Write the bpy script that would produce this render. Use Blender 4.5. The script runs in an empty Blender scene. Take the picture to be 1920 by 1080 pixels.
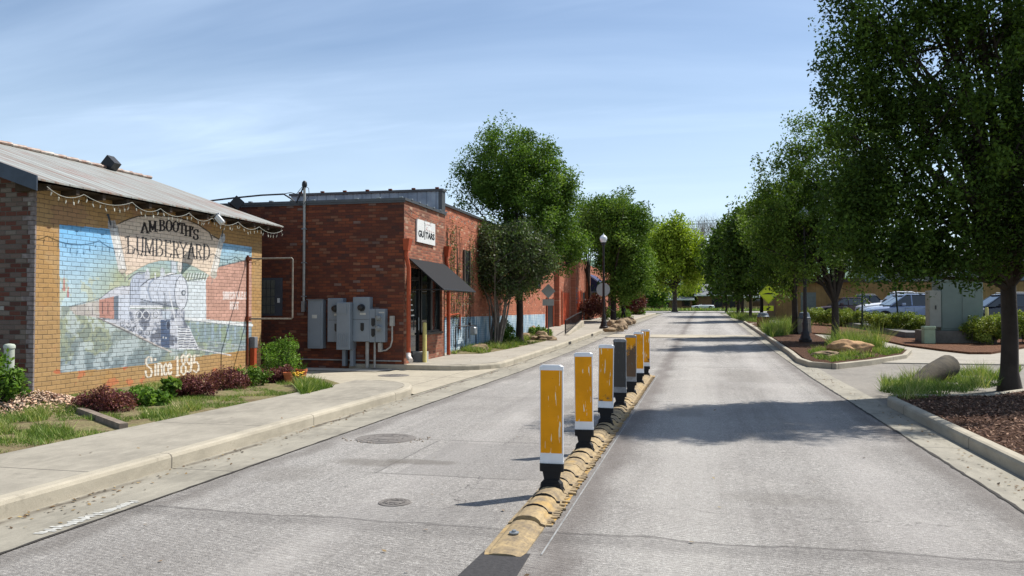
import bpy, bmesh, math, random
import numpy as np
from mathutils import Vector, Matrix, noise
random.seed(7); RNG = np.random.default_rng(11)
SC = bpy.context.scene
COL = SC.collection
R = math.radians
# ---------------------------------------------------------------- camera frame (photo 1920x1080, focal 1520 px)
FOC, TH, PI_ = 1520.0, math.atan(355/1520), math.atan(38/1520)
CH = 1.6
vF = Vector((-math.sin(TH)*math.cos(PI_), math.cos(TH)*math.cos(PI_), math.sin(PI_)))
vR = Vector((math.cos(TH), math.sin(TH), 0))
vU = vR.cross(vF)
CAM = Vector((0, 0, CH))
KN = [(-50,0),(20,0),(30,.1),(42,.28),(60,.55),(90,.85),(130,1.1),(200,1.35),(300,1.5),(2000,1.5)]
def zr(y):
    for (a, za), (b, zb) in zip(KN, KN[1:]):
        if y <= b:
            return za + (zb-za)*max(0, (y-a))/(b-a)
    return KN[-1][1]
def ray(u, v):
    return vF + vR*((u-960)/FOC) + vU*((540-v)/FOC)
def G(u, v, dz=0.0):
    "point of the ground profile (+dz) seen at photo pixel u, v"
    d = ray(u, v); lo, hi = 1.0, 600.0
    for _ in range(50):
        m = (lo+hi)/2; p = CAM + d*m
        if p.z > zr(p.y)+dz: lo = m
        else: hi = m
    return CAM + d*lo
def WX(u, v, X):
    d = ray(u, v); return CAM + d*(X/d.x)
def WY(u, v, Y):
    d = ray(u, v); return CAM + d*(Y/d.y)
def WD(u, v, D):
    return CAM + ray(u, v)*D
def depth(p):
    return (Vector(p)-CAM).dot(vF)
# ---------------------------------------------------------------- materials
def srgb(r, g, b, k=1.0):
    f = lambda c: ((c/255+0.055)/1.055)**2.4 if c > 10 else c/255/12.92
    return (f(r)*k, f(g)*k, f(b)*k, 1)
class NT:
    def __init__(s, name):
        s.m = bpy.data.materials.new(name); s.m.use_nodes = True
        s.t = s.m.node_tree; s.b = s.t.nodes['Principled BSDF']
        s.out = s.t.nodes['Material Output']; s.L = s.t.links.new
    def n(s, typ, **kw):
        x = s.t.nodes.new(typ)
        for k, v in kw.items():
            if isinstance(k, str) and k.startswith('i_'):
                x.inputs[k[2:]].default_value = v
            else: setattr(x, k, v)
        return x
    def math(s, op, a, b=None, c=None, clamp=False):
        x = s.t.nodes.new('ShaderNodeMath'); x.operation = op; x.use_clamp = clamp
        for i, q in enumerate((a, b, c)):
            if q is None: continue
            if isinstance(q, (int, float)): x.inputs[i].default_value = q
            else: s.L(q, x.inputs[i])
        return x.outputs[0]
    def pos(s):
        g = s.n('ShaderNodeNewGeometry'); return g.outputs['Position']
    def xyz(s, v=None):
        x = s.n('ShaderNodeSeparateXYZ'); s.L(v or s.pos(), x.inputs[0]); return x.outputs
    def vec(s, x, y, z):
        c = s.n('ShaderNodeCombineXYZ')
        for i, q in enumerate((x, y, z)):
            if isinstance(q, (int, float)): c.inputs[i].default_value = q
            else: s.L(q, c.inputs[i])
        return c.outputs[0]
    def noise(s, scale, detail=4, rough=.55, vec=None, sc=(1,1,1)):
        v = vec or s.pos()
        if sc != (1,1,1):
            mp = s.n('ShaderNodeMapping'); mp.inputs['Scale'].default_value = sc; s.L(v, mp.inputs[0]); v = mp.outputs[0]
        x = s.n('ShaderNodeTexNoise'); x.inputs['Scale'].default_value = scale
        x.inputs['Detail'].default_value = detail; x.inputs['Roughness'].default_value = rough
        s.L(v, x.inputs['Vector']); return x.outputs['Fac']
    def ramp(s, fac, stops, interp='LINEAR'):
        r = s.n('ShaderNodeValToRGB'); e = r.color_ramp.elements; r.color_ramp.interpolation = interp
        while len(e) < len(stops): e.new(.5)
        for el, (p, c) in zip(e, stops):
            el.position = p; el.color = c if not isinstance(c, (int, float)) else (c, c, c, 1)
        s.L(fac, r.inputs[0]); return r.outputs[0]
    def mix(s, fac, a, b, mode='MIX'):
        x = s.n('ShaderNodeMix'); x.data_type = 'RGBA'; x.blend_type = mode
        for i, q in ((0, fac), (6, a), (7, b)):
            if isinstance(q, (int, float)): x.inputs[i].default_value = q
            elif isinstance(q, tuple): x.inputs[i].default_value = q
            else: s.L(q, x.inputs[i])
        return x.outputs[2]
    def bump(s, h, strength=.5, dist=.01):
        x = s.n('ShaderNodeBump'); x.inputs['Strength'].default_value = strength
        x.inputs['Distance'].default_value = dist; s.L(h, x.inputs['Height']); s.L(x.outputs[0], s.b.inputs['Normal'])
    def color(s, c):
        if isinstance(c, tuple): s.b.inputs['Base Color'].default_value = c
        else: s.L(c, s.b.inputs['Base Color'])
    def set(s, rough=.8, metal=0, spec=.3):
        s.b.inputs['Roughness'].default_value = rough; s.b.inputs['Metallic'].default_value = metal
        s.b.inputs['Specular IOR Level'].default_value = spec; return s.m
def M(name, c, rough=.7, metal=0, spec=.3, var=.25, scale=6, bump=0, bscale=40, c2=None):
    "plain paint / metal / stone with uneven wear"
    t = NT(name)
    f = t.noise(scale, 5, .6)
    dark = c2 or (c[0]*(1-var), c[1]*(1-var), c[2]*(1-var), 1)
    t.color(t.mix(t.ramp(f, [(.3, 0.0), (.7, 1.0)]), dark, c))
    if bump: t.bump(t.noise(bscale, 4), bump, .01)
    return t.set(rough, metal, spec)
def bricks(t, axis, w=.215, h=.078, j=.010):
    "per-brick random, mortar mask and world coordinates; axis 0: wall facing +-X, 1: wall facing +-Y"
    o = t.xyz(); a = o['Y'] if axis == 0 else o['X']; z = o['Z']
    wob = t.math('MULTIPLY', t.math('SUBTRACT', t.noise(3.0, 2), .5), .018)
    z = t.math('ADD', z, wob)
    row = t.math('FLOOR', t.math('DIVIDE', z, h))
    off = t.math('MULTIPLY', t.math('MODULO', t.math('ABSOLUTE', row), 2.0), .5)
    ca = t.math('ADD', t.math('ADD', t.math('DIVIDE', a, w), off), 200.0)
    col = t.math('FLOOR', ca)
    wn = t.n('ShaderNodeTexWhiteNoise'); wn.noise_dimensions = '2D'
    t.L(t.vec(row, col, 0.0), wn.inputs['Vector'])
    fa = t.math('MULTIPLY', t.math('FRACT', ca), w); fz = t.math('MULTIPLY', t.math('FRACT', t.math('ADD', t.math('DIVIDE', z, h), 50)), h)
    da = t.math('MINIMUM', fa, t.math('SUBTRACT', w, fa)); dz = t.math('MINIMUM', fz, t.math('SUBTRACT', h, fz))
    d = t.math('MINIMUM', da, dz)
    d = t.math('ADD', d, t.math('MULTIPLY', t.math('SUBTRACT', t.noise(28, 3), .5), .008))
    mr = t.n('ShaderNodeMapRange'); mr.inputs[1].default_value = j*.35; mr.inputs[2].default_value = j*.95
    t.L(d, mr.inputs[0])
    return wn.outputs['Value'], mr.outputs[0], wn.outputs['Color']
def brick_mat(name, axis, stops, mortar, rough=.9, bump=.6, stain=.35, wash=None, blue=None, sc=1.0):
    t = NT(name)
    rnd, body, _ = bricks(t, axis)
    c = t.ramp(rnd, stops, 'CONSTANT')
    c = t.mix(t.ramp(t.noise(30, 4), [(.3, .0), (.75, .35)]), c, t.mix(1.0, c, (.45, .45, .45, 1), 'MULTIPLY'))
    big = t.noise(.9, 4, .6, sc=(1, 1, 1.6))
    c = t.mix(t.ramp(big, [(.35, stain), (.6, 0.0)]), c, (.035, .024, .022, 1))
    mort = t.mix(t.noise(5, 3), mortar, (mortar[0]*.5, mortar[1]*.5, mortar[2]*.5, 1))
    c = t.mix(body, mort, c)
    if wash: # a coat of colour brushed over brick and joint alike
        c = t.mix(t.ramp(t.noise(2.2, 5, .65), [(.35, wash[1]*.4), (.6, wash[1])]), c, wash[0])
    if blue:
        z = t.xyz()['Z']
        edge = t.math('LESS_THAN', t.math('ADD', z, t.math('MULTIPLY', t.noise(6, 2), .04)), blue)
        streak = t.noise(1.0, 5, .65, sc=(9, 9, 1.0))
        pc = t.ramp(streak, [(.3, srgb(95, 118, 132)), (.47, srgb(120, 150, 170)), (.55, srgb(180, 192, 198)), (.7, srgb(205, 208, 205))])
        pc = t.mix(t.math('MULTIPLY', t.math('SUBTRACT', 1.0, body), .3), pc, (.05, .06, .07, 1))
        c = t.mix(edge, c, pc)
    t.color(c)
    t.bump(t.math('ADD', body, t.math('MULTIPLY', t.noise(60, 3), .35)), bump, .012)
    return t.set(rough, 0, .2)
# ---------------------------------------------------------------- mesh builder
class MB:
    def __init__(s): s.v = []; s.f = []; s.mi = []; s.cur = 0
    def add(s, vs, fs):
        k = len(s.v); s.v += [tuple(x) for x in vs]; s.f += [tuple(i+k for i in f) for f in fs]; s.mi += [s.cur]*len(fs); return s
    def box(s, x0, x1, y0, y1, z0, z1, M4=None, bev=0):
        if bev:
            b = bev; vs = []; 
            for (a, c, zz) in ((x0, x1, 0),):
                pass
            # chamfered prism: octagon in the xy plane, inset ends in z
            def ring(i, z): 
                return [(x0+i+b,y0+i,z),(x1-i-b,y0+i,z),(x1-i,y0+i+b,z),(x1-i,y1-i-b,z),(x1-i-b,y1-i,z),(x0+i+b,y1-i,z),(x0+i,y1-i-b,z),(x0+i,y0+i+b,z)]
            rings = [ring(b*.6, z0), ring(0, z0+b), ring(0, z1-b), ring(b*.6, z1)]
            vs = sum(rings, []); fs = []
            for r in range(3):
                for i in range(8):
                    j = (i+1) % 8; fs.append((r*8+i, r*8+j, r*8+8+j, r*8+8+i))
            fs += [tuple(range(7, -1, -1)), tuple(range(24, 32))]
        else:
            vs = [(x0,y0,z0),(x1,y0,z0),(x1,y1,z0),(x0,y1,z0),(x0,y0,z1),(x1,y0,z1),(x1,y1,z1),(x0,y1,z1)]
            fs = [(0,3,2,1),(4,5,6,7),(0,1,5,4),(1,2,6,5),(2,3,7,6),(3,0,4,7)]
        if M4 is not None: vs = [M4 @ Vector(q) for q in vs]
        return s.add(vs, fs)
    def cyl(s, p0, p1, r0, r1=None, n=10, cap=True):
        r1 = r0 if r1 is None else r1
        p0, p1 = Vector(p0), Vector(p1); d = (p1-p0)
        if d.length < 1e-6: return s
        d.normalize(); a = d.orthogonal().normalized(); b = d.cross(a)
        vs = []
        for p, r in ((p0, r0), (p1, r1)):
            vs += [p + (a*math.cos(2*math.pi*i/n) + b*math.sin(2*math.pi*i/n))*r for i in range(n)]
        fs = [(i, (i+1) % n, n+(i+1) % n, n+i) for i in range(n)]
        if cap: fs += [tuple(range(n-1, -1, -1)), tuple(range(n, 2*n))]
        return s.add(vs, fs)
    def tube(s, pts, rs, n=7, cap=True):
        pts = [Vector(p) for p in pts]
        if isinstance(rs, (int, float)): rs = [rs]*len(pts)
        vs = []; a = None
        for i, p in enumerate(pts):
            d = (pts[min(i+1, len(pts)-1)] - pts[max(i-1, 0)]).normalized()
            a = d.orthogonal().normalized() if a is None else (a - d*a.dot(d)).normalized()
            b = d.cross(a)
            vs += [p + (a*math.cos(2*math.pi*k/n)+b*math.sin(2*math.pi*k/n))*rs[i] for k in range(n)]
        fs = []
        for i in range(len(pts)-1):
            for k in range(n):
                j = (k+1) % n; fs.append((i*n+k, i*n+j, i*n+n+j, i*n+n+k))
        if cap: fs += [tuple(range(n-1, -1, -1)), tuple(range((len(pts)-1)*n, len(pts)*n))]
        return s.add(vs, fs)
    def lathe(s, prof, c=(0,0,0), n=20, M4=None):
        vs = []; 
        for r, z in prof:
            vs += [Vector((c[0]+r*math.cos(2*math.pi*i/n), c[1]+r*math.sin(2*math.pi*i/n), c[2]+z)) for i in range(n)]
        if M4 is not None: vs = [M4 @ q for q in vs]
        fs = []
        for k in range(len(prof)-1):
            for i in range(n):
                j = (i+1) % n; fs.append((k*n+i, k*n+j, k*n+n+j, k*n+n+i))
        fs += [tuple(range(n-1, -1, -1)), tuple(range((len(prof)-1)*n, len(prof)*n))]
        return s.add(vs, fs)
    def quad(s, a, b, c, d): return s.add([a, b, c, d], [(0,1,2,3)])
    def prism(s, poly, d):
        "extrude a 3-D polygon by vector d"
        n = len(poly); d = Vector(d); vs = [Vector(p) for p in poly] + [Vector(p)+d for p in poly]
        return s.add(vs, [tuple(range(n-1, -1, -1)), tuple(range(n, 2*n))] + [(i, (i+1) % n, n+(i+1) % n, n+i) for i in range(n)])
    def build(s, name, mats, parent=None, smooth=False, origin=None):
        me = bpy.data.meshes.new(name)
        vs = s.v
        if origin is not None: vs = [(a-origin[0], b-origin[1], c-origin[2]) for a, b, c in vs]
        me.from_pydata(vs, [], s.f)
        if not isinstance(mats, (list, tuple)): mats = [mats]
        for m in mats: me.materials.append(m)
        if len(mats) > 1: me.polygons.foreach_set('material_index', s.mi)
        bm = bmesh.new(); bm.from_mesh(me); bmesh.ops.recalc_face_normals(bm, faces=bm.faces); bm.to_mesh(me); bm.free()
        if smooth:
            me.polygons.foreach_set('use_smooth', [True]*len(me.polygons))
            try: me.set_sharp_from_angle(angle=R(40))
            except Exception: pass
        o = bpy.data.objects.new(name, me); COL.objects.link(o)
        if origin is not None: o.location = origin
        if parent is not None: put(o, parent)
        return o
def build_each(mb, name, mats, parent=None, smooth=False):
    "one object per connected piece"
    n = len(mb.v); root = list(range(n))
    def find(i):
        while root[i] != i: root[i] = root[root[i]]; i = root[i]
        return i
    for f in mb.f:
        a = find(f[0])
        for k in f[1:]: root[find(k)] = a
    groups = {}
    for f in mb.f: groups.setdefault(find(f[0]), []).append(f)
    out = []
    for fs in groups.values():
        ids = sorted({i for f in fs for i in f}); m = {j: i for i, j in enumerate(ids)}
        q = MB(); q.add([mb.v[j] for j in ids], [tuple(m[j] for j in f) for f in fs]); out.append(q.build(name, mats, parent, smooth))
    return out
def put(o, parent):
    "parent o, keeping coordinates that were authored in the world unless the parent is a template at the origin"
    o.parent = parent
    o.matrix_parent_inverse = parent_world(parent).inverted()
def parent_world(p):
    m = Matrix.LocRotScale(p.location, p.rotation_euler, p.scale)
    if p.parent: m = parent_world(p.parent) @ p.matrix_parent_inverse @ m
    return m
def tag(o, label, cat, group=None, kind=None):
    if label: o['label'] = label
    if cat: o['category'] = cat
    if group: o['group'] = group
    if kind: o['kind'] = kind
    return o
def thing(name, label, cat, loc=(0,0,0), rz=0, group=None):
    o = bpy.data.objects.new(name, None); COL.objects.link(o); o.location = loc; o.rotation_euler = (0,0,rz)
    o.empty_display_size = .3
    return tag(o, label, cat, group)
def copy_tree(o, parent=None):
    c = o.copy(); COL.objects.link(c)
    if parent is not None:
        c.parent = parent; c.matrix_parent_inverse = o.matrix_parent_inverse.copy()
    for ch in [q for q in bpy.data.objects if q.parent == o]: copy_tree(ch, c)
    return c
def np_mesh(name, verts, faces4, mat, parent=None, tint=None, tri=False):
    k = 3 if tri else 4
    me = bpy.data.meshes.new(name)
    nv, nf = len(verts), len(faces4)
    me.vertices.add(nv); me.vertices.foreach_set('co', verts.astype(np.float32).ravel())
    me.loops.add(nf*k); me.loops.foreach_set('vertex_index', faces4.astype(np.int32).ravel())
    me.polygons.add(nf); me.polygons.foreach_set('loop_start', (np.arange(nf)*k).astype(np.int32))
    me.polygons.foreach_set('loop_total', np.full(nf, k, np.int32))
    if tint is not None:
        if tint.ndim == 1:
            a = me.attributes.new('tint', 'FLOAT', 'FACE'); a.data.foreach_set('value', tint.astype(np.float32))
        else:
            a = me.attributes.new('paint', 'FLOAT_COLOR', 'POINT')
            a.data.foreach_set('color', np.concatenate([tint, np.ones((nv,1))], 1).astype(np.float32).ravel())
    me.update(calc_edges=True); me.materials.append(mat)
    o = bpy.data.objects.new(name, me); COL.objects.link(o)
    if parent is not None: put(o, parent)
    return o
# ---------------------------------------------------------------- ground sheets
CUTS = [20 + 2.5*i for i in range(17)] + [65, 70, 76, 83, 90, 100, 110, 120, 130, 145, 160, 180, 200, 230, 260, 300]
def sheet(name, pts, dz, mat, skirt=0, round_=0, label=None, cat=None, kind='structure', parent=None):
    "flat polygon (x, y) draped on the street profile, dz above it, with an optional skirt downwards"
    bm = bmesh.new()
    f = bm.faces.new([bm.verts.new((p[0], p[1], 0)) for p in pts])
    bmesh.ops.recalc_face_normals(bm, faces=[f])
    if f.normal.z < 0: f.normal_flip()
    ys = [p[1] for p in pts]
    for c in CUTS:
        if min(ys) < c < max(ys):
            bmesh.ops.bisect_plane(bm, geom=bm.verts[:]+bm.edges[:]+bm.faces[:], plane_co=(0, c, 0), plane_no=(0, 1, 0))
    bmesh.ops.triangulate(bm, faces=[q for q in bm.faces if len(q.verts) > 4])
    for v in bm.verts: v.co.z = zr(v.co.y)+dz
    if skirt:
        e = [x for x in bm.edges if x.is_boundary]
        g = bmesh.ops.extrude_edge_only(bm, edges=e)
        for v in g['geom']:
            if isinstance(v, bmesh.types.BMVert): v.co.z -= skirt
    bmesh.ops.recalc_face_normals(bm, faces=bm.faces)
    me = bpy.data.meshes.new(name); bm.to_mesh(me); bm.free(); me.materials.append(mat)
    if me.polygons and max(me.polygons, key=lambda p: p.area).normal.z < 0: me.flip_normals()
    o = bpy.data.objects.new(name, me); COL.objects.link(o)
    if parent: put(o, parent)
    return tag(o, label, cat, kind=kind)
def kerb(name, path, width, mat, top=.15, closed=False, lab=None):
    "raised kerb with a rounded upper edge following (x, y) path; width to the left of the walking direction"
    P = [Vector((p[0], p[1], 0)) for p in path]
    # resample so that it follows the profile
    Q = [P[0]]
    for a, b in zip(P, P[1:] + ([P[0]] if closed else [])):
        n = max(1, int((b-a).length/2.5))
        Q += [a.lerp(b, i/n) for i in range(1, n+1)]
    prof = [(0, -.05), (0, top-.04), (.012, top-.012), (.04, top), (width-.02, top), (width, top-.015), (width, -.05)]
    mb = MB(); vs = []
    for i, p in enumerate(Q):
        d0 = (Q[min(i+1, len(Q)-1)] - Q[max(i-1, 0)])
        if closed and i in (0, len(Q)-1): d0 = Q[1]-Q[-2]
        d0.normalize(); nrm = Vector((-d0.y, d0.x, 0))
        for w, z in prof:
            q = p + nrm*w; vs.append((q.x, q.y, zr(q.y)+z))
    k = len(prof); fs = []
    for i in range(len(Q)-1):
        for j in range(k-1): fs.append((i*k+j, i*k+j+1, i*k+k+j+1, i*k+k+j))
    if not closed: fs += [tuple(range(k)), tuple(range((len(Q)-1)*k, len(Q)*k))]
    mb.add(vs, fs)
    o = mb.build(name, mat); return tag(o, lab, None, kind='structure')
def arc(cx, cy, r, a0, a1, n=8):
    return [(cx + r*math.cos(R(a0+(a1-a0)*i/n)), cy + r*math.sin(R(a0+(a1-a0)*i/n))) for i in range(n+1)]
def inside(px, py, poly):
    r = np.zeros(px.shape, bool); n = len(poly); j = n-1
    for i in range(n):
        xi, yi = poly[i][0], poly[i][1]; xj, yj = poly[j][0], poly[j][1]
        if yi != yj:
            r ^= ((yi > py) != (yj > py)) & (px < (xj-xi)*(py-yi)/(yj-yi)+xi)
        j = i
    return r
# ================================================================ world, sun, camera
cam = bpy.data.cameras.new('camera'); cam.sensor_width = 36; cam.lens = FOC/1920*36; cam.clip_end = 4000; cam.clip_start = .05
co = bpy.data.objects.new('camera', cam); COL.objects.link(co); co.location = CAM
co.rotation_euler = (R(90)+PI_, 0, TH); SC.camera = co
SAZ, SEL = math.atan2(.75, .66), R(54)      # azimuth measured from +Y towards +X
sd = Vector((math.sin(SAZ)*math.cos(SEL), math.cos(SAZ)*math.cos(SEL), math.sin(SEL)))
sl = bpy.data.lights.new('sun', 'SUN'); sl.energy = 5.2; sl.angle = R(.5); sl.color = (1, .965, .905)
so = bpy.data.objects.new('sun', sl); COL.objects.link(so); so.rotation_euler = sd.to_track_quat('Z', 'Y').to_euler()
so.location = (20, 20, 40)
w = bpy.data.worlds.new('World'); SC.world = w; w.use_nodes = True
nt = w.node_tree; N = nt.nodes; L = nt.links
bg = N['Background']
sky = N.new('ShaderNodeTexSky'); sky.sky_type = 'NISHITA'; sky.sun_disc = False
sky.sun_elevation = SEL; sky.sun_rotation = SAZ; sky.air_density = 1.0; sky.dust_density = .6; sky.ozone_density = 1.6; sky.altitude = 100
tc = N.new('ShaderNodeTexCoord')
sp = N.new('ShaderNodeSeparateXYZ'); L.new(tc.outputs['Generated'], sp.inputs[0])
def wm(op, a, b=None, clamp=False):
    x = N.new('ShaderNodeMath'); x.operation = op; x.use_clamp = clamp
    for i, q in enumerate((a, b)):
        if q is None: continue
        if isinstance(q, (int, float)): x.inputs[i].default_value = q
        else: L.new(q, x.inputs[i])
    return x.outputs[0]
zz = wm('MAXIMUM', wm('ADD', sp.outputs[2], .12), .05)
cx = wm('DIVIDE', sp.outputs[0], zz); cy = wm('DIVIDE', sp.outputs[1], zz)
cb = N.new('ShaderNodeCombineXYZ'); L.new(cx, cb.inputs[0]); L.new(cy, cb.inputs[1])
def cloud(scale, rot, st, lo, hi, det=7, dist=.6, off=(0,0,0)):
    mp = N.new('ShaderNodeMapping'); mp.inputs['Rotation'].default_value = (0,0,R(rot)); mp.inputs['Scale'].default_value = st
    mp.inputs['Location'].default_value = off
    L.new(cb.outputs[0], mp.inputs[0])
    n = N.new('ShaderNodeTexNoise'); n.inputs['Scale'].default_value = scale; n.inputs['Detail'].default_value = det
    n.inputs['Roughness'].default_value = .55; n.inputs['Distortion'].default_value = dist
    L.new(mp.outputs[0], n.inputs['Vector'])
    r = N.new('ShaderNodeValToRGB'); r.color_ramp.elements[0].position = lo; r.color_ramp.elements[1].position = hi
    r.color_ramp.interpolation = 'EASE'
    L.new(n.outputs['Fac'], r.inputs[0]); return r.outputs[0]
c1 = cloud(.5, 34, (.55, 1.15, 1), .3, .9, 6, .8, (2.4, .6, 0))
c2 = cloud(1.3, 38, (.3, 1.3, 1), .52, .9, 8, 1.0, (5.1, 1.1, 0))
cc = wm('MULTIPLY', wm('ADD', wm('MULTIPLY', c1, .5), wm('MULTIPLY', c2, .42)), 1.0, True)
hz = N.new('ShaderNodeMapRange'); hz.inputs[1].default_value = 0; hz.inputs[2].default_value = .30; hz.inputs[3].default_value = .6; hz.inputs[4].default_value = 0
L.new(sp.outputs[2], hz.inputs[0])
mh = N.new('ShaderNodeMix'); mh.data_type = 'RGBA'; L.new(hz.outputs[0], mh.inputs[0]); L.new(sky.outputs[0], mh.inputs[6]); mh.inputs[7].default_value = (5.6, 6.9, 8.2, 1)
mc = N.new('ShaderNodeMix'); mc.data_type = 'RGBA'; L.new(cc, mc.inputs[0]); L.new(mh.outputs[2], mc.inputs[6]); mc.inputs[7].default_value = (7.4, 9.0, 11.2, 1)
L.new(mc.outputs[2], bg.inputs[0]); bg.inputs[1].default_value = .1
SC.view_settings.view_transform = 'Standard'; SC.view_settings.look = 'None'; SC.view_settings.exposure = .46; SC.view_settings.gamma = 1
SC.cycles.max_bounces = 6; SC.cycles.diffuse_bounces = 3; SC.cycles.transparent_max_bounces = 6
# ================================================================ ground materials
def stain_line(t, o, axis, at, width, wob, lo=None, hi=None):
    "mask of a wandering crack or seam at x or y = at"
    a = o['Y'] if axis == 'y' else o['X']; b = o['X'] if axis == 'y' else o['Y']
    n1 = t.math('MULTIPLY', t.math('SUBTRACT', t.noise(1.3+at*.01, 4, .65), .5), wob)
    d = t.math('ABSOLUTE', t.math('SUBTRACT', t.math('ADD', a, n1), at))
    mr = t.n('ShaderNodeMapRange'); mr.inputs[1].default_value = width*.25; mr.inputs[2].default_value = width
    mr.inputs[3].default_value = 1; mr.inputs[4].default_value = 0; t.L(d, mr.inputs[0]); m = mr.outputs[0]
    if lo is not None: m = t.math('MULTIPLY', m, t.math('GREATER_THAN', b, lo))
    if hi is not None: m = t.math('MULTIPLY', m, t.math('LESS_THAN', b, hi))
    return m
def asphalt():
    t = NT('milled_asphalt'); o = t.xyz()
    sp1 = t.noise(34, 6, .82); sp2 = t.noise(170, 2, .6); big = t.noise(.33, 5, .62); mid = t.noise(1.6, 5, .65, sc=(1.0, .45, 1))
    c = t.ramp(sp1, [(.30, srgb(70, 67, 64)), (.44, srgb(122, 119, 115)), (.56, srgb(152, 148, 143)), (.68, srgb(216, 212, 205))])
    c = t.mix(t.ramp(sp2, [(.54, 0.0), (.66, .7)]), c, srgb(222, 214, 202))
    c = t.mix(t.ramp(sp2, [(.34, .6), (.46, 0.0)]), c, srgb(76, 71, 66))
    c = t.mix(t.ramp(big, [(.35, .38), (.62, 0.0)]), c, srgb(104, 98, 93))
    c = t.mix(t.ramp(mid, [(.52, 0.0), (.75, .4)]), c, srgb(172, 166, 158))
    gritm = t.noise(11, 4, .8); c = t.mix(t.ramp(gritm, [(.34, .45), (.46, 0.0)]), c, srgb(92, 88, 84)); c = t.mix(t.ramp(gritm, [(.56, 0.0), (.7, .35)]), c, srgb(204, 199, 191))
    lane = t.noise(1.0, 5, .7, sc=(7, .22, 1)); c = t.mix(t.ramp(lane, [(.36, .2), (.5, 0.0)]), c, srgb(104, 99, 94)); c = t.mix(t.ramp(lane, [(.54, 0.0), (.72, .12)]), c, srgb(184, 178, 170))
    # long wheel lanes, a little paler; soiled verge beside the divider
    x = o['X']
    def band(at, w, k, col, c):
        mr = t.n('ShaderNodeMapRange'); mr.interpolation_type = 'SMOOTHSTEP'
        mr.inputs[1].default_value = 0; mr.inputs[2].default_value = w; mr.inputs[3].default_value = k; mr.inputs[4].default_value = 0
        t.L(t.math('ABSOLUTE', t.math('SUBTRACT', t.math('ADD', x, t.math('MULTIPLY', t.math('SUBTRACT', t.noise(.9, 4), .5), .5)), at)), mr.inputs[0])
        return t.mix(mr.outputs[0], c, col)
    c = band(-.15, .75, .3, srgb(186, 181, 173), c); c = band(1.5, .5, .25, srgb(182, 176, 170), c)
    c = band(-.95, .3, .6, srgb(92, 84, 79), c); c = band(2.35, .28, .5, srgb(88, 80, 74), c); c = band(-4.35, .22, .5, srgb(92, 86, 80), c)
    c = band(-2.6, .5, .2, srgb(180, 174, 168), c)
    dk = srgb(66, 62, 60)
    for ax, at, wd, wo, lo, hi, k in (('y', 5.75, .035, .28, None, None, .5), ('y', 5.6, .2, .4, None, None, .25), ('y', 7.42, .03, .08, -3.1, -1.6, .5), ('y', 9.45, .03, .07, -3.6, -1.5, .45),
        ('y', 14.2, .03, .1, None, None, .35), ('y', 22.4, .05, .1, None, None, .5), ('x', -3.1, .02, .1, 7.4, 9.4, .5), ('y', 7.0, .012, 1.4, -2.6, -1.5, .6), ('x', -2.05, .012, .8, 6.2, 7.5, .6), ('y', 10.4, .012, .6, -4.4, -1.5, .4), ('y', 6.6, .010, .9, -.9, 2.4, .4), ('y', 30.5, .12, .12, None, None, .5),
        ('x', -2.3, .012, .9, 7.4, 14, .4), ('y', 11.8, .015, .5, None, -1.5, .3), ('y', 18.4, .04, .2, None, None, .35), ('x', 1.35, .008, .5, 4, 30, .12), ('y', 26.5, .06, .2, None, None, .35)):
        m = stain_line(t, o, ax, at, wd, wo, lo, hi)
        c = t.mix(t.math('MULTIPLY', m, k), c, dk)
    # saw-cut patch round the valve cover, smoother and darker
    rect = t.math('MULTIPLY', t.math('MULTIPLY', t.math('GREATER_THAN', x, -2.9), t.math('LESS_THAN', x, -1.45)), t.math('MULTIPLY', t.math('GREATER_THAN', o['Y'], 7.42), t.math('LESS_THAN', o['Y'], 9.3)))
    c = t.mix(t.math('MULTIPLY', rect, .35), c, srgb(118, 114, 110))
    rect2 = t.math('MULTIPLY', t.math('MULTIPLY', t.math('GREATER_THAN', x, -2.75), t.math('LESS_THAN', x, -1.5)), t.math('MULTIPLY', t.math('GREATER_THAN', o['Y'], 5.75), t.math('LESS_THAN', o['Y'], 6.25)))
    c = t.mix(t.math('MULTIPLY', rect2, .28), c, srgb(122, 118, 114))
    for (ex_, ey_, rx_, ry_, k_) in ((-3.35, 7.9, .45, .22, .5), (-2.9, 8.05, .5, .16, .55), (-3.9, 7.2, .35, .5, .3), (.6, 7.2, .5, .3, .25), (1.1, 20, .8, 2.0, .3), (-2.2, 12.5, .5, 1.1, .3), (-.2, 13, .35, .9, .3), (.9, 5.0, .7, .25, .25)):
        dx_ = t.math('DIVIDE', t.math('SUBTRACT', x, ex_), rx_); dy_ = t.math('DIVIDE', t.math('SUBTRACT', o['Y'], ey_), ry_)
        e_ = t.math('ADD', t.math('ADD', t.math('MULTIPLY', dx_, dx_), t.math('MULTIPLY', dy_, dy_)), t.math('MULTIPLY', t.math('SUBTRACT', t.noise(2.6, 5, .7), .5), 2.2))
        mr = t.n('ShaderNodeMapRange'); mr.inputs[1].default_value = .3; mr.inputs[2].default_value = 1.1; mr.inputs[3].default_value = k_; mr.inputs[4].default_value = 0; t.L(e_, mr.inputs[0])
        c = t.mix(mr.outputs[0], c, srgb(98, 92, 84))
    t.color(c)
    # milling grooves run slightly askew of the lane
    ang = t.math('ADD', t.math('MULTIPLY', x, .25), o['Y'])
    gro = t.math('SINE', t.math('MULTIPLY', t.math('ADD', ang, t.math('MULTIPLY', t.noise(4, 2), .09)), 2*math.pi/.045))
    h = t.math('ADD', t.math('MULTIPLY', gro, .2), t.math('ADD', t.math('MULTIPLY', sp1, 1.3), sp2))
    t.bump(h, .75, .011)
    return t.set(.92, 0, .25)
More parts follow.
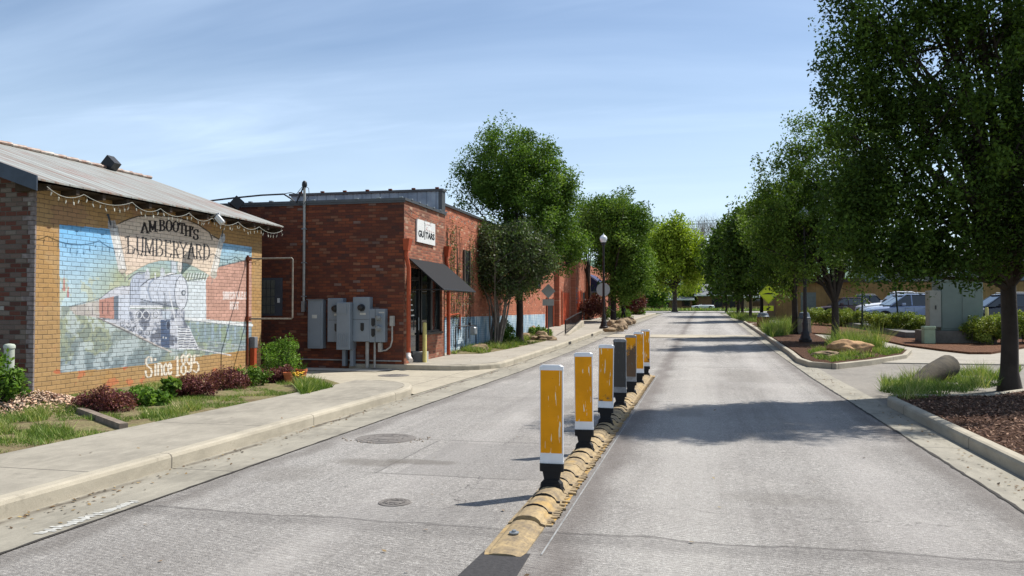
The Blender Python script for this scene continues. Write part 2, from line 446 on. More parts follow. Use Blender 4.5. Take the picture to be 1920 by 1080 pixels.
def concrete(name, base, joints=None, var=.35, bump=.25, dirt=None):
    t = NT(name); o = t.xyz()
    d = tuple(q*(1-var) for q in base[:3])+(1,)
    li = tuple(min(1, q*1.12) for q in base[:3])+(1,)
    c = t.mix(t.ramp(t.noise(.8, 6, .68), [(.36, 0.0), (.64, 1.0)]), d, base)
    c = t.mix(t.ramp(t.noise(7, 5, .7, sc=(1, .35, 1)), [(.45, 0.0), (.7, .7)]), c, li)
    c = t.mix(t.ramp(t.noise(120, 2), [(.3, .35), (.5, 0.0)]), c, tuple(q*.55 for q in base[:3])+(1,))
    if joints:
        for ax, start, step, wd in joints:
            a = o['X'] if ax == 'x' else o['Y']
            a = t.math('ADD', a, t.math('MULTIPLY', t.math('SUBTRACT', t.noise(2.5, 3), .5), .02))
            fr = t.math('FRACT', t.math('DIVIDE', t.math('SUBTRACT', a, start-1000*step), step))
            dd = t.math('MULTIPLY', t.math('MINIMUM', fr, t.math('SUBTRACT', 1.0, fr)), step)
            m = t.math('LESS_THAN', dd, wd*.5)
            c = t.mix(t.math('MULTIPLY', m, .72), c, (.05, .043, .036, 1))
    if dirt is not None:
        mr = t.n('ShaderNodeMapRange'); mr.inputs[1].default_value = .01; mr.inputs[2].default_value = .07; mr.inputs[3].default_value = .85; mr.inputs[4].default_value = 0
        t.L(t.math('ABSOLUTE', t.math('SUBTRACT', t.math('ADD', o['X'], t.math('MULTIPLY', t.math('SUBTRACT', t.noise(1.4, 5, .7), .5), .22)), dirt)), mr.inputs[0])
        c = t.mix(t.math('MULTIPLY', mr.outputs[0], t.ramp(t.noise(.8, 4), [(.42, 0.0), (.55, 1.0)])), c, srgb(74, 66, 56))
    spots = t.ramp(t.noise(3.2, 5, .75), [(.60, 0.0), (.70, .5)]); c = t.mix(spots, c, tuple(q*.45 for q in base[:3])+(1,))
    t.color(c); t.bump(t.math('ADD', t.noise(90, 4, .7), t.math('MULTIPLY', t.noise(6, 3), 2.0)), bump, .006)
    return t.set(.88, 0, .25)
mASPH = asphalt()
mWALK = concrete('sidewalk_concrete', srgb(152, 145, 131), [('y', 3.3, 2.9, .022)])
mWALK2 = concrete('pale_sidewalk_concrete', srgb(156, 149, 136), [('y', 20.2, 3.0, .03)], .2)
mKERB = concrete('kerb_concrete', srgb(168, 159, 141), [('y', 4.1, 3.05, .018)], .28, .35)
mGUT = concrete('gutter_concrete', srgb(150, 144, 130), [('y', 4.1, 3.05, .02)], .38, .35, -5.08)
mDRIVE = concrete('driveway_concrete', srgb(164, 155, 137), [('y', 17.9, 4.0, .03), ('x', -9.2, 3.4, .02)], .2)
mAPRON = concrete('apron_concrete', srgb(132, 126, 117), [('x', 5.7, 5.2, .02)], .28, .5)
mSLAB = concrete('bright_slab_concrete', srgb(190, 182, 166), [('x', -11.0, 2.4, .02)], .12)
def soil(name, cols, scale=9, bump=.8, bd=.03):
    t = NT(name); f = t.noise(scale, 6, .7); g = t.noise(scale*6, 4, .7)
    c = t.ramp(f, [(.3+.4*i/(len(cols)-1), q) for i, q in enumerate(cols)])
    c = t.mix(t.ramp(g, [(.4, .5), (.62, 0.0)]), c, tuple(q*.4 for q in cols[0][:3])+(1,))
    t.color(c); t.bump(g, bump, bd); return t.set(.95, 0, .1)
mSOIL = soil('garden_soil', [srgb(92, 80, 60), srgb(120, 106, 80), srgb(136, 128, 92), srgb(96, 104, 56)], 4)
mMULCH = soil('bark_mulch', [srgb(52, 36, 28), srgb(92, 66, 50), srgb(124, 94, 74)], 14, 1.0, .04)
mPINE = soil('pine_straw', [srgb(72, 48, 36), srgb(108, 76, 56), srgb(138, 104, 80)], 10, .9, .03)
mLAWN = soil('lawn', [srgb(62, 84, 34), srgb(96, 116, 48), srgb(128, 134, 72)], 1.2, .8, .05)
mLOT = concrete('parking_asphalt', srgb(112, 110, 108), None, .3)
mSEAM = M('dark_joint_tar', srgb(58, 54, 50), .9, var=.4, scale=20)
# ================================================================ ground
sheet('ground', [(-500, -60), (500, -60), (500, 900), (-500, 900)], -.06, mLAWN)
road_pts = [(-4.44, -12), (2.45, -12), (2.45, 112), (9, 117), (60, 119), (60, 139), (-60, 137), (-60, 117), (-14, 115), (-8.2, 112), (-5.2, 106), (-4.44, 100)]
sheet('road', road_pts, 0, mASPH)
sheet('ground', [(-60, 139), (60, 141), (120, 300), (-120, 300)], .06, mLAWN)
for ya_, yb_, mt_ in ((G(1320, 633.5).y, G(1320, 628).y, mKERB), (G(1320, 634.5).y, G(1320, 633.6).y, mSEAM)):
    sheet('road_strip', [(-4.44, ya_), (2.45, ya_), (2.45, yb_), (-4.44, yb_)], .005, mt_)
# left side
sheet('gutter', [(-5.17, -12), (-4.44, -12), (-4.44, 100), (-5.17, 100)], .004, mGUT)
kl = [(-5.16, -12), (-5.16, 13.6)] + [(-5.16-1.3+1.3*math.cos(R(a)), 13.6+1.9*math.sin(R(a))) for a in (15, 30, 45, 60, 75, 90)]
kerb('kerb', kl, .16, mKERB)
kl2 = [(-9.0, 19.75), (-6.6, 19.75)] + [(-6.6+1.44*math.sin(R(a)), 21.3-1.55*math.cos(R(a))) for a in (15, 30, 45, 60, 75, 90)] + [(-5.16, 50), (-5.16, 96), (-5.6, 101), (-7.5, 106), (-11, 109)]
kerb('kerb', kl2, .16, mKERB)
sheet('sidewalk', [(-6.82, -12), (-5.31, -12), (-5.31, 13.6), (-5.5, 14.7), (-6.0, 15.25), (-6.45, 15.34), (-6.82, 15.34)], .146, mWALK, .2)
sheet('sidewalk', [(-16, 16.0), (-6.82, 15.34), (-6.82, 13.5), (-10.55, 15.2), (-16, 15.2)], .05, mDRIVE)
sheet('driveway', [(-30, 15.9), (-6.4, 15.55), (-5.17, 14.2), (-5.17, 20.8), (-6.5, 19.72), (-30, 19.72)], .012, mDRIVE)
sheet('driveway', [(-30, 18.9), (-7.9, 18.9), (-7.6, 19.74), (-30, 19.74)], .03, mSLAB)
sheet('sidewalk', [(-9.0, 19.92), (-6.6, 19.92), (-5.7, 20.4), (-5.32, 21.3), (-5.32, 96), (-5.8, 101), (-8, 105), (-9, 105), (-9, 19.92)], .146, mWALK2, .3)
sheet('sidewalk', [(-14, 24), (-8.9, 24), (-8.9, 105), (-14, 105)], .14, mSOIL, .3)
# lawn strip and soil by the mural wall
sheet('flower_bed', [(-30, -12), (-6.83, -12), (-6.83, 14.7), (-7.6, 15.6), (-10.0, 16.6), (-10.55, 17.9), (-30, 17.9)], .12, mSOIL, .2)
def ragged(x, y0, y1, w, dz, mat, seed):
    r_ = random.Random(seed); n = int((y1-y0)/.12); a = []; b = []
    for i in range(n+1):
        y = y0+(y1-y0)*i/n; k = 1 if y < 25 else .6; a.append((x-w*r_.uniform(.25, 1)*k, y)); b.append((x+w*r_.uniform(.25, 1)*k, y))
    mb = MB(); mb.add([(p[0], p[1], zr(p[1])+dz) for p in a]+[(p[0], p[1], zr(p[1])+dz) for p in b], [(i, n+1+i, n+2+i, i+1) for i in range(n)]); tag(mb.build('road_seam', mat), None, None, kind='structure')
ragged(-4.45, 2, 95, .022, .0065, mSEAM, 1); ragged(2.455, 2, 100, .026, .0065, mSEAM, 2)
# right side
sheet('gutter', [(2.45, -12), (2.97, -12), (2.97, 104), (2.45, 104)], .004, mGUT)
sheet('ground', [(2.87, -12), (80, -12), (80, 112), (9, 112), (2.87, 106)], -.012, mLAWN)
sheet('driveway', [(2.87, 14.2), (30, 14.2), (30, 24.6), (2.87, 24.6)], .0, mAPRON)
ISL1 = [(2.95, -12), (2.95, 14.2)] + arc(3.65, 14.3, .7, 178, 92, 5) + [(4.6, 15.2), (5.6, 16.4), (6.5, 17.5), (8.5, 17.9), (11.5, 18.0), (11.5, -12)]
kerb('kerb', ISL1[:-4][::-1], .15, mKERB)
ISL1 = [(x+.1 if x < 11 else x, y-.08) for x, y in ISL1]
sheet('planting_island', ISL1, .13, mMULCH, .2)
ISL2 = [G(u, v, .15) for u, v in ((1398, 602), (1425, 618), (1452, 635), (1487, 657), (1505, 671), (1527, 678), (1560, 681), (1625, 674), (1690, 664), (1700, 655), (1650, 652), (1560, 640), (1515, 622), (1490, 612), (1450, 604))]
ISL2 = [(p.x, p.y) for p in ISL2]
kerb('kerb', [ISL2[i] for i in (10, 9, 8, 7, 6, 5, 4, 3, 2, 1, 0)], .15, mKERB)
sheet('planting_island', [(x+.06, y+.05) for x, y in ISL2], .132, mMULCH, .2)
sheet('sidewalk', [(2.87, 24.6), (30, 24.6), (30, 27), (9, 34), (7.5, 60), (6.2, 100), (2.87, 104)], .03, mWALK2, .1)
for k, (y0, y1) in enumerate(((46, 56), (62, 74), (80, 98))):
    kerb('kerb', [(5.0, y1), (3.3, y1-.3), (2.95, y1-1.4), (2.95, y0+1.2), (3.4, y0+.2), (5.2, y0)], .15, mKERB)
    sheet('planting_island', [(3.05, y0+1.2), (3.5, y0+.3), (5.2, y0+.1), (5.4, y1), (3.4, y1-.3), (3.05, y1-1.4)], .13, mMULCH, .1)
bed = [G(u, v, .14) for u, v in ((1587, 626), (1640, 632), (1698, 644), (1760, 652), (1818, 658), (1858, 658), (1930, 646), (2100, 625), (1920, 600), (1700, 596), (1560, 590), (1520, 600), (1522, 622))]
sheet('flower_bed', [(p.x, p.y) for p in bed], .1, mPINE, .1)
sheet('parking_lot', [(8.6, 38), (70, 34), (70, 70), (8.2, 70)], .34, mLOT, .3)
# ================================================================ mural building
def lin(c):
    c = np.array(c, float)/255; return np.where(c > .04045, ((c+.055)/1.055)**2.4, c/12.92)
mWOOD = M('weathered_wood', srgb(74, 62, 52), .9, var=.5, scale=8)
mDKMET = M('dark_metal', srgb(38, 40, 44), .5, .3, .4)
mGALV = M('galvanized_steel', srgb(150, 155, 158), .45, .6, .4, .2, 12)
mOLDB = brick_mat('old_mixed_brick', 1, [(0, srgb(104, 66, 56)), (.22, srgb(116, 100, 92)), (.42, srgb(94, 56, 48)), (.56, srgb(108, 94, 88)), (.72, srgb(122, 112, 104)), (.86, srgb(84, 60, 54)), (.94, srgb(160, 156, 150))], srgb(104, 98, 90), stain=.25)
mOLDBX = brick_mat('old_mixed_brick_side', 0, [(0, srgb(160, 120, 66))], srgb(110, 90, 60))
t = NT('painted_brick'); at = t.n('ShaderNodeAttribute', attribute_name='paint')
rnd, body, rc = bricks(t, 0, .205, .0775, .0085)
c = t.mix(t.math('MULTIPLY', rnd, .30), at.outputs['Color'], t.mix(1.0, at.outputs['Color'], (.62, .60, .58, 1), 'MULTIPLY'))
c = t.mix(t.ramp(t.noise(14, 5, .7), [(.3, .28), (.6, 0.0)]), c, t.mix(1.0, c, (.55, .55, .55, 1), 'MULTIPLY'))
jn = t.math('MULTIPLY', t.math('SUBTRACT', 1.0, body), t.ramp(t.noise(5, 4, .65), [(.35, .75), (.7, .25)]))
c = t.mix(jn, c, (.045, .038, .03, 1))
t.color(c); t.bump(t.math('ADD', body, t.math('MULTIPLY', t.noise(50, 3), .4)), .5, .012); mPAINT = t.set(.75, 0, .3)
# corrugated galvanised roof with rust
t = NT('rusty_roof_sheet'); o = t.xyz()
run = t.noise(1.6, 5, .7, sc=(.25, 3.2, .25)); r2 = t.noise(.7, 4, .6)
c = t.ramp(run, [(.3, srgb(128, 82, 62)), (.39, srgb(136, 118, 104)), (.47, srgb(142, 142, 134)), (.75, srgb(172, 174, 168))])
c = t.mix(t.ramp(r2, [(.55, 0.0), (.7, .5)]), c, srgb(140, 84, 60))
rib = t.math('FRACT', t.math('DIVIDE', o['Y'], .30)); ribm = t.math('LESS_THAN', rib, .10)
c = t.mix(t.math('MULTIPLY', ribm, .55), c, srgb(98, 76, 66))
t.color(c); t.bump(t.math('SINE', t.math('MULTIPLY', o['Y'], 2*math.pi/.30)), .5, .02); mROOF = t.set(.5, .25, .4)
MX = -10.6
bl = thing('brick_building', 'small yellow-painted brick building with a train mural under a rusty metal roof', 'building', (-14.2, 14.5, .1))
mb = MB(); mb.box(-17.9, MX, 11.1, 18.1, -.2, 3.62)
mb.prism([(-10.6, 11.1, 3.62), (-14.2, 11.1, 4.86), (-17.9, 11.1, 3.62)], (0, 7.0, 0))
wall = mb.build('wall', mOLDB, bl)
# facade painting: a grid of points, each given the paint found there
Y0, Y1, Z0, Z1 = 11.1, 18.1, .05, 3.60
ny, nz = 560, 285
yy, zzg = np.meshgrid(np.linspace(Y0, Y1, ny), np.linspace(Z0, Z1, nz))
xr = np.full(yy.shape, MX); P0 = np.stack([xr, yy, zzg-CH], -1)
fz = P0 @ np.array(vF); U = 960 + FOC*(P0 @ np.array(vR))/fz; V = 540 - FOC*(P0 @ np.array(vU))/fz
Cc = np.zeros(yy.shape+(3,)); Cc[:] = lin((178, 143, 96))
def fbm(scale_y, scale_z, seed, oct_=4):
    r = np.random.default_rng(seed); out = np.zeros(yy.shape); amp = 1; tot = 0
    for k in range(oct_):
        gy, gz = max(2, int(scale_y*2**k)), max(2, int(scale_z*2**k))
        g = r.random((gz+2, gy+2)); a = (yy-Y0)/(Y1-Y0)*gy; b = (zzg-Z0)/(Z1-Z0)*gz
        ia, ib = a.astype(int), b.astype(int); fa, fb = a-ia, b-ib; fa = fa*fa*(3-2*fa); fb = fb*fb*(3-2*fb)
        out += amp*((g[ib, ia]*(1-fa)+g[ib, ia+1]*fa)*(1-fb)+(g[ib+1, ia]*(1-fa)+g[ib+1, ia+1]*fa)*fb); tot += amp; amp *= .55
    return out/tot
def paint(mask, col, k=1.0):
    kk = np.clip(np.asarray(mask, float)*k, 0, 1)[..., None]
    global Cc
    Cc = Cc*(1-kk) + lin(col)*kk
def pl(*pts): return inside(U, V, pts)
def seg(a, b, w0, w1=None):
    w1 = w0 if w1 is None else w1
    if w0 < 2.2: w0, w1 = w0*1.25, w1*1.25
    dx, dy = b[0]-a[0], b[1]-a[1]; L2 = dx*dx+dy*dy+1e-9
    tt = np.clip(((U-a[0])*dx+(V-a[1])*dy)/L2, 0, 1)
    d = np.hypot(U-a[0]-tt*dx, V-a[1]-tt*dy); return d < (w0+(w1-w0)*tt)/2
def line(pts, w):
    m = np.zeros(U.shape, bool)
    for a, b in zip(pts, pts[1:]): m |= seg(a, b, w)
    return m
def ell(cx, cy, rx, ry): return ((U-cx)/rx)**2+((V-cy)/ry)**2 < 1
def ring(cx, cy, rx, ry, w): return ell(cx, cy, rx, ry) & ~ell(cx, cy, rx-w, ry-w)
n1, n2, n3 = fbm(14, 8, 1), fbm(40, 20, 2), fbm(7, 4, 3)
paint((n2 > .62) & (n1 > .5), (176, 136, 92), .6)
paint(n3 > .55, (176, 134, 78), .5)
paint((n1 > .6) & (V < 430), (165, 122, 92), .5)
bare = (n2 > .66) & (n3 > .5) & (V > 690); paint(bare, (196, 116, 78), .8)
for cx_, cy_, rx, ry in ((135, 718, 7, 4), (108, 697, 9, 4), (92, 744, 12, 5), (234, 690, 5, 4), (118, 752, 10, 5)): paint(ell(cx_, cy_, rx, ry) & (n2 > .42), (198, 108, 70), .85)
# the picture
mur = pl((110, 421), (190, 428), (300, 440), (400, 453), (471, 463), (471, 656), (400, 664), (270, 684), (200, 691), (112, 699))
tv = np.clip((V-425)/120, 0, 1)
def pg(mask, c0, c1, f):
    global Cc
    f = np.clip(f, 0, 1)[..., None]; col = lin(c0)*(1-f)+lin(c1)*f
    kk = mask[..., None].astype(float); Cc = Cc*(1-kk)+col*kk
pg(mur, (116, 188, 238), (190, 212, 218), tv)
haze = np.clip((V-455)/60, 0, 1)*np.clip((U-150)/70, 0, 1)
paint(mur & (V < 620), (168, 172, 128), haze*.85*(.5+n1*.7))
paint(mur & (n2 > .55) & (V > 520) & (V < 600), (190, 192, 160), .6)
gm = mur & (V > 565+np.clip(200-U, 0, 100)*.12)
pg(gm, (172, 180, 164), (132, 148, 156), (V-580)/110)
paint(gm & (n1 > .56), (158, 164, 126), .6); paint(gm & (n2 > .56), (190, 202, 204), .6); paint(gm & (n2 < .42), (112, 128, 132), .5)
# station house on the right
paint(pl((385, 523), (411, 500), (471, 484), (471, 604), (385, 600)) & mur, (196, 150, 132))
paint(mur & (U > 390) & (V < 600) & (V > 500) & (n2 > .58), (208, 160, 142), .5)
paint(seg((408, 500), (471, 485), 2.2), (96, 110, 118), .8)
paint(pl((345, 528), (385, 524), (386, 600), (345, 598)), (214, 222, 226))
for i in range(16): paint(seg((346+i*2.6, 526), (350+i*2.6, 512), 1.1), (222, 226, 226) if i % 2 else (120, 130, 124))
paint(seg((345, 527), (385, 521), 1.2), (110, 118, 122))
paint(pl((345, 604), (471, 614), (471, 648), (345, 640)) & mur, (132, 152, 156), .75)
for i in range(9): paint(seg((356+i*14, 604+i*.7), (356+i*14, 634), 3+2*(i % 2)), (166, 186, 206), .55)
paint(mur & (U > 350) & (V > 610) & (n2 > .57), (140, 156, 110), .6)
paint(seg((344, 597), (471, 610), 5.5), (226, 228, 228)); paint(seg((344, 600), (471, 614), 1.2), (110, 124, 134), .8)
# tracks
for a, b, w_, cl in (((135, 587), (190, 592), 2, (92, 92, 100)), ((170, 590), (300, 652), 2.6, (98, 92, 98)), ((168, 588), (302, 648), 1.2, (222, 214, 212)), ((255, 628), (320, 660), 3, (206, 196, 190)), ((370, 654), (432, 666), 2, (216, 216, 220)), ((366, 650), (471, 655), 1.1, (170, 178, 186)), ((390, 640), (471, 650), 1.0, (188, 194, 200))):
    paint(seg(a, b, w_), cl, .85)
# carriages
paint(pl((128, 577), (186, 562), (186, 596), (140, 590)), (196, 186, 180), .8)
for u_ in (144, 158, 172): paint(seg((u_, 572), (u_, 591), 1.2), (128, 124, 128), .7)
paint(pl((185, 561), (212, 555), (213, 598), (185, 595)), (192, 140, 126))
for u_ in (191, 201): paint(seg((u_, 566), (u_, 588), 1.4), (72, 62, 68), .8)
paint(pl((186, 562), (196, 551), (222, 537), (243, 536), (243, 551), (212, 556)), (206, 208, 216)); paint(line(((128, 575), (186, 560), (212, 540), (243, 536)), 1.4), (112, 118, 128), .8)
paint(pl((212, 556), (221, 554), (221, 600), (213, 598)), (110, 122, 136)); paint(pl((221, 554), (243, 551), (243, 600), (221, 600)), (204, 210, 222))
paint(line(((186, 596), (243, 602)), 1.3), (104, 108, 118), .8)
# locomotive
paint(pl((243, 530), (247, 520), (256, 513), (276, 513), (276, 574), (243, 576)), (186, 194, 210)); paint(line(((240, 524), (247, 517), (258, 511), (280, 511)), 1.8), (108, 112, 128), .9)
for u_ in (247, 252, 258): paint(seg((u_, 524), (u_, 546), 1.2), (120, 130, 146), .7)
paint(pl((262, 560), (263, 535), (275, 524), (300, 519), (340, 513), (350, 550), (342, 577), (300, 572), (262, 570)), (202, 208, 220))
paint(pl((262, 564), (350, 566), (344, 578), (262, 572)), (128, 136, 148), .8)
paint(line(((263, 536), (278, 524), (305, 518), (330, 512)), 1.6), (84, 92, 108), .95); paint(line(((262, 561), (300, 570), (330, 576)), 1.6), (84, 92, 108), .9); paint(line(((243, 531), (243, 576)), 1.3), (88, 96, 110), .9)
paint(line(((283, 565), (276, 545), (280, 530), (287, 524)), 3), (140, 152, 172), .8); paint(line(((298, 570), (294, 545), (300, 527)), 1), (110, 118, 132), .7)
paint(ell(339, 549, 13, 32), (212, 216, 224)); paint(ring(339, 549, 13, 32, 1.3), (84, 92, 106), 1); paint(ell(343, 549, 4.2, 5.5), (96, 104, 116)); paint(ell(343.6, 549, 2.2, 3), (200, 206, 212))
paint(pl((320, 489), (329, 488), (331, 512), (321, 513)), (196, 204, 212)); paint(ell(336.5, 499, 5.6, 12.5), (214, 208, 200)); paint(ring(336.5, 499, 5.8, 12.8, 1.1), (104, 112, 122), .8); paint(line(((320, 489), (320, 511)), 1), (96, 104, 114), .8)
paint(pl((270, 524), (271, 512), (274, 508), (277, 508), (280, 512), (280, 522)), (202, 206, 214)); paint(ell(275.5, 506, 2.6, 3), (214, 218, 224))
paint(pl((299, 520), (300, 506), (303, 500), (308, 506), (308, 518)), (208, 214, 220)); paint(line(((299, 506), (308, 506)), 1), (100, 110, 120), .8); paint(seg((290, 521), (290, 513), 3), (214, 216, 220)); paint(line(((308, 516), (322, 512), (326, 514)), 2.6), (222, 222, 222)); paint(line(((306, 519), (330, 513)), 1), (88, 96, 106), .8)
paint(pl((243, 573), (303, 573), (305, 578), (243, 577)), (226, 228, 232)); paint(seg((243, 579), (303, 580), 1.4), (92, 98, 108), .8)
und = pl((240, 580), (345, 580), (345, 600), (372, 655), (330, 655), (300, 650), (262, 630), (225, 612), (190, 598), (243, 600)); paint(und, (150, 156, 170)); paint(und & (n2 > .5), (206, 208, 216), .8); paint(und & (n2 < .43), (92, 98, 114), .75)
for cx_ in (259, 273, 291): paint(ring(cx_, 590, 7, 8, 1.6), (220, 222, 226)); paint(ring(cx_, 590, 5.2, 6.2, 1.1), (96, 102, 114), .9)
for cx_, cy_ in ((228, 607), (240, 611), (252, 616), (262, 622), (276, 625)): paint(ring(cx_, cy_, 6, 7, 1.4), (198, 202, 212)); paint(ring(cx_, cy_, 4.2, 5.2, 1), (90, 96, 110), .9)
for i in range(30):
    a = (225+random.random()*90, 596+random.random()*45); b = (a[0]+random.uniform(-12, 14), a[1]+random.uniform(-4, 7)); paint(seg(a, b, 1.0) & und, random.choice(((226, 226, 230), (84, 90, 106), (236, 236, 238))), .8)
paint(pl((300, 600), (318, 600), (317, 652), (301, 650)), (74, 92, 122)); paint(ell(314.5, 610, 3.6, 8), (52, 62, 84)); paint(ring(314.5, 610, 4.4, 9, 1), (150, 166, 190), .8)
for cx_ in (305, 310): paint(ell(cx_, 633, 1.5, 1.8), (220, 224, 226))
paint(pl((303, 583), (319, 583), (319, 598), (303, 598)), (196, 206, 218)); paint(line(((308, 550), (309, 598)), 1.6), (84, 92, 104), .8); paint(line(((316, 546), (330, 612)), 1.8), (222, 224, 228), .9)
paint(pl((332, 612), (352, 612), (372, 656), (334, 654)), (112, 118, 132))
for i in range(9): paint(seg((333, 616+i*4.6), (353+i*2.0, 617+i*4.6), 2.0), (224, 226, 230))
paint(line(((332, 612), (333, 655)), 1.6), (208, 212, 218)); paint(line(((352, 612), (372, 656)), 1.8), (214, 216, 222))
# church spires far off
for u_, a, b in ((119, 520, 544), (126.5, 538, 556)): paint(seg((u_, a-14), (u_, a), .8), (110, 100, 110), .7); paint(seg((u_, a), (u_, b), 1.2, 4.0), (190, 104, 96), .8)
# banner
ban = pl((214, 424), (224, 418), (240, 411), (258, 406), (285, 404.5), (312, 406), (334, 409), (352, 414), (372, 423), (392, 436), (402, 446), (414, 452), (411, 490), (402, 524), (396, 520), (384, 511), (365, 500), (350, 494), (335, 490), (322, 488), (300, 488.5), (278, 494), (262, 502), (247, 511), (236, 517), (230, 505), (222, 470))
paint(ban, (228, 208, 186)); paint(ban & (n3 > .52), (222, 200, 182), .6)
paint(line(((222, 419), (240, 411), (258, 405.5), (285, 404), (312, 405.5), (334, 408.5), (352, 413), (372, 422), (392, 436), (397, 449)), 1.8), (74, 62, 48))
paint(line(((396, 441), (402, 444), (412, 450)), 1.6), (74, 66, 60))
paint(line(((236, 517), (247, 511), (262, 502), (278, 494), (300, 488.5), (322, 488), (350, 494), (384, 511)), .9), (150, 140, 116), .7)
paint(pl((203, 424), (219, 424), (236, 506), (222, 510)), (216, 214, 210)); paint(seg((213, 424), (230, 505), 4), (236, 234, 230), .9); paint(seg((219.5, 424), (236.5, 506), 1), (150, 140, 130), .8)
paint(pl((201, 428), (202, 414), (215, 413), (218, 428)), (172, 166, 162)); paint(seg((201.5, 403), (207, 422), 4.6, 2.4), (62, 72, 80)); paint(seg((212, 414), (212, 428), 1.2), (110, 104, 100), .8)
paint(ell(229, 508, 7, 4.4), (196, 186, 172)); paint(ring(229, 508, 7, 4.4, 1.1), (112, 102, 96), .9); paint(line(((226, 512), (234, 520), (233, 528)), 1.5), (132, 122, 118), .8); paint(line(((236, 517), (244, 508), (248, 511)), 1.2), (232, 220, 204), .8)
paint(pl((411, 446), (420, 446), (405, 512), (394, 510)), (224, 220, 212)); paint(seg((412, 450), (397, 510), 1), (170, 156, 138), .8)
paint(ell(417, 446, 4.5, 9), (190, 190, 190)); paint(seg((417, 432), (415, 444), 2.4), (92, 92, 88)); paint(ell(400, 515, 6, 7), (188, 184, 172)); paint(line(((396, 520), (398, 528), (395, 532)), 1.3), (128, 124, 116), .7)
# lettering: broad-nib strokes inside a box (x0, x1, top, bottom)
GL = {'A': [[(0,1),(.45,0)],[(.45,0),(.95,1)],[(.15,.62),(.75,.62)],[(-.08,1),(.2,1)],[(.72,1),(1.1,1)]], 'M': [[(.1,1),(.1,0)],[(.1,0),(.5,.85)],[(.5,.85),(.88,0)],[(.88,0),(.9,1)],[(0,1),(.24,1)],[(.75,1),(1.05,1)],[(0,0),(.2,0)],[(.8,0),(1,0)]],
 'B': [[(.15,0),(.15,1)],[(0,0),(.6,.02),(.85,.14),(.8,.34),(.55,.46),(.2,.47)],[(.5,.47),(.85,.58),(.95,.76),(.75,.96),(0,1)]], 'O': [[(.5,0),(.15,.15),(.05,.5),(.15,.85),(.5,1),(.85,.85),(.95,.5),(.85,.15),(.5,0)]], 'T': [[(.5,0),(.5,1)],[(0,.18),(.05,0),(.95,0),(1,.18)],[(.3,1),(.7,1)]],
 'H': [[(.15,0),(.15,1)],[(.85,0),(.85,1)],[(.15,.5),(.85,.5)],[(0,0),(.3,0)],[(0,1),(.3,1)],[(.7,0),(1,0)],[(.7,1),(1,1)]], 'S': [[(.92,.24),(.85,.04),(.5,0),(.15,.1),(.1,.3),(.3,.45),(.75,.56),(.92,.76),(.75,.96),(.4,1),(.1,.9),(.05,.7)]], "'": [[(.6,0),(.3,1)]], '.': [[(.4,.9),(.4,1)]],
 'L': [[(.15,0),(.15,1)],[(0,0),(.35,0)],[(0,1),(.85,1),(1,.72)]], 'U': [[(.15,0),(.15,.75),(.35,.97),(.6,1),(.82,.8),(.85,0)],[(0,0),(.35,0)],[(.7,0),(1,0)]], 'E': [[(.15,0),(.15,1)],[(0,0),(.85,0),(.9,.18)],[(.15,.48),(.7,.48)],[(0,1),(.85,1),(.98,.8)]], 'R': [[(.15,0),(.15,1)],[(0,0),(.6,.02),(.88,.15),(.85,.35),(.6,.48),(.2,.5)],[(.5,.5),(.9,1)],[(0,1),(.35,1)],[(.8,1),(1.05,1)]],
 'Y': [[(.05,0),(.5,.5)],[(.95,0),(.5,.5)],[(.5,.5),(.5,1)],[(-.1,0),(.22,0)],[(.78,0),(1.1,0)],[(.3,1),(.7,1)]], 'D': [[(.15,0),(.15,1)],[(0,0),(.55,.02),(.88,.25),(.95,.5),(.85,.8),(.5,1),(0,1)]], 'i': [[(.5,.42),(.5,1)],[(.5,.1),(.5,.18)]], 'n': [[(.15,.42),(.15,1)],[(.15,.52),(.5,.42),(.85,.52),(.85,1)]], 'c': [[(.9,.56),(.6,.42),(.2,.55),(.12,.75),(.3,.97),(.65,1),(.92,.88)]],
 'e': [[(.12,.72),(.85,.68),(.8,.5),(.5,.42),(.2,.55),(.12,.75),(.3,.97),(.65,1),(.92,.88)]], '1': [[(.15,.15),(.5,0),(.5,1)],[(.15,1),(.85,1)]], '8': [[(.5,0),(.15,.12),(.15,.36),(.5,.48),(.85,.36),(.85,.12),(.5,0)],[(.5,.48),(.08,.62),(.08,.88),(.5,1),(.92,.88),(.92,.62),(.5,.48)]], '9': [[(.88,.3),(.5,.55),(.12,.4),(.12,.12),(.5,0),(.88,.12),(.88,.6),(.7,.9),(.3,1),(.15,.88)]], '5': [[(.9,.02),(.25,.02),(.2,.45),(.6,.4),(.9,.58),(.88,.85),(.5,1),(.1,.88)]],
 'V': [[(.05,0),(.5,1)],[(.95,0),(.5,1)]], 'I': [[(.5,0),(.5,1)]], 'N': [[(.12,1),(.12,0)],[(.12,0),(.88,1)],[(.88,1),(.88,0)]]}
def glyph(ch, x0, x1, yt, yb, wv, wh, col, k=1.0, shear=0.0):
    m = np.zeros(U.shape, bool)
    for st in GL[ch]:
        pts = [(x0+a*(x1-x0), yt+b*(yb-yt)+shear*a*(x1-x0)) for a, b in st]
        for p, q in zip(pts, pts[1:]):
            dx, dy = q[0]-p[0], q[1]-p[1]; L2 = dx*dx+dy*dy+1e-9
            tt = np.clip(((U-p[0])*dx+(V-p[1])*dy)/L2, 0, 1)
            m |= (((U-p[0]-tt*dx)/(wv/2))**2 + ((V-p[1]-tt*dy)/(wh/2))**2) < 1
    paint(m, col, k)
z1 = lambda a: 190+a/7.68
z2 = lambda a: 395+a/7.68
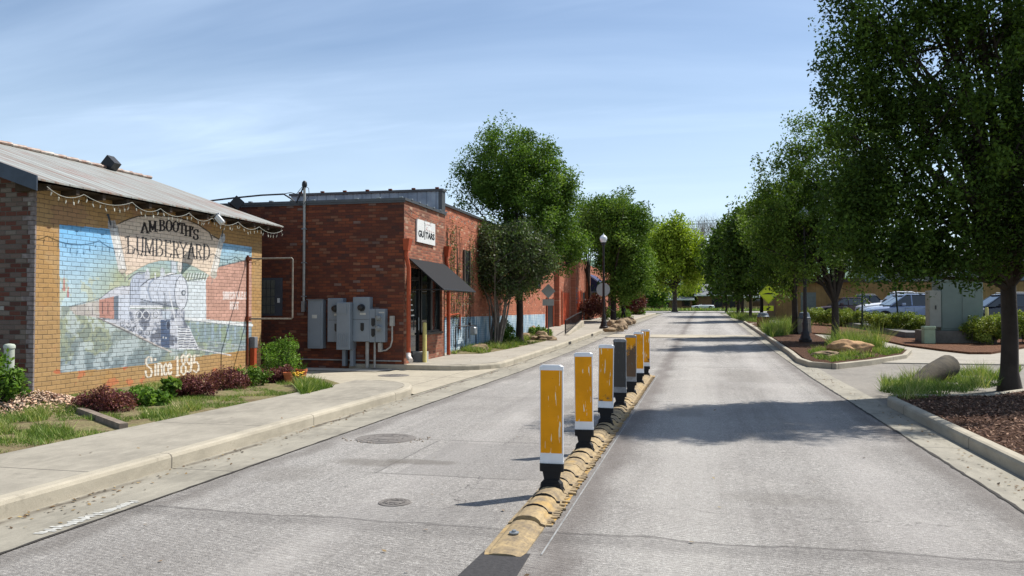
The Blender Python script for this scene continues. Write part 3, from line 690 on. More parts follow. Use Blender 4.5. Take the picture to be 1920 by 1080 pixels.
for ch, a, b, c_, d in (('A', 572, 665, 170, 318), ('M', 680, 782, 150, 298), ('.', 792, 812, 250, 280), ('B', 832, 908, 135, 288), ('O', 925, 1010, 135, 295), ('O', 1025, 1105, 150, 305), ('T', 1118, 1190, 178, 325), ('H', 1198, 1285, 215, 360), ("'", 1298, 1318, 235, 275), ('S', 1318, 1392, 270, 415)):
    glyph(ch, z1(a), z1(b), z2(c_), z2(d), 3.8, 2.2, (38, 30, 30), 1, .12 if ch in 'TH' else .04)
for ch, a, b, c_, d in (('L', 358, 470, 368, 612), ('U', 492, 605, 378, 636), ('M', 612, 752, 398, 645), ('B', 768, 882, 405, 652), ('E', 902, 1000, 425, 662), ('R', 1020, 1112, 440, 672), ('Y', 1118, 1225, 452, 675), ('A', 1242, 1338, 462, 688), ('R', 1350, 1440, 480, 692), ('D', 1458, 1555, 480, 700)):
    glyph(ch, z1(a)+.5, z1(b), z2(c_), z2(d), 3.0, 1.5, (52, 50, 54), .97, .07)
for ch, a, b, c_, d in (('S', 232, 292, 850, 1025), ('i', 306, 326, 850, 1008), ('n', 336, 376, 836, 1005), ('c', 384, 418, 836, 1005), ('e', 420, 456, 832, 1000), ('1', 488, 522, 850, 1008), ('8', 532, 576, 832, 1000), ('9', 580, 626, 826, 990), ('5', 632, 688, 835, 982)):
    for dx, cl in ((-1.2, (150, 110, 66)), (0, (236, 228, 212))): glyph(ch, 220+a/4.5+dx, 220+b/4.5+dx, 480+c_/4.5, 480+d/4.5, 3.8, 2.2, cl, .95 if dx == 0 else .7)
for wd, x0, x1, y0, y1 in (("HUNTSVILLE'S", 417, 463, 547.5, 561), ('BEST', 430, 447, 566, 579.5)):
    n = len(wd); ww = (x1-x0)/n
    for i, ch in enumerate(wd): glyph(ch, x0+i*ww+.6, x0+(i+1)*ww-.6, y0, y1, 1.7, 1.6, (238, 226, 220), .85)
Cc *= (1 + (n2[..., None]-.5)*.25)
vv = np.stack([np.full(yy.shape, MX+.012), yy, zzg], -1).reshape(-1, 3)
idx = np.arange(ny*nz).reshape(nz, ny)
ff = np.stack([idx[:-1, :-1], idx[:-1, 1:], idx[1:, 1:], idx[1:, :-1]], -1).reshape(-1, 4)
g_ = lin((178, 184, 184)); Cc = np.where(mur[..., None], (g_+(Cc-g_)*.98).clip(.012, 1)*.96+.012, Cc)
mural = np_mesh('painted_mural', vv, ff, mPAINT, bl, tint=(Cc.reshape(-1, 3)*.92).clip(0, 1))
mural['label'] = 'steam train mural with banner lettering on the yellow brick wall'
# roof, rafters, rake board
mb = MB(); 
def roofz(x): return 3.68 + (abs(x+14.1) and (3.85-abs(x+14.1)))*.36
ex, rx0, ex2 = -10.22, -14.1, -18.0
ez, rz_ = 3.66, 5.0
for (xa, za, xb, zb) in ((ex, ez, rx0, rz_), (rx0, rz_, ex2, ez)):
    mb.add([(xa, 10.75, za), (xb, 10.75, zb), (xb, 18.5, zb), (xa, 18.5, za), (xa, 10.75, za-.03), (xb, 10.75, zb-.03), (xb, 18.5, zb-.03), (xa, 18.5, za-.03)], [(0,1,2,3),(7,6,5,4),(0,4,5,1),(1,5,6,2),(2,6,7,3),(3,7,4,0)])
roof = mb.build('roof', mROOF, bl)
mb = MB(); y = 10.8
while y < 18.4: mb.cyl((rx0, y, rz_+.03), (rx0, y+.36, rz_+.045), .04, .045, 8); y += .37
mb.build('ridge_cap', M('ridge_metal', srgb(176, 172, 164), .6, .3, .3, .5, 5, c2=srgb(124, 84, 66)), roof)
mb = MB(); mb.add([(ex, 10.72, ez+.04), (rx0, 10.72, rz_+.04), (rx0, 10.72, rz_-.2), (ex, 10.72, ez-.2), (ex, 10.745, ez+.04), (rx0, 10.745, rz_+.04), (rx0, 10.745, rz_-.2), (ex, 10.745, ez-.2)], [(0,1,2,3),(7,6,5,4),(0,4,5,1),(1,5,6,2),(2,6,7,3),(3,7,4,0)])
mb.build('rake_board', M('blue_grey_flashing', srgb(70, 78, 90), .5, .3), roof)
for y in np.arange(11.0, 18.5, .62):
    mb = MB(); dx = ex-.04-MX-0.02; mb.prism([(MX-.3, y, ez+.02), (ex-.05, y, ez-.055), (ex-.05, y, ez-.15), (MX-.3, y, ez-.15)], (0, .07, 0)); mb.build('rafter', mWOOD, roof)
mb = MB(); mb.prism([(MX+.015, 11.1, 3.6), (ex-.1, 11.1, ez-.04), (ex-.1, 11.1, ez-.055), (MX+.015, 11.1, 3.585)], (0, 7.3, 0)); mb.build('soffit_board', mWOOD, roof)
for (x, y, s, r) in ((rx0+.05, 17.0, .15, .75), ):
    m4 = Matrix.Translation((x, y, rz_+.12)) @ Matrix.Rotation(r, 4, 'Y'); mb = MB(); mb.box(-s, s, -.12, .12, -s, s, m4); mb.build('roof_vent', mDKMET, roof)
p = WD(444, 381, 21.0); m4 = Matrix.Translation(p) @ Matrix.Rotation(.6, 4, 'Z') @ Matrix.Rotation(.7, 4, 'Y'); mb = MB(); mb.box(-.13, .13, -.16, .16, -.13, .13, m4); mb.cyl(p, p-Vector((0, 0, .5)), .03); mb.build('roof_vent', mDKMET, roof)
# white corner streak of old mortar
mb = MB()
for k in range(44): 
    z = .25+k*.0775; wdt = random.choice((.05, .09, .10, .2 if random.random() < .35 else .07))
    mb.box(MX-.03-wdt, MX+.014, 11.088, 11.12, z, z+.068)
mb.build('corner_bricks', M('old_limewash', srgb(140, 130, 128), .95, var=.5, scale=14), wall)
# light strings under the eave
def light_string(label, pts, sag, n, bulb=.012, drop=.07, mat=None, cable=.005, cat='string lights', group=None):
    o = thing('string_lights', label, cat, pts[0], group=group); mb = MB(); bb = MB()
    for a, b in zip(pts, pts[1:]):
        a, b = Vector(a), Vector(b); k = 8
        q = [a.lerp(b, i/k)-Vector((0, 0, sag*4*(i/k)*(1-i/k))) for i in range(k+1)]
        mb.tube(q, cable, 4)
        m = max(2, int(n*(b-a).length))
        for i in range(m):
            tq = (i+.5)/m; c = a.lerp(b, tq)-Vector((0, 0, sag*4*tq*(1-tq)))
            e = c-Vector((random.uniform(-.03, .03), random.uniform(-.03, .03), drop*random.uniform(.6, 1.2)))
            mb.cyl(c, e, cable*.7, n=3); bb.cyl(e, e-Vector((random.uniform(-.02, .02), random.uniform(-.02, .02), .05)), bulb, bulb*.5, 6)
    mb.build('cable', mDKMET if mat is None else mat, o); build_each(bb, 'bulb', mBULB, o); return o
mBULB = M('frosted_bulb', srgb(206, 202, 186), .3, 0, .5, .1)
ys = [10.9, 11.7, 12.9, 13.7, 14.6, 15.4, 16.4, 17.3, 18.4]
light_string('string of small white bulbs drooping under the rusty eave above the mural', [(ex+.03, y, 3.55-.02*(i % 2)) for i, y in enumerate(ys)], .11, 7, mat=M('pale_cord', srgb(170, 170, 160), .6))
# flood light
p = WX(413, 412, -10.1); fl = thing('flood_light', 'white flood light hanging from the eave above the mural banner', 'flood light', p)
m4 = Matrix.Translation(p) @ Matrix.Rotation(.5, 4, 'Z') @ Matrix.Rotation(-.7, 4, 'Y'); mb = MB(); mb.box(-.05, .05, -.15, .15, -.1, .1, m4, bev=.02)
for i in range(4): mb.box(-.075, -.05, -.12+i*.07, -.10+i*.07, -.09, .09, m4)
mWHITE = M('white_enamel', srgb(214, 214, 210), .45, var=.15)
mb.build('housing', mWHITE, fl); mb = MB(); mb.box(.051, .056, -.13, .13, -.085, .085, m4); mb.build('lens', M('pale_glass', srgb(200, 206, 208), .1, 0, .8, .05), fl)
mb = MB(); mb.tube([p+Vector((0, 0, .05)), p+Vector((-.04, .02, .14)), (ex-.12, p.y, 3.58)], .02, 6); mb.build('bracket', mGALV, fl)
# pipe sign frame sticking out at the far corner
fr = thing('pipe_frame', 'empty weathered pipe frame bracketed to the end of the mural wall', 'pipe frame', (MX, 17.45, 1.5))
z_t = WX(480, 487, MX).z; z_b = WX(480, 597, MX).z; pA = WY(549, 487, 17.45); xo = pA.x
mPIPE = M('weathered_pipe', srgb(172, 170, 164), .6, .3, .4, .35, 10); mRUST = M('rusty_steel', srgb(118, 62, 40), .8, .1, .2, .5, 14)
mb = MB(); mb.tube([(MX, 17.45, z_t), (xo-.03, 17.45, z_t), (xo, 17.45, z_t-.03), (xo, 17.45, z_b+.03), (xo-.03, 17.45, z_b), (MX, 17.45, z_b)], .019, 8); mb.build('pipe_loop', M('brown_grey_pipe', srgb(150, 142, 130), .7, .2, .3, .5, 14), fr)
mb = MB(); mb.cyl((MX+.03, 17.45, z_t+.08), (MX+.03, 17.45, .25), .028, n=8); mb.build('post', mRUST, fr)
mb = MB(); mb.box(MX+.01, MX+.09, 17.38, 17.52, z_t-.05, z_t+.04); mb.box(MX+.01, MX+.09, 17.38, 17.52, z_b-.05, z_b+.05); build_each(mb, 'bracket', mRUST, fr)
op = thing('outlet_post', 'grey electrical box on an orange-painted pipe at the mural wall end', 'outlet post', (MX+.1, 17.62, .1))
mORANGE = M('rust_red_paint', srgb(168, 76, 44), .6, 0, .3, .3, 8)
zt = WX(481, 652, MX+.1).z; mb = MB(); mb.box(MX+.04, MX+.16, 17.55, 17.66, .05, zt); mb.build('pipe', mORANGE, op)
mb = MB(); mb.box(MX+.02, MX+.17, 17.54, 17.69, zt, zt+.27, bev=.012); mb.build('box', M('grey_box_paint', srgb(112, 114, 118), .6), op)
# vent pipe by the left corner
p = G(16, 752, .12); vp = thing('vent_pipe', 'pale grey capped pipe standing by the corner of the mural building', 'pipe', p)
mPG = M('pale_grey_paint', srgb(176, 182, 168), .6, var=.2)
mb = MB(); mb.cyl(p-Vector((0, 0, .1)), p+Vector((0, 0, .86)), .075, n=20); mb.build('pipe', mPG, vp, True)
mb = MB(); mb.lathe([(.086, 0), (.088, .04), (.07, .065), (.02, .075)], p+Vector((0, 0, .84)), 20); mb.build('cap', mPG, vp, True)
# ================================================================ guitar shop building
RB = [(0, srgb(134, 74, 50)), (.2, srgb(108, 60, 46)), (.38, srgb(142, 80, 54)), (.52, srgb(98, 56, 46)), (.66, srgb(118, 66, 48)), (.82, srgb(82, 56, 50)), (.88, srgb(146, 100, 76)), (.965, srgb(140, 118, 108))]
mRB1 = brick_mat('red_brick_front', 1, RB, srgb(92, 64, 52), stain=.55, wash=(srgb(92, 52, 40), .35))
RBX = [(0, srgb(158, 92, 68)), (.25, srgb(132, 80, 64)), (.5, srgb(168, 104, 80)), (.72, srgb(112, 72, 60)), (.86, srgb(166, 118, 92)), (.95, srgb(190, 156, 132))]
mRB0 = brick_mat('red_brick_side', 0, RBX, srgb(150, 122, 98), stain=.55, wash=(srgb(150, 100, 78), .2))
mRB2 = brick_mat('washed_brick_side', 0, RBX, srgb(168, 118, 92), stain=.3, wash=(srgb(184, 112, 84), .5), blue=1.32)
mOR0 = brick_mat('orange_brick_side', 0, RBX, srgb(178, 120, 90), stain=.15, wash=(srgb(172, 108, 84), .55))
mTRIM = M('dark_parapet_flashing', srgb(84, 86, 88), .5, .4, .4)
mBLACKF = M('black_canvas', srgb(24, 24, 27), .9, var=.2, scale=3)
mGLASS = M('dark_shop_glass', srgb(26, 32, 34), .04, 0, .9, .3, 1)
mFRAME = M('black_window_frame', srgb(22, 22, 24), .4, .2, .4)
GX, GY = -7.5, 19.8
YE = WX(834, 600, GX).y          # far end of the shop block (about 23.2)
ZP = 4.40
yd0, yd1 = WX(769, 600, GX).y, WX(791, 600, GX).y; yw0 = WX(794, 600, GX).y; yw1 = WX(829, 600, GX).y
gb = thing('brick_building', 'dark red brick guitar shop with a black awning and a metal-clad upper storey', 'building', (GX-6, GY+2, .1))
zs = WX(830, 622, GX).z; zh = WX(768, 497, GX).z-.05
mb = MB(); mb.box(-26, GX-.15, GY, YE-.002, -.2, ZP)                       # body
wallb = mb.build('wall', [mRB1], gb)
mb = MB(); T = (GX-.15, GX)
mb.box(*T, GY, yd0, -.2, ZP); mb.box(*T, yw1, YE, -.2, ZP); mb.box(*T, yd0, yw1, zh, ZP); mb.box(GX-.15, GX, yd1+.1, yw1, -.2, zs)
mb.build('side_wall', mRB0, gb)
mb = MB(); mb.box(GX-.149, GX-.002, GY-.003, GY+.001, -.2, ZP); mb.build('corner_return', mRB1, gb)
dr = MB(); dr.box(GX-.149, GX-.11, yd0, yd1, .12, zh); door = dr.build('glass_door', mGLASS, gb)
mb = MB()
for a, b in ((yd0, yd0+.06), (yd1-.06, yd1)): mb.box(GX-.11, GX-.07, a, b, .12, zh)
mb.box(GX-.11, GX-.07, yd0+.06, yd1-.06, .12, .3); mb.box(GX-.11, GX-.07, yd0+.06, yd1-.06, 2.35, 2.45); mb.build('door_frame', mFRAME, door)
mb = MB(); mb.cyl((GX-.04, yd1-.15, 1.0), (GX-.04, yd1-.15, 1.35), .014, n=8); mb.build('handle', mGALV, door)
mb = MB()
for i in range(5):
    z = 1.95-i*.14; mb.box(GX-.108, GX-.104, yd0+.16+.05*i, yd0+.36+.06*i, z, z+.035)
mb.box(GX-.108, GX-.104, yd0+.2, yd0+.23, 1.3, 2.05)
mb.build('door_lettering', mWHITE, door)
ym = [yd1+.1, (yd1+.1+yw1)/2+.05, yw1]
for a, b in zip(ym, ym[1:]):
    mb = MB(); mb.box(GX-.149, GX-.12, a, b, zs, zh); wn = mb.build('window', mGLASS, gb)
    mb = MB(); mb.box(GX-.12, GX-.06, a, a+.09, zs, zh); mb.box(GX-.12, GX-.06, b-.07, b, zs, zh); mb.box(GX-.12, GX-.06, a+.09, b-.07, zs, zs+.07); mb.build('frame', mFRAME, wn)
mb = MB(); mb.box(GX-.14, GX+.03, yd1+.1, yw1, zs-.04, zs+.02); mb.build('window_sill', mFRAME, gb)
mb = MB(); mb.box(-26, GX+.05, GY-.05, GY+.25, ZP, ZP+.07); mb.box(GX-.25, GX+.05, GY+.25, YE, ZP, ZP+.07)
mb.box(-26, GX+.03, GY-.03, GY-.001, ZP-.05, ZP); mb.build('parapet_cap', mTRIM, gb)
mb = MB()
for x in np.arange(-13.2, -7.4, .62): mb.box(x, x+.09, GY-.07, GY+.02, ZP+.07, ZP+.10)
for y in np.arange(GY+.4, YE, .6): mb.box(GX-.02, GX+.07, y, y+.09, ZP+.07, ZP+.10)
build_each(mb, 'cap_cleat', mGALV, gb)
zc_ = WY(834, 358, YE).z; xl = WY(546, 377, YE).x
t = NT('corrugated_cladding'); o = t.xyz(); fr_ = t.math('FRACT', t.math('DIVIDE', o['X'], .30)); m_ = t.math('LESS_THAN', fr_, .12)
c = t.mix(t.ramp(t.noise(2, 4), [(.4, 0.0), (.7, 1.0)]), srgb(118, 128, 140), srgb(150, 158, 166)); c = t.mix(t.math('MULTIPLY', m_, .5), c, srgb(86, 94, 104)); t.color(c)
t.bump(t.math('SINE', t.math('MULTIPLY', o['X'], 2*math.pi/.15)), .4, .02); mCLAD = t.set(.45, .5, .4)
mb = MB(); mb.box(xl, GX-.12, YE, YE+.28, ZP-.6, zc_); up = mb.build('upper_storey', mCLAD, gb)
mb = MB(); mb.box(xl-.05, GX-.06, YE-.06, YE+.32, zc_, zc_+.07); mb.box(GX-.2, GX-.09, YE-.02, YE+.30, ZP, zc_); mb.build('roof_edge', mTRIM, up)
mb = MB()
for x in np.arange(xl+.3, GX-.2, .75): mb.box(x, x+.10, YE-.10, YE-.02, zc_+.07, zc_+.11)
build_each(mb, 'roof_cleat', mRUST, up)
# service mast
xm = WY(570, 500, GY-.06).x; zt = WY(567, 349, GY).z; zb = WY(575, 565, GY).z
sm = thing('service_mast', 'tall grey electric service pipe strapped to the dark brick wall', 'service mast', (xm, GY-.06, zb))
mb = MB(); mb.cyl((xm, GY-.06, zb), (xm, GY-.06, zt), .035, n=12); mb.build('pipe', mPIPE, sm, True)
mb = MB(); mb.lathe([(.045, 0), (.07, .05), (.065, .13), (.03, .18)], (xm, GY-.06, zt-.05), 12); mb.build('weatherhead', mDKMET, sm, True)
mb = MB(); mb.box(xm-.05, xm+.05, GY-.11, GY, zb-.28, zb); mb.build('junction_box', mGALV, sm)
mb = MB()
for z in (1.9, 2.8, 3.7): mb.box(xm-.06, xm+.06, GY-.10, GY, z, z+.03)
build_each(mb, 'strap', mGALV, sm)
sc_ = thing('service_cable', 'black overhead cable sagging to the service mast', 'cable', (xm, GY-.06, zt))
mb = MB(); a = Vector((xm, GY-.1, zt-.02)); Da = depth(a)
mb.tube([a, WD(556, 380, Da), WD(545, 372, Da), WD(532, 364, Da), WD(490, 366, Da), WD(440, 371, Da), WD(398, 376, Da), WD(340, 386, Da+1), WD(280, 392, Da+3)], .022, 6)
mb.tube([WD(556, 364, Da), WD(545, 361, Da), WD(530, 364, Da)], .010, 5)
mb.tube([a+Vector((0, 0, .02)), a+Vector((.15, -.02, -.06)), a+Vector((.17, -.02, -.25)), a+Vector((.02, -.04, -.5))], .008, 5)
mb.tube([a+Vector((-.03, 0, 0)), a+Vector((-.2, -.02, -.2)), a+Vector((-.15, -.02, -.45)), a+Vector((0, -.04, -.55))], .008, 5)
mb.build('cable', mDKMET, sc_); bpy.data.objects[sc_.name]
# blocked window by the mural building
x0, x1 = WY(489, 540, GY).x-.3, WY(530, 540, GY).x; z1_, z0_ = WY(510, 521, GY).z, WY(510, 592, GY).z
mb = MB(); mb.box(x0, x1, GY-.02, GY+.01, z0_, z1_); wf = mb.build('blocked_window', M('grey_frame', srgb(70, 74, 82), .7), gb)
mb = MB()
for i in range(5):
    for j in range(4):
        xx = x0+.1+i*(x1-x0-.3)/5; zz_ = z0_+.06+j*(z1_-z0_-.1)/4; mb.box(xx, xx+(x1-x0-.3)/5-.02, GY-.035, GY-.02, zz_, zz_+(z1_-z0_-.1)/4-.02)
mb.build('glass_block', M('dirty_glass_block', srgb(88, 94, 88), .3, 0, .5, .4, 8), wf)
mb = MB(); mb.box(x1-.13, x1-.07, GY-.05, GY-.02, z0_+.35, z0_+.47); mb.build('latch', mWHITE, wf)
# meter boxes
mMET = M('meter_box_enamel', srgb(128, 137, 145), .5, .1, .4, .12, 3); mMETD = M('meter_socket_black', srgb(24, 25, 28), .3, .1, .5)
mGLS = M('meter_glass', srgb(128, 132, 132), .12, 0, .8, .4, 30); mLBL = M('pale_label', srgb(196, 196, 188), .7)
def mx(u): return WY(u, 600, GY-.15).x
def mz(v): return WY(650, v, GY-.15).z
def mbox(name, label, u0, u1, v0, v1, d, extra):
    x0, x1, z0, z1 = mx(u0), mx(u1), mz(v1), mz(v0)
    o = thing(name, label, 'meter box', ((x0+x1)/2, GY, z0), group='grey electric boxes on the brick wall')
    mb = MB(); mb.box(x0, x1, GY-d, GY-.002, z0, z1, bev=.012); mb.build('cabinet', mMET, o)
    extra(o, x0, x1, z0, z1, GY-d); return o
def meter(o, x, z, y, r, glass):
    m4 = Matrix.Translation((x, y, z)) @ Matrix.Rotation(R(90), 4, 'X')
    mb = MB(); mb.lathe([(r*1.12, 0), (r*1.12, .025), (r, .03)], n=20, M4=m4); q = mb.build('meter', mMET if glass is mGLS else mMETD, o)
    mb = MB(); mb.lathe([(r, .03), (r, .09), (r*.8, .13), (r*.1, .14)], n=20, M4=m4); mb.build('meter_dome', glass, q, True)
def port(o, x, z, y):
    mb = MB(); mb.prism([(x-.045, y-.003, z+.1), (x+.045, y-.003, z+.1), (x+.045, y-.003, z-.07), (x+.015, y-.003, z-.11), (x-.015, y-.003, z-.11), (x-.045, y-.003, z-.07)], (0, -.02, 0)); mb.build('access_port', mMETD, o)
def e1(o, x0, x1, z0, z1, y):
    mb = MB(); mb.box(x0+.06, x1-.06, y-.012, y-.001, z0+.06, z1-.06); dd = mb.build('door', mMET, o)
    mb = MB(); mb.box((x0+x1)/2-.08, (x0+x1)/2+.06, y-.016, y-.0125, z0+.73*(z1-z0)-.14, z0+.73*(z1-z0)-.05); mb.build('label', mLBL, dd)
    mb = MB(); mb.cyl((x0+.09, y-.03, z0+.45), (x0+.09, y-.012, z0+.45), .015, n=8); mb.build('latch', mGALV, dd)
    mb = MB(); mb.box(x0-.02, x1+.02, y-.03, GY-.002, z1, z1+.012); mb.build('rain_lip', mMET, o)
mbox('meter_box', 'tall grey electrical cabinet with a flat door, leftmost on the brick wall', 579, 607, 562, 654, .22, e1)
def e2(o, x0, x1, z0, z1, y):
    zz_ = z0+.5*(z1-z0); cx = (x0+x1)/2+.02
    mb = MB(); mb.box(x0, x1, y-.006, y+.001, zz_-.006, zz_); mb.build('seam', mMETD, o)
    meter(o, cx, z0+.76*(z1-z0), y, .085, mMETD); port(o, cx+.02, z0+.33*(z1-z0), y)
    mb = MB(); mb.box(cx-.05, cx+.11, y-.004, y-.001, z0+.6*(z1-z0), z0+.645*(z1-z0)); mb.build('label', mLBL, o)
mbox('meter_box', 'wide grey meter box with one black meter, beside the tall flat cabinet', 616, 645, 559, 641, .22, e2)
mbox('meter_box', 'wide grey meter box with one black meter, beside the twin-meter box', 664, 695, 557, 640, .24, e2)
def e3(o, x0, x1, z0, z1, y):
    mb = MB(); mb.box(x0+.02, x1-.09, y-.015, y-.001, z0+.76*(z1-z0), z1-.03); mb.build('cover', mMET, o)
    mb = MB()
    for i in range(6): 
        xx = x0+.05+i*.055; mb.box(xx, xx+.014, y-.014, y-.001, z0+.08, z0+.42)
    mb.build('vent_ribs', mMET, o)
    mb = MB()
    for xx in (x0+.12, x0+.34): mb.box(xx-.045, xx+.045, GY-.22, GY-.06, .1, z0+.001)
    build_each(mb, 'conduit', mMET, o)
mbox('meter_box', 'narrow projecting grey box with vertical ribs between the two black meters', 639, 664, 567, 655, .42, e3)
def e4(o, x0, x1, z0, z1, y):
    xs = x0+.4*(x1-x0)
    mb = MB(); mb.box(xs-.004, xs+.004, y-.005, y+.001, z0, z1); mb.build('seam', mMETD, o)
    for k in (.73, .42): meter(o, x0+.66*(x1-x0), z0+k*(z1-z0), y, .075, mGLS)
    for k in (.6, .29): port(o, x0+.27*(x1-x0), z0+k*(z1-z0), y)
    mb = MB(); mb.box(xs+.1, xs+.25, y-.004, y-.001, z0+.87*(z1-z0), z0+.91*(z1-z0)); mb.build('label', mLBL, o)
    mb = MB(); mb.tube([(x1-.15, y+.1, z0+.0), (x1-.15, y+.1, z0-.2), (x1-.1, y+.1, z0-.22), (x1+.0, y+.1, z0-.21), (x1+.12, y+.1, z0-.12), (x1+.17, y+.1, z0+.05), (x1+.17, y+.1, z0+.6)], .022, 8); mb.box(x1-.2, x1-.1, y+.05, y+.15, z0-.25, z0-.02); mb.box(x1+.12, x1+.22, y+.05, y+.16, z0+.42, z0+.68); mb.build('conduit_loop', mPIPE, o)
mbox('meter_box', 'smaller grey box with two clear round meters and a looping pipe', 694, 723, 579, 641, .22, e4)
cd = thing('conduit_legs', 'two thin grey pipes running from the meter boxes to the slab', 'pipe', (mx(689), GY-.1, .05)); mb = MB(); mb.cyl((mx(688), GY-.12, .05), (mx(688), GY-.12, mz(641)), .05, n=10); mb.build('thick_pipe', mPIPE, cd); mb = MB(); mb.cyl((mx(702), GY-.12, .05), (mx(702), GY-.12, mz(641)), .03, n=10); mb.build('thin_pipe', mPIPE, cd)
bc = thing('base_conduit', 'long pale conduit running along the foot of the dark brick wall', 'pipe', (-10, GY-.04, .28)); mb = MB(); mb.cyl((-13.5, GY-.03, .26), (GX-.05, GY-.03, .235), .018, n=6); mb.build('conduit', mPIPE, bc)
# downspouts
def downspout(label, y, ztop, zbot, kick=True):
    o = thing('downspout', label, 'downspout', (GX+.09, y, zbot), group='rust-red downspouts of the guitar shop')
    mb = MB(); mb.tube([(GX+.05, y, ztop-.3), (GX+.05, y, ztop-.45), (GX+.10, y+.05, ztop-.75), (GX+.10, y+.05, zbot)], .055, 12); mb.build('pipe', mORANGE, o, True)
    mb = MB(); mb.add([(GX+.002, y-.09, ztop-.3), (GX+.12, y-.09, ztop-.3), (GX+.12, y+.09, ztop-.3), (GX+.002, y+.09, ztop-.3), (GX+.002, y-.13, ztop), (GX+.18, y-.13, ztop), (GX+.18, y+.13, ztop), (GX+.002, y+.13, ztop)], [(0,3,2,1),(4,5,6,7),(0,1,5,4),(1,2,6,5),(2,3,7,6),(3,0,4,7)]); mb.build('conductor_head', mORANGE, o)
    if kick: 
        mb = MB(); mb.tube([(GX+.10, y+.05, zbot+.06), (GX+.12, y, zbot-.02), (GX+.25, y-.18, zbot-.10)], .065, 12); mb.build('elbow', M('chipped_white_pipe', srgb(214, 204, 196), .6, var=.3, scale=20), o, True)
    return o
downspout('rust-red downspout with a chipped white elbow at the shop corner', WX(758, 600, GX).y-.0, WX(760, 448, GX).z, .36)
downspout('rust-red downspout between the shop window and the blue-based wall', WX(835, 600, GX).y-.05, WX(833, 462, GX).z, .2, False)
# sign, awning
sg = thing('shop_sign', 'square white GUITARS sign on the red brick', 'sign', (GX, WX(796, 434, GX).y, 3)); 
ya, yb = WX(779, 434, GX).y, WX(813, 434, GX).y; za, zb = WX(779, 410, GX).z, WX(779, 453, GX).z
mb = MB(); mb.box(GX+.01, GX+.05, ya, yb, zb, za); mb.build('board', mWHITE, sg)
mBLK = M('black_sign_paint', srgb(26, 26, 28), .6)
def text_mesh(name, txt, size, mat, M4, parent, xs=1.0, bold=0.0, extr=.002):
    cu = bpy.data.curves.new(name, 'FONT'); cu.body = txt; cu.size = size; cu.align_x = 'CENTER'; cu.align_y = 'CENTER'; cu.offset = bold; cu.extrude = extr
    o = bpy.data.objects.new(name, cu); COL.objects.link(o); bpy.context.view_layer.update()
    dg = bpy.context.evaluated_depsgraph_get(); me = bpy.data.meshes.new_from_object(o.evaluated_get(dg)); bpy.data.objects.remove(o)
    me.transform(M4 @ Matrix.Diagonal((xs, 1, 1, 1))); me.materials.clear(); me.materials.append(mat)
    q = bpy.data.objects.new(name, me); COL.objects.link(q); put(q, parent); return q
def wall_frame(x, y, z):  # local x -> +Y, local y -> +Z, normal -> +X
    return Matrix(((0, 0, 1, x), (1, 0, 0, y), (0, 1, 0, z), (0, 0, 0, 1)))
H = za-zb; Wd = yb-ya
def fit_text(name, txt, a, b, z0, z1, x, mat, parent, bold=.004):
    q = text_mesh(name, txt, 1.0, mat, Matrix.Identity(4), parent, 1, bold, .002); me = q.data
    xs_ = [v.co.x for v in me.vertices]; ys_ = [v.co.y for v in me.vertices]; x0, x1, y0, y1 = min(xs_), max(xs_), min(ys_), max(ys_)
    for v in me.vertices: u_, w_, d_ = (v.co.x-x0)/(x1-x0), (v.co.y-y0)/(y1-y0), v.co.z; v.co = (x+d_, a+(b-a)*u_, z0+(z1-z0)*w_)
    return q
fit_text('lettering', 'GU', ya+Wd*.06, ya+Wd*.355, zb+H*.24, zb+H*.53, GX+.054, mBLK, sg, .03); fit_text('lettering', 'TARS', ya+Wd*.45, ya+Wd*.95, zb+H*.24, zb+H*.53, GX+.054, mBLK, sg, .03)
mb = MB(); yi = ya+Wd*.405; mb.box(GX+.051, GX+.054, yi-.028, yi+.028, zb+H*.17, zb+H*.6); mb.box(GX+.051, GX+.054, yi-.014, yi+.014, zb+H*.6, zb+H*.92); mb.build('guitar_neck', mBLK, sg)
mb = MB(); pts = [(0, .0), (.06, .17), (.12, .18), (.05, .1), (.14, .02), (.2, .09), (.26, .01), (.32, .08), (.38, .01), (.46, .07), (.54, .02)]
mb.tube([(GX+.053, ya+Wd*.45+a*Wd*.9, zb+H*.55+b*H*1.1) for a, b in pts], .004, 4); mb.tube([(GX+.053, ya+Wd*(.45+a), zb+H*(.84+b)) for a, b in ((0, 0), (.1, .04), (.3, .02))], .004, 4); mb.build('script_line', M('faded_red_paint', srgb(196, 140, 132), .6), sg)
aw = thing('awning', 'black canvas awning over the shop door and window', 'awning', (GX, yd0, 2.9))
pA, pB = WX(768, 484, GX+.02), WX(833, 492, GX+.02); out = .95; zl = WX(822, 542, GX+out).z
y0a, y1a = pA.y-.02, pB.y+.1; zt_ = pA.z
mb = MB(); mb.add([(GX+.01, y0a, zt_), (GX+.01, y1a, zt_), (GX+out, y1a, zl+.02), (GX+out, y0a, zl+.02), (GX+.01, y0a, zt_-.03), (GX+.01, y1a, zt_-.03), (GX+out-.02, y1a, zl-.01), (GX+out-.02, y0a, zl-.01)], [(0,1,2,3),(7,6,5,4),(0,3,7,4),(1,5,6,2),(2,6,7,3),(0,4,5,1)]); mb.build('canvas', mBLACKF, aw)
mb = MB(); mb.cyl((GX+out, y0a, zl), (GX+out, y1a, zl), .025, n=8)
for y in (y0a+.02, y1a-.02): mb.cyl((GX+out-.02, y, zl), (GX+.01, y, zl), .015, n=6); 
build_each(mb, 'frame_bar', mDKMET, aw)
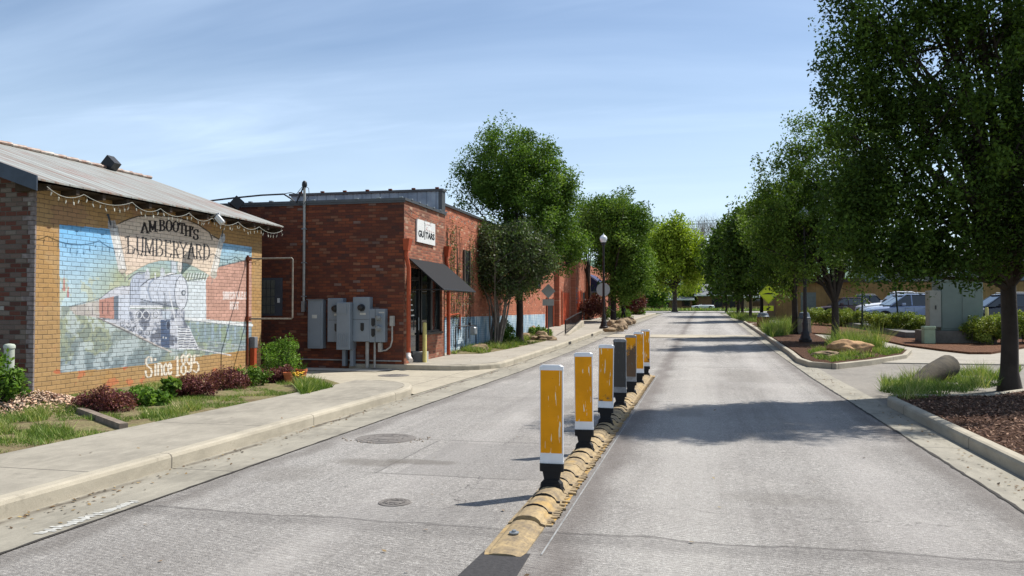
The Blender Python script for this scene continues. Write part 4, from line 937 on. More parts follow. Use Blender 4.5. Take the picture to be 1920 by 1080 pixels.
# door bits: bollard, box
p = G(796, 684, .08); bo = thing('bollard', 'thin pale yellow steel bollard in front of the shop door', 'bollard', p)
mYEL = M('faded_yellow_paint', srgb(206, 192, 118), .6, var=.2); mb = MB(); mb.lathe([(.057, -.1), (.057, WX(796, 605, p.x).z-p.z-.03), (.045, WX(796, 605, p.x).z-p.z), (.01, WX(796, 605, p.x).z-p.z+.015)], p, 16); mb.build('post', mYEL, bo, True)
p = G(786, 682, .1); bx = thing('wall_unit', 'squat grey box with a rounded front panel standing by the shop door', 'utility box', p, group=None)
mb = MB(); mb.box(p.x-.2, p.x+.17, p.y, p.y+.28, p.z+.02, p.z+.32, bev=.01); mb.build('housing', M('light_grey_box', srgb(168, 166, 158), .7, var=.2), bx)
mb = MB(); mb.prism([(p.x-.17, p.y-.002, p.z+.04)]+[(p.x-.03+.14*math.cos(R(a)), p.y-.002, p.z+.17+.12*math.sin(R(a))) for a in range(180, -1, -20)]+[(p.x+.11, p.y-.002, p.z+.04)], (0, -.02, 0)); mb.build('front_panel', M('grey_panel', srgb(128, 128, 126), .6), bx)
mb = MB(); mb.box(p.x-.22, p.x+.19, p.y-.02, p.y+.3, p.z-.02, p.z+.02); mb.build('base', mDKMET, bx)
# ================================================================ washed-brick warehouse beyond
WXX = -7.9; y0, y1 = YE, WX(1022, 600, WXX).y
zp = WX(845, 391, WXX).z
wb = thing('brick_building', 'long brick warehouse with a peeling pale blue painted base', 'building', (WXX-5, (y0+y1)/2, 0))
mb = MB(); mb.box(-26, WXX, y0+.001, y1, -.2, zp); ww = mb.build('wall', mRB2, wb)
mb = MB(); mb.box(-26, WXX+.06, y0+.1, y1, zp, zp+.08); mb.build('parapet_cap', mTRIM, wb)
mb = MB(); mb.cyl((WXX+.06, y0+.08, .3), (WXX+.06, y0+.08, zp), .03, n=8); mb.tube([(WXX+.06, y0+.1, 1.35), (WXX+.06, y0+2.6, 1.42), (WXX+.06, y0+2.7, 1.38), (WXX+.06, y0+2.7, .9)], .025, 6); mb.build('rust_pipe', mORANGE, wb)
for u0, u1, v0, v1 in ((868, 880, 468, 548), (1003, 1012, 480, 540)):
    ya, yb = WX(u0, 500, WXX).y, WX(u1, 500, WXX).y; za, zb = WX(u0, v0, WXX).z, WX(u0, v1, WXX).z
    mb = MB(); mb.box(WXX-.01, WXX+.02, ya, yb, zb, za); q = mb.build('window', mDKMET, wb); mb = MB(); mb.box(WXX+.02, WXX+.06, ya, ya+.12, zb, za); mb.box(WXX+.02, WXX+.06, yb-.12, yb, zb, za); mb.build('frame', mWOOD, q)
ys = list(np.linspace(y0+.2, y0+9, 6))
light_string('string of round bulbs hanging below the warehouse parapet', [(WXX+.12, y, zp-.12) for y in ys], .18, 2.6, .028, .06)
light_string('dark string of bulbs across the brick above the guitar sign', [(GX+.06, GY+.1, 4.25), (GX+.06, GY+1.2, 4.12), (GX+.06, YE-.2, 4.16)], .06, 2.2, .018, .04)
p = WX(888, 612, WXX+.35); gm_ = thing('gas_meter', 'gas meter and valve pipes at the blue-painted wall base', 'gas meter', (p.x, p.y, .2))
mb = MB(); mb.box(p.x-.1, p.x+.1, p.y-.14, p.y+.14, p.z-.28, p.z-.02, bev=.03); mb.build('meter_body', mGALV, gm_)
mb = MB(); mb.tube([(p.x-.3, p.y-1.1, .2), (p.x-.3, p.y-1.1, p.z), (p.x, p.y-.8, p.z+.03), (p.x, p.y, p.z+.03), (p.x, p.y+.3, p.z+.03), (p.x, p.y+.3, .15)], .022, 6); mb.cyl((p.x, p.y-.5, p.z+.03), (p.x, p.y-.5, p.z+.14), .05, n=10); mb.build('pipework', mDKMET, gm_)
# far shops
sb = thing('brick_building', 'orange brick shopfront row with rust-red doors behind the ramp rail', 'building', (-10, 48, 0))
xb = -8.6; yA, yB = y1, WX(1100, 560, xb).y; zB = 5.2
mb = MB(); mb.box(-26, xb, yA, yB, -.2, zB); mb.build('wall', mOR0, sb)
mDOOR = M('rust_red_door', srgb(172, 66, 34), .5, var=.2); mDARK = M('dark_opening', srgb(26, 24, 26), .5)
for u0, u1, mt, nm, v0 in ((1024, 1036, mDARK, 'door', 560), (1046, 1050, mDARK, 'window', 545), (1053, 1066, mDOOR, 'door', 548), (1077, 1088, mDOOR, 'door', 545), (1090, 1096, mDARK, 'window', 548)):
    ya, yb = WX(u0, 500, xb).y, WX(u1, 500, xb).y; zt_ = WX(u0, v0, xb).z
    mb = MB(); mb.box(xb-.01, xb+.03, ya, yb, zr(ya)+.15, zt_); q = mb.build(nm, mt, sb); mb = MB(); mb.box(xb+.03, xb+.08, ya-.06, ya+.08, zr(ya)+.15, zt_+.1); mb.box(xb+.03, xb+.08, yb-.08, yb+.06, zr(ya)+.15, zt_+.1); mb.build('frame', mORANGE if mt is mDARK else mOR0, q)
for u in (1041, 1072, 1099):
    ya = WX(u, 500, xb).y; mb = MB(); mb.box(xb, xb+.3, ya-.25, ya+.25, 0, zB-.4); mb.build('pilaster', mOR0, sb)
ya = WX(1073, 500, xb).y; mb = MB()
for i, (dy, dz) in enumerate(((0, 0), (.05, -.2), (-.04, -.42), (.03, -.7), (0, -.95))): mb.box(xb+.3, xb+.33, ya-.13+dy, ya+.12+dy, 2.9+dz, 3.02+dz)
mb.build('painted_marks', M('faded_blue_grey', srgb(110, 118, 134), .7), sb)
ss = thing('brick_building', 'far orange brick shop with a blue awning', 'building', (-10, 62, 0)); yC = WX(1168, 560, -8.2).y
mb = MB(); mb.box(-26, -8.6, yB+.001, yC, -.2, 5.0); mb.build('wall', mOR0, ss)
for u0, u1 in ((1108, 1120), (1128, 1134), (1140, 1146)):
    ya, yb = WX(u0, 500, -8.6).y, WX(u1, 500, -8.6).y; mb = MB(); mb.box(-8.61, -8.56, ya, yb, zr(ya)+.6, 2.9+zr(ya)); mb.build('window', mGLASS, ss)
ba = thing('awning', 'dark blue awning with a pale edge over the far shop window', 'awning', (-8.6, yB+3, 3.3))
ya = WX(1102, 540, -8.55).y; yb = ya+5; zt_ = WX(1104, 513, -8.5).z; zl = WX(1131, 545, -7.1).z; mBLUE = M('navy_canvas', srgb(46, 54, 96), .8)
mb = MB(); mb.prism([(-8.58, ya, zt_), (-7.1, ya, zl+.25), (-7.1, ya, zl), (-8.58, ya, zl)], (0, yb-ya, 0)); mb.build('canvas', mBLUE, ba)
mb = MB(); mb.prism([(-8.6, ya-.03, zt_+.04), (-7.08, ya-.03, zl+.32), (-7.08, ya-.03, zl+.2), (-8.6, ya-.03, zt_-.08)], (0, .05, 0)); mb.build('edge_trim', M('pale_blue_trim', srgb(150, 164, 200), .6), ba)
# ================================================================ traffic divider and posts
BX = -1.26
t = NT('worn_yellow_curb'); f = t.noise(7, 5, .7); g = t.noise(38, 4, .7)
c = t.mix(t.ramp(f, [(.35, 0.0), (.62, 1.0)]), srgb(118, 104, 84), srgb(164, 142, 104)); c = t.mix(t.ramp(g, [(.34, .6), (.48, 0.0)]), c, srgb(92, 82, 68)); c = t.mix(t.ramp(t.noise(3.1, 3), [(.6, 0.0), (.72, .5)]), c, srgb(186, 148, 76)); t.color(c); t.bump(g, .3, .004); mCURB = t.set(.8, 0, .3)
mRUB = M('black_rubber', srgb(26, 26, 28), .7, var=.3)
dv = thing('lane_divider', 'worn yellow rubber traffic divider curb down the middle of the road', 'lane divider', (BX, 5.2, 0))
SEC = [(-.14, 0), (-.14, .016), (-.108, .026), (-.095, .048), (-.068, .068), (-.028, .078), (.028, .078), (.068, .068), (.095, .048), (.108, .026), (.14, .016), (.14, 0)]
def curbseg(mb, y0, y1, k0=1, k1=1, z0=1, z1=1):
    n = len(SEC); vs = [(BX+x*k0, y0, z*z0+.001) for x, z in SEC]+[(BX+x*k1, y1, z*z1+.001) for x, z in SEC]
    mb.add(vs, [(i, (i+1) % n, n+(i+1) % n, n+i) for i in range(n)]+[tuple(range(n-1, -1, -1)), tuple(range(n, 2*n))])
mb = MB(); curbseg(mb, 5.12, 5.2, .86, .98, .2, .3); curbseg(mb, 5.2, 5.82, .98, 1.0, .3, .72); q = mb.build('end_ramp', mCURB, dv)
mb = MB(); mb.lathe([(.035, 0), (.035, .008), (.016, .009), (.016, .022), (.004, .024)], (BX-.01, 5.5, .046), 14); mb.build('bolt', mGALV, q)
yy0 = 5.86
for i in range(13):
    a = yy0+i*1.02; mb = MB(); curbseg(mb, a, a+.30); curbseg(mb, a+.315, a+.665, .99, .99, .96, .96); curbseg(mb, a+.68, a+1.0)
    curbseg(mb, a+.30, a+.32, .86, .86, .7, .7); curbseg(mb, a+.66, a+.68, .86, .86, .7, .7)
    for k in range(34):
        y_ = a+random.random()*.97; w__ = random.uniform(.02, .07); mb.prism([(BX+.135, y_, .001), (BX+.14+w__, y_+random.uniform(-.01, .02), .001), (BX+.14+w__*.8, y_+random.uniform(.02, .05), .001), (BX+.135, y_+.05, .001)], (0, 0, random.uniform(.008, .02)))
    s_ = mb.build('curb_segment', mCURB, dv)
    if i < 8:
        mb = MB()
        for yc in (a+.31, a+.67):
            mb.tube([(BX+.108*math.cos(R(t_)), yc, .003+.086*math.sin(R(t_))) for t_ in range(20, 161, 20)], .008, 5)
            mb.lathe([(.018, 0), (.018, .012), (.005, .015)], (BX+.118, yc, .022), 8)
        build_each(mb, 'joint_strap', mRUB, s_)
mb = MB(); curbseg(mb, yy0+13.26, yy0+13.8, 1, .9, .72, .2); mb.build('end_ramp', mCURB, dv)
# crumbled yellow edge line
yl = sheet('painted_edge_line', [(BX+.145, 5.9), (BX+.185, 5.9), (BX+.185, 19.5), (BX+.145, 19.5)], .0045, M('scuffed_yellow_line', srgb(196, 152, 58), .85, var=.7, scale=16, c2=srgb(96, 90, 84)), kind='structure')
sheet('road_seam', [(BX+.235, 5.2), (BX+.247, 5.2), (BX+.247, 19.7), (BX+.235, 19.7)], .0047, M('pale_seam', srgb(150, 150, 148), .8, var=.5, scale=9))
sheet('road_seam', [(-1.56, 2), (-1.02, 2), (-1.09, 5.2), (-1.40, 5.2)], .0044, M('fresh_black_tar', srgb(62, 60, 60), .85, var=.35, scale=30, bump=.5))
def panel_mat(name, base, dirt, lvl, seed):
    t = NT(name); o = t.xyz(); tcn = t.n('ShaderNodeTexCoord'); ob = tcn.outputs['Object']
    mp = t.n('ShaderNodeMapping'); mp.inputs['Location'].default_value = (seed*3.1, seed, seed*1.7); t.L(ob, mp.inputs[0]); v = mp.outputs[0]
    sx = t.n('ShaderNodeSeparateXYZ'); t.L(ob, sx.inputs[0])
    scr = t.noise(1.0, 3, .5, v, (38, 38, 4.5)); c = t.mix(t.ramp(scr, [(.645, 0.0), (.665, .9)]), base, srgb(232, 226, 200))
    c = t.mix(t.ramp(t.noise(3, 3, .6, v), [(.38, .3), (.6, 0.0)]), c, tuple(q*.5 for q in base[:3])+(1,))
    gr = t.noise(9, 5, .75, v); low = t.math('SUBTRACT', lvl, sx.outputs['Z'])
    dd = t.math('ADD', gr, t.math('MULTIPLY', low, .9)); c = t.mix(t.ramp(dd, [(.48, 0.0), (.62, .9)]), c, dirt)
    c = t.mix(t.ramp(t.noise(60, 3, .7, v), [(.66, 0.0), (.72, .7)]), c, dirt)
    t.color(c); return t.set(.55, 0, .2)
POSTS = [('bright yellow road post with white cap, frontmost of the row', 0, .0, 0), ('yellow road post with white scratches and speckled foot, second from the front', 1, .12, -1.0),
 ('scuffed yellow road post with sooty lower edge, third from the front', 2, .30, 1.5), ('dull grey road post blackened from top to bottom, fourth from the front', 3, 1.9, 0),
 ('grimy black road post yellow only at its very top, third from the far end', 4, .86, .5), ('bright orange-yellow road post with a grimy foot, second from the far end', 5, .2, -.5), ('yellow road post at the far end of the divider row', 6, .34, 0)]
mPW = M('white_plastic', srgb(222, 224, 226), .4, 0, .4, .12, 8); mPWD = M('sooty_white_plastic', srgb(150, 150, 150), .5, 0, .4, .5, 12)
for lab, i, lvl, tilt in POSTS:
    y = 6.9+2.0*i; o = thing('road_post', lab, 'road post', (0, 0, 0), group='flat yellow road posts standing on the lane divider')
    pm = panel_mat('reflective_panel', srgb(226, 150, 6) if i != 3 else srgb(110, 98, 74), srgb(64, 62, 61), lvl, i+1)
    wh = mPWD if i in (3, 4) else mPW
    w_ = .102; body = MB()
    def slab(mb, w, d, z0, z1, wt=None):
        wt = w if wt is None else wt
        r = [(-1, -.5), (-.86, -1), (.86, -1), (1, -.5), (1, .5), (.86, 1), (-.86, 1), (-1, .5)]
        mb.add([(a*w, b*d, z0) for a, b in r]+[(a*wt, b*d, z1) for a, b in r], [(k, (k+1) % 8, 8+(k+1) % 8, 8+k) for k in range(8)]+[tuple(range(7, -1, -1)), tuple(range(8, 16))])
    slab(body, w_, .016, .2, 1.02); slab(body, w_+.003, .023, 1.012, 1.045); slab(body, w_, .02, 1.045, 1.058, w_-.02)
    slab(body, w_+.002, .019, .205, .222)
    b_ = body.build('post_body', wh, o)
    for s in (-1, 1):
        mb = MB(); mb.box(-w_+.008, w_-.010, s*.0175-.0015, s*.0175+.0015, .292, 1.012); mb.build('reflective_panel', pm, o)
    mb = MB(); slab(mb, w_+.001, .03, .132, .2); slab(mb, .066, .026, .06, .132, .08); slab(mb, .098, .05, .0, .035, .092); slab(mb, .092, .04, .035, .062, .068)
    for k in (-.06, -.02, 0, .02, .06): mb.cyl((k, -.034, .178), (k, -.028, .178), .005, n=6)
    bs = mb.build('rubber_hinge', mRUB, o)
    mb = MB(); mb.tube([(.1*math.cos(R(t_)), -.03, -.05+.078*math.sin(R(t_))) for t_ in range(10, 171, 16)], .014, 6); mb.tube([(.1*math.cos(R(t_)), .03, -.05+.078*math.sin(R(t_))) for t_ in range(10, 171, 16)], .014, 6); mb.build('saddle_clamp', mRUB, bs)
    o.location = (BX, y, .07); o.scale = (1, 1, .985); o.rotation_euler = (R(.3*tilt), R(tilt*.6), R(random.uniform(-3, 3)))
# ================================================================ iron covers
mIRON = M('cast_iron', srgb(124, 118, 112), .8, .1, .3, .35, 12, .4, 60)
def cover(label, u, v, r, dz, n=6, cat='manhole cover'):
    p = G(u, v, dz); o = thing('manhole_cover', label, cat, p); mb = MB(); mb.lathe([(r*1.12, -.03), (r*1.12, .004), (r*1.03, .006), (r*1.02, .004)], p, 36); mb.build('frame', mIRON, o)
    mb = MB(); mb.lathe([(r, -.02), (r, .006)], p, 36)
    for k in (2, 3, 5): 
        rr = r*k/6; mb.tube([p+Vector((rr*math.cos(R(a_)), rr*math.sin(R(a_)), .006)) for a_ in range(0, 361, 15)], .004, 4, cap=False)
    for a_ in range(0, 360, 30): mb.box(p.x+r*.66*math.cos(R(a_))-.012, p.x+r*.66*math.cos(R(a_))+.012, p.y+r*.66*math.sin(R(a_))-.012, p.y+r*.66*math.sin(R(a_))+.012, p.z+.005, p.z+.010)
    mb.build('lid', mIRON, o); return o
cover('round iron manhole cover with a ragged rim in the left lane', 724, 822, .33, .002)
cover('small round valve cover in the left lane near the divider', 740, 942, .12, .002, 3, 'valve cover')
cover('dark iron manhole cover in the pale driveway', 738, 704, .33, .014)
cover('iron cover in the pale slab by the brick wall, farther of the driveway pair', 712, 691, .22, .035)
ch = MB()
for i in range(34):
    a = R(200+random.random()*190); r = .36+random.random()*.16; p = G(724, 822, 0); x, y = p.x+r*math.cos(a)*1.1, p.y+r*math.sin(a)*.8; s = random.uniform(.006, .018)
    ch.lathe([(s, 0), (s*.7, s*.7), (s*.2, s)], (x, y, 0), 5)
tag(ch.build('rubble', M('asphalt_crumbs', srgb(150, 138, 124), .9)), 'loose asphalt crumbs round the manhole rim', 'rubble', kind='stuff')
# white paint remnant on the near gutter
mb = MB(); r_ = random.Random(3); pp = G(78, 985, .006)
for i in range(30): 
    x = -4.56+r_.uniform(-.02, .02); y = 4.85+i*.034; mb.add([(x-r_.uniform(.02, .06), y, .0085), (x+r_.uniform(.02, .05), y+.01, .0085), (x+r_.uniform(.02, .05), y+.04, .0085), (x-r_.uniform(.02, .06), y+.026, .0085)], [(0,1,2,3)])
tag(mb.build('road_marking', M('cracked_white_paint', srgb(192, 190, 182), .85, var=.4, scale=26)), None, None, kind='structure')
# storm inlets
for k, (u, v) in enumerate(((1107, 643), (1150, 628))):
    p = G(u, v, .08); y = p.y; o = MB(); o.box(-5.175, -5.15, y-.3, y+.3, zr(y)+.02, zr(y)+.125); q = o.build('storm_drain', mDARK); tag(q, ('dark drain slot in the left kerb before the ramp', 'dark drain slot in the left kerb near the lamp rocks')[k], 'storm drain', 'kerb drain slots')
# ================================================================ lamps
mLAMPG = M('bronze_lamp_paint', srgb(46, 40, 40), .45, .4, .4, .25, 8)
t = NT('white_globe'); t.color(srgb(226, 230, 232)); t.b.inputs['Transmission Weight'].default_value = .15; mGLOBE = t.set(.25, 0, .6)
def lamp(h):
    o = thing('street_lamp', 'x', 'street lamp', (0, 0, 0), group='acorn street lamps')
    mb = MB(); mb.lathe([(.25, 0), (.25, .10), (.20, .13), (.19, .20), (.16, .26), (.17, .34), (.12, .42), (.10, .55), (.115, .72), (.085, .78), (.08, .9)], n=20); mb.build('base', mLAMPG, o, True)
    mb = MB(); mb.lathe([(.075, .88), (.07, 1.8), (.05, h-.75), (.045, h-.6)], n=14); mb.build('pole', mLAMPG, o, True)
    mb = MB(); mb.lathe([(.05, h-.64), (.10, h-.60), (.09, h-.52), (.14, h-.48), (.145, h-.45)], n=16); mb.build('collar', mLAMPG, o, True)
    mb = MB(); mb.lathe([(.13, h-.45), (.19, h-.32), (.205, h-.24), (.19, h-.16), (.13, h-.09), (.09, h-.07)], n=20); mb.build('globe', mGLOBE, o, True)
    mb = MB(); mb.lathe([(.095, h-.07), (.08, h-.04), (.03, h-.02), (.02, h+.03), (.004, h+.05)], n=14); mb.build('cap', mGLOBE, o, True); return o
p = G(1132, 616, .15); hh = WD(1132, 439, depth(p)).z-p.z
l1 = lamp(hh); l2 = copy_tree(l1)
l1.location = p; l1['label'] = 'dark street lamp with a white globe beside the rock pile on the sidewalk'
p2 = G(1510, 641, .14); l2.location = p2; l2['label'] = 'dark street lamp rising into the tree crowns from the mulch island'
# ================================================================ signs
mGRY = M('sign_back_grey', srgb(158, 160, 160), .5, .4, .4, .15, 5); mPOLE = M('sign_post_steel', srgb(92, 94, 96), .5, .5)
p = G(1133, 610, .15); z = WD(1131, 543, 47).z; q = WD(1131, 543, 47)
o = thing('road_sign', 'round grey back of a road sign behind the street lamp', 'sign', (q.x, q.y, zr(q.y)+.15))
mb = MB(); m4 = Matrix.Translation(q) @ Matrix.Rotation(TH, 4, 'Z') @ Matrix.Rotation(R(90), 4, 'X'); mb.lathe([(.395, 0), (.395, .006)], n=28, M4=m4); mb.build('plate', mGRY, o)
mb = MB(); mb.box(q.x-.03, q.x+.03, q.y+.01, q.y+.05, zr(q.y)+.1, q.z+.3); mb.build('post', mPOLE, o)
q = G(1028, 636, .15); dq = depth(q); o = thing('road_sign', 'grey backs of a diamond and a plate on a thin post by the entrance', 'sign', q)
m0 = Matrix.Translation((q.x, q.y, 0)) @ Matrix.Rotation(TH, 4, 'Z')
zt = WD(1028, 545, dq).z; mb = MB(); mb.box(-.025, .025, -.02, .02, q.z-.1, zt+.2, m0); mb.build('post', mPOLE, o)
za, zb = WD(1028, 561, dq).z, WD(1028, 573, dq).z; mb = MB(); mb.box(-.24, .24, -.03, -.022, zb, za, m0); mb.build('small_plate', mGRY, o)
zc2 = WD(1028, 548, dq).z; mb = MB(); mb.prism([m0 @ Vector(a) for a in ((-.3, -.022, zc2+.05), (0, -.022, zc2-.26), (.3, -.022, zc2+.05), (0, -.022, zc2+.36))], m0.to_3x3() @ Vector((0, -.008, 0))); mb.build('diamond_plate', mGRY, o)
q = G(1443, 611, .14); dq = depth(q); o = thing('warning_sign', 'lime-yellow diamond speed hump sign half hidden by leaves', 'sign', q)
q0 = WD(1441, 551, dq); m0 = Matrix.Translation(q0) @ Matrix.Rotation(TH, 4, 'Z'); mLIME = M('lime_sign_sheet', srgb(196, 208, 20), .4, 0, .4, .08); s = .60
mb = MB(); mb.prism([m0 @ Vector(a) for a in ((-s, 0, 0), (0, 0, -s), (s, 0, 0), (0, 0, s))], m0.to_3x3() @ Vector((0, .01, 0))); pl_ = mb.build('diamond_plate', mLIME, o)
mb = MB(); mb.prism([m0 @ Vector(a) for a in ((-.40, -.006, -.03), (-.2, -.006, .035), (.0, -.006, .07), (.2, -.006, .035), (.40, -.006, -.03))], m0.to_3x3() @ Vector((0, .004, 0))); mb.build('hump_symbol', mBLK, pl_)
mb = MB(); e_ = .035
for a, b in (((-s, 0), (0, -s)), ((0, -s), (s, 0)), ((s, 0), (0, s)), ((0, s), (-s, 0))): 
    a, b = Vector((a[0]*.93, -.005, a[1]*.93)), Vector((b[0]*.93, -.005, b[1]*.93)); mb.cyl(m0 @ a, m0 @ b, .008, n=4)
mb.build('border_line', mBLK, pl_)
q1 = WD(1441, 578, dq); m1 = Matrix.Translation(q1) @ Matrix.Rotation(TH, 4, 'Z'); mb = MB(); mb.box(-.30, .30, 0, .01, -.15, .15, m1); pq = mb.build('arrow_plate', mLIME, o)
mb = MB(); mb.prism([m1 @ Vector(a) for a in ((-.12, -.006, -.11), (-.12, -.006, .04), (-.075, -.006, 0), (.09, -.006, .10), (.13, -.006, .045), (-.035, -.006, -.05), (.03, -.006, -.1))], m1.to_3x3() @ Vector((0, .004, 0))); mb.build('arrow_symbol', mBLK, pq)
mb = MB(); mb.box(q0.x-.03, q0.x+.03, q0.y+.02, q0.y+.07, q.z-.1, q0.z+.3); mb.build('post', M('brown_sign_post', srgb(96, 72, 60), .7), o)
# litter bins
def bin_(label, u, vb, vt, r, body):
    p = G(u, vb, .14); h = WD(u, vt, depth(p)).z-p.z; o = thing('litter_bin', label, 'litter bin', p, group='litter bins on the mulch island')
    mb = MB(); mb.lathe([(r*.94, 0), (r, .06), (r, h*.68)], p, 24); b = mb.build('bin_body', body, o, True)
    mb = MB()
    for k in range(18):
        a = k*math.pi/9; c_ = p+Vector((math.cos(a)*(r+.012), math.sin(a)*(r+.012), 0)); mb.cyl(c_+Vector((0, 0, .06)), c_+Vector((0, 0, h*.66)), .018, n=5)
    mb.build('slats', body, b)
    mb = MB(); mb.lathe([(r*1.08, h*.68), (r*1.1, h*.74), (r*.95, h*.78), (r*.92, h*.86), (r*.8, h*.96), (r*.3, h)], p, 24); mb.build('lid', M('bin_lid_grey', srgb(92, 100, 108), .5, .2), o, True)
bin_('pale litter bin with a domed lid just behind the lamp base', 1508, 626, 585, .27, M('pale_bin_slats', srgb(156, 150, 140), .7))
bin_('brown slatted litter bin with a grey lid by the lime sign post', 1431, 613, 586, .32, M('brown_bin_slats', srgb(120, 78, 60), .8))
# ================================================================ railing and ramp wall
mIR = M('black_railing_iron', srgb(24, 24, 27), .5, .3, .4)
a, b = G(1060, 628, .16), G(1090, 611, .16); rl = thing('hand_railing', 'black iron railing panel on a sloping concrete ramp wall', 'railing', a)
mb = MB(); d_ = (b-a); hta = WD(1060, 601, depth(a)).z-a.z; htb = WD(1088, 588, depth(b)).z-b.z; n = 26
for i in range(n+1):
    f = i/n; q = a.lerp(b, f); base = q.z+.05+.33*max(0, f-.12); top = q.z+hta+(htb-hta)*f + .10*math.sin(f*math.pi/2); mb.cyl((q.x, q.y, base), (q.x, q.y, top), .012 if i % 26 else .028, n=5)
mb.build('balusters', mIR, rl); mb = MB(); pts = []; pb = []
for i in range(13):
    f = i/12; q = a.lerp(b, f); pts.append((q.x, q.y, q.z+hta+(htb-hta)*f+.10*math.sin(f*math.pi/2))); pb.append((q.x, q.y, q.z+.09+.33*max(0, f-.12)))
mb.tube(pts, .025, 6); mb.tube(pb, .02, 6); mb.build('rails', mIR, rl)
mb = MB(); nx = Vector((-d_.y, d_.x, 0)).normalized()*.16; A0 = a-Vector((0, 0, .1)); B0 = b-Vector((0, 0, .1)); Bt = b+Vector((0, 0, .33)); At = a+Vector((0, 0, .01))
mb.prism([A0, B0, Bt, At], -nx); mb.build('ramp_wall', mKERB, rl)
a = WD(1136, 575, 52); b = WD(1153, 585, 50); c = G(1150, 604, .15); sr = thing('stair_rail', 'short sloping black handrail beside the far bushes', 'railing', (c.x, c.y, c.z))
mb = MB(); mb.tube([a, b], .03, 6); mb.cyl(b, (b.x, b.y, zr(b.y)+.1), .03, n=6); mb.cyl(a, (a.x, a.y, zr(a.y)+.1), .03, n=6); mb.build('rail', mIR, sr)
# ================================================================ rocks and boulders
def rock(name, label, p, sx, sy, sz, mat, seed, group=None, rz=0, ry=0, cat='rock'):
    bm = bmesh.new(); bmesh.ops.create_icosphere(bm, subdivisions=4, radius=1); off = Vector((seed*7.3, seed*3.1, seed))
    for v in bm.verts:
        n_ = noise.noise(v.co*1.1+off)*.32+noise.noise(v.co*3+off)*.2+noise.noise(v.co*8+off)*.03; v.co *= 1+n_
        v.co.z = max(v.co.z, -.6); v.co = Vector((v.co.x*sx, v.co.y*sy, v.co.z*sz))
    me = bpy.data.meshes.new(name); bm.to_mesh(me); bm.free(); me.materials.append(mat); me.polygons.foreach_set('use_smooth', [True]*len(me.polygons))
    o = bpy.data.objects.new(name, me); COL.objects.link(o); o.location = p; o.rotation_euler = (0, ry, rz); return tag(o, label, cat, group)
def rmat(name, a, b): 
    return M(name, a, .9, var=.5, scale=5, bump=.7, bscale=30, c2=b)
mSAND = rmat('sandstone', srgb(158, 134, 104), srgb(92, 76, 60)); mTAN = rmat('tan_boulder', srgb(190, 152, 108), srgb(136, 104, 76)); mLOG = rmat('mossy_log_stone', srgb(82, 74, 60), srgb(44, 40, 34))
p = G(1592, 662, .13); rock('boulder', 'rounded tan boulder in the grass of the far mulch island', p+Vector((0, 0, .12)), .62, .4, .27, mTAN, 3, rz=-.2)
p = G(1548, 668, .13); rock('boulder', 'low grey-tan stone beside the rounded tan boulder', p+Vector((0, 0, .04)), .42, .25, .12, mSAND, 5, rz=.1)
p = G(1770, 699, .13); lg = thing('fallen_log', 'thick mossy log leaning in the tall grass beneath the big tree', 'log', p)
mb = MB(); a, b = WD(1712, 722, 15.6), WD(1778, 686, 16.6); dd = (b-a).normalized(); mb.tube([a-dd*.25, a, a.lerp(b, .5)+Vector((0, 0, .02)), b, b+dd*.13, b+dd*.19], [.06, .11, .20, .23, .17, .05], 16); l_ = mb.build('log', mLOG, lg, True)
rocks = [(1162, 612, .5, .26), (1172, 607, .5, .25), (1155, 619, .42, .22), (1180, 603, .4, .2), (1148, 612, .34, .26), (1168, 616, .3, .16), (1185, 606, .3, .17), (1143, 621, .35, .12)]
where = ['largest of the pile behind the lamp', 'blocky one in the middle of the lamp rock pile', 'front one of the lamp rock pile', 'small one toward the far end of the lamp rock pile', 'dark one touching the lamp base', 'low one at the kerb edge of the lamp rock pile', 'last one of the lamp rock pile', 'flat one at the foot of the street lamp']
for i, ((u, v, s, h), wl) in enumerate(zip(rocks, where)):
    p = G(u, v, .15); rock('landscape_rock', 'sandstone rock, '+wl, p+Vector((0, 0, h*.35)), s*.95, s*.85, h*1.15, mSAND, i+10, 'sandstone rocks beside the street lamp', rz=i)
for i, (u, v, s, h, lb) in enumerate(((900, 657, .30, .12, 'oblong sandstone rock at the sidewalk edge of the small bed'), (866, 655, .13, .06, 'small pale stone by the blue painted wall'), (996, 627, .34, .24, 'tallest sandstone rock behind the street tree trunk'), (1014, 634, .34, .16, 'wide sandstone rock right of the tallest one'), (986, 633, .28, .12, 'low sandstone rock nearest the street tree trunk'), (1024, 638, .36, .12, 'flat sandstone rock at the tip of the planting bed'), (1002, 637, .25, .1, 'small sandstone rock in front of the tallest one'), (1012, 627, .22, .14, 'square sandstone rock half behind the wide one'))):
    p = G(u, v, .15); rock('landscape_rock', lb, p+Vector((0, 0, h*.4)), s*1.1, s*.9, h*1.3, mSAND, i+30, 'sandstone rocks in the left planting bed', rz=i*.7)
p = G(158, 788, .12); o = MB(); a, b = G(150, 772, .13), G(232, 803, .13); m_ = Matrix.Translation((a+b)/2) @ Matrix.Rotation(math.atan2((b-a).y, (b-a).x), 4, 'Z'); o.box(-(b-a).length/2, (b-a).length/2, -.05, .05, -.03, .06, m_)
tag(o.build('timber_edging', M('weathered_timber', srgb(136, 122, 108), .9, var=.5, scale=7)), 'weathered timber lying along the flower bed edge', 'timber')
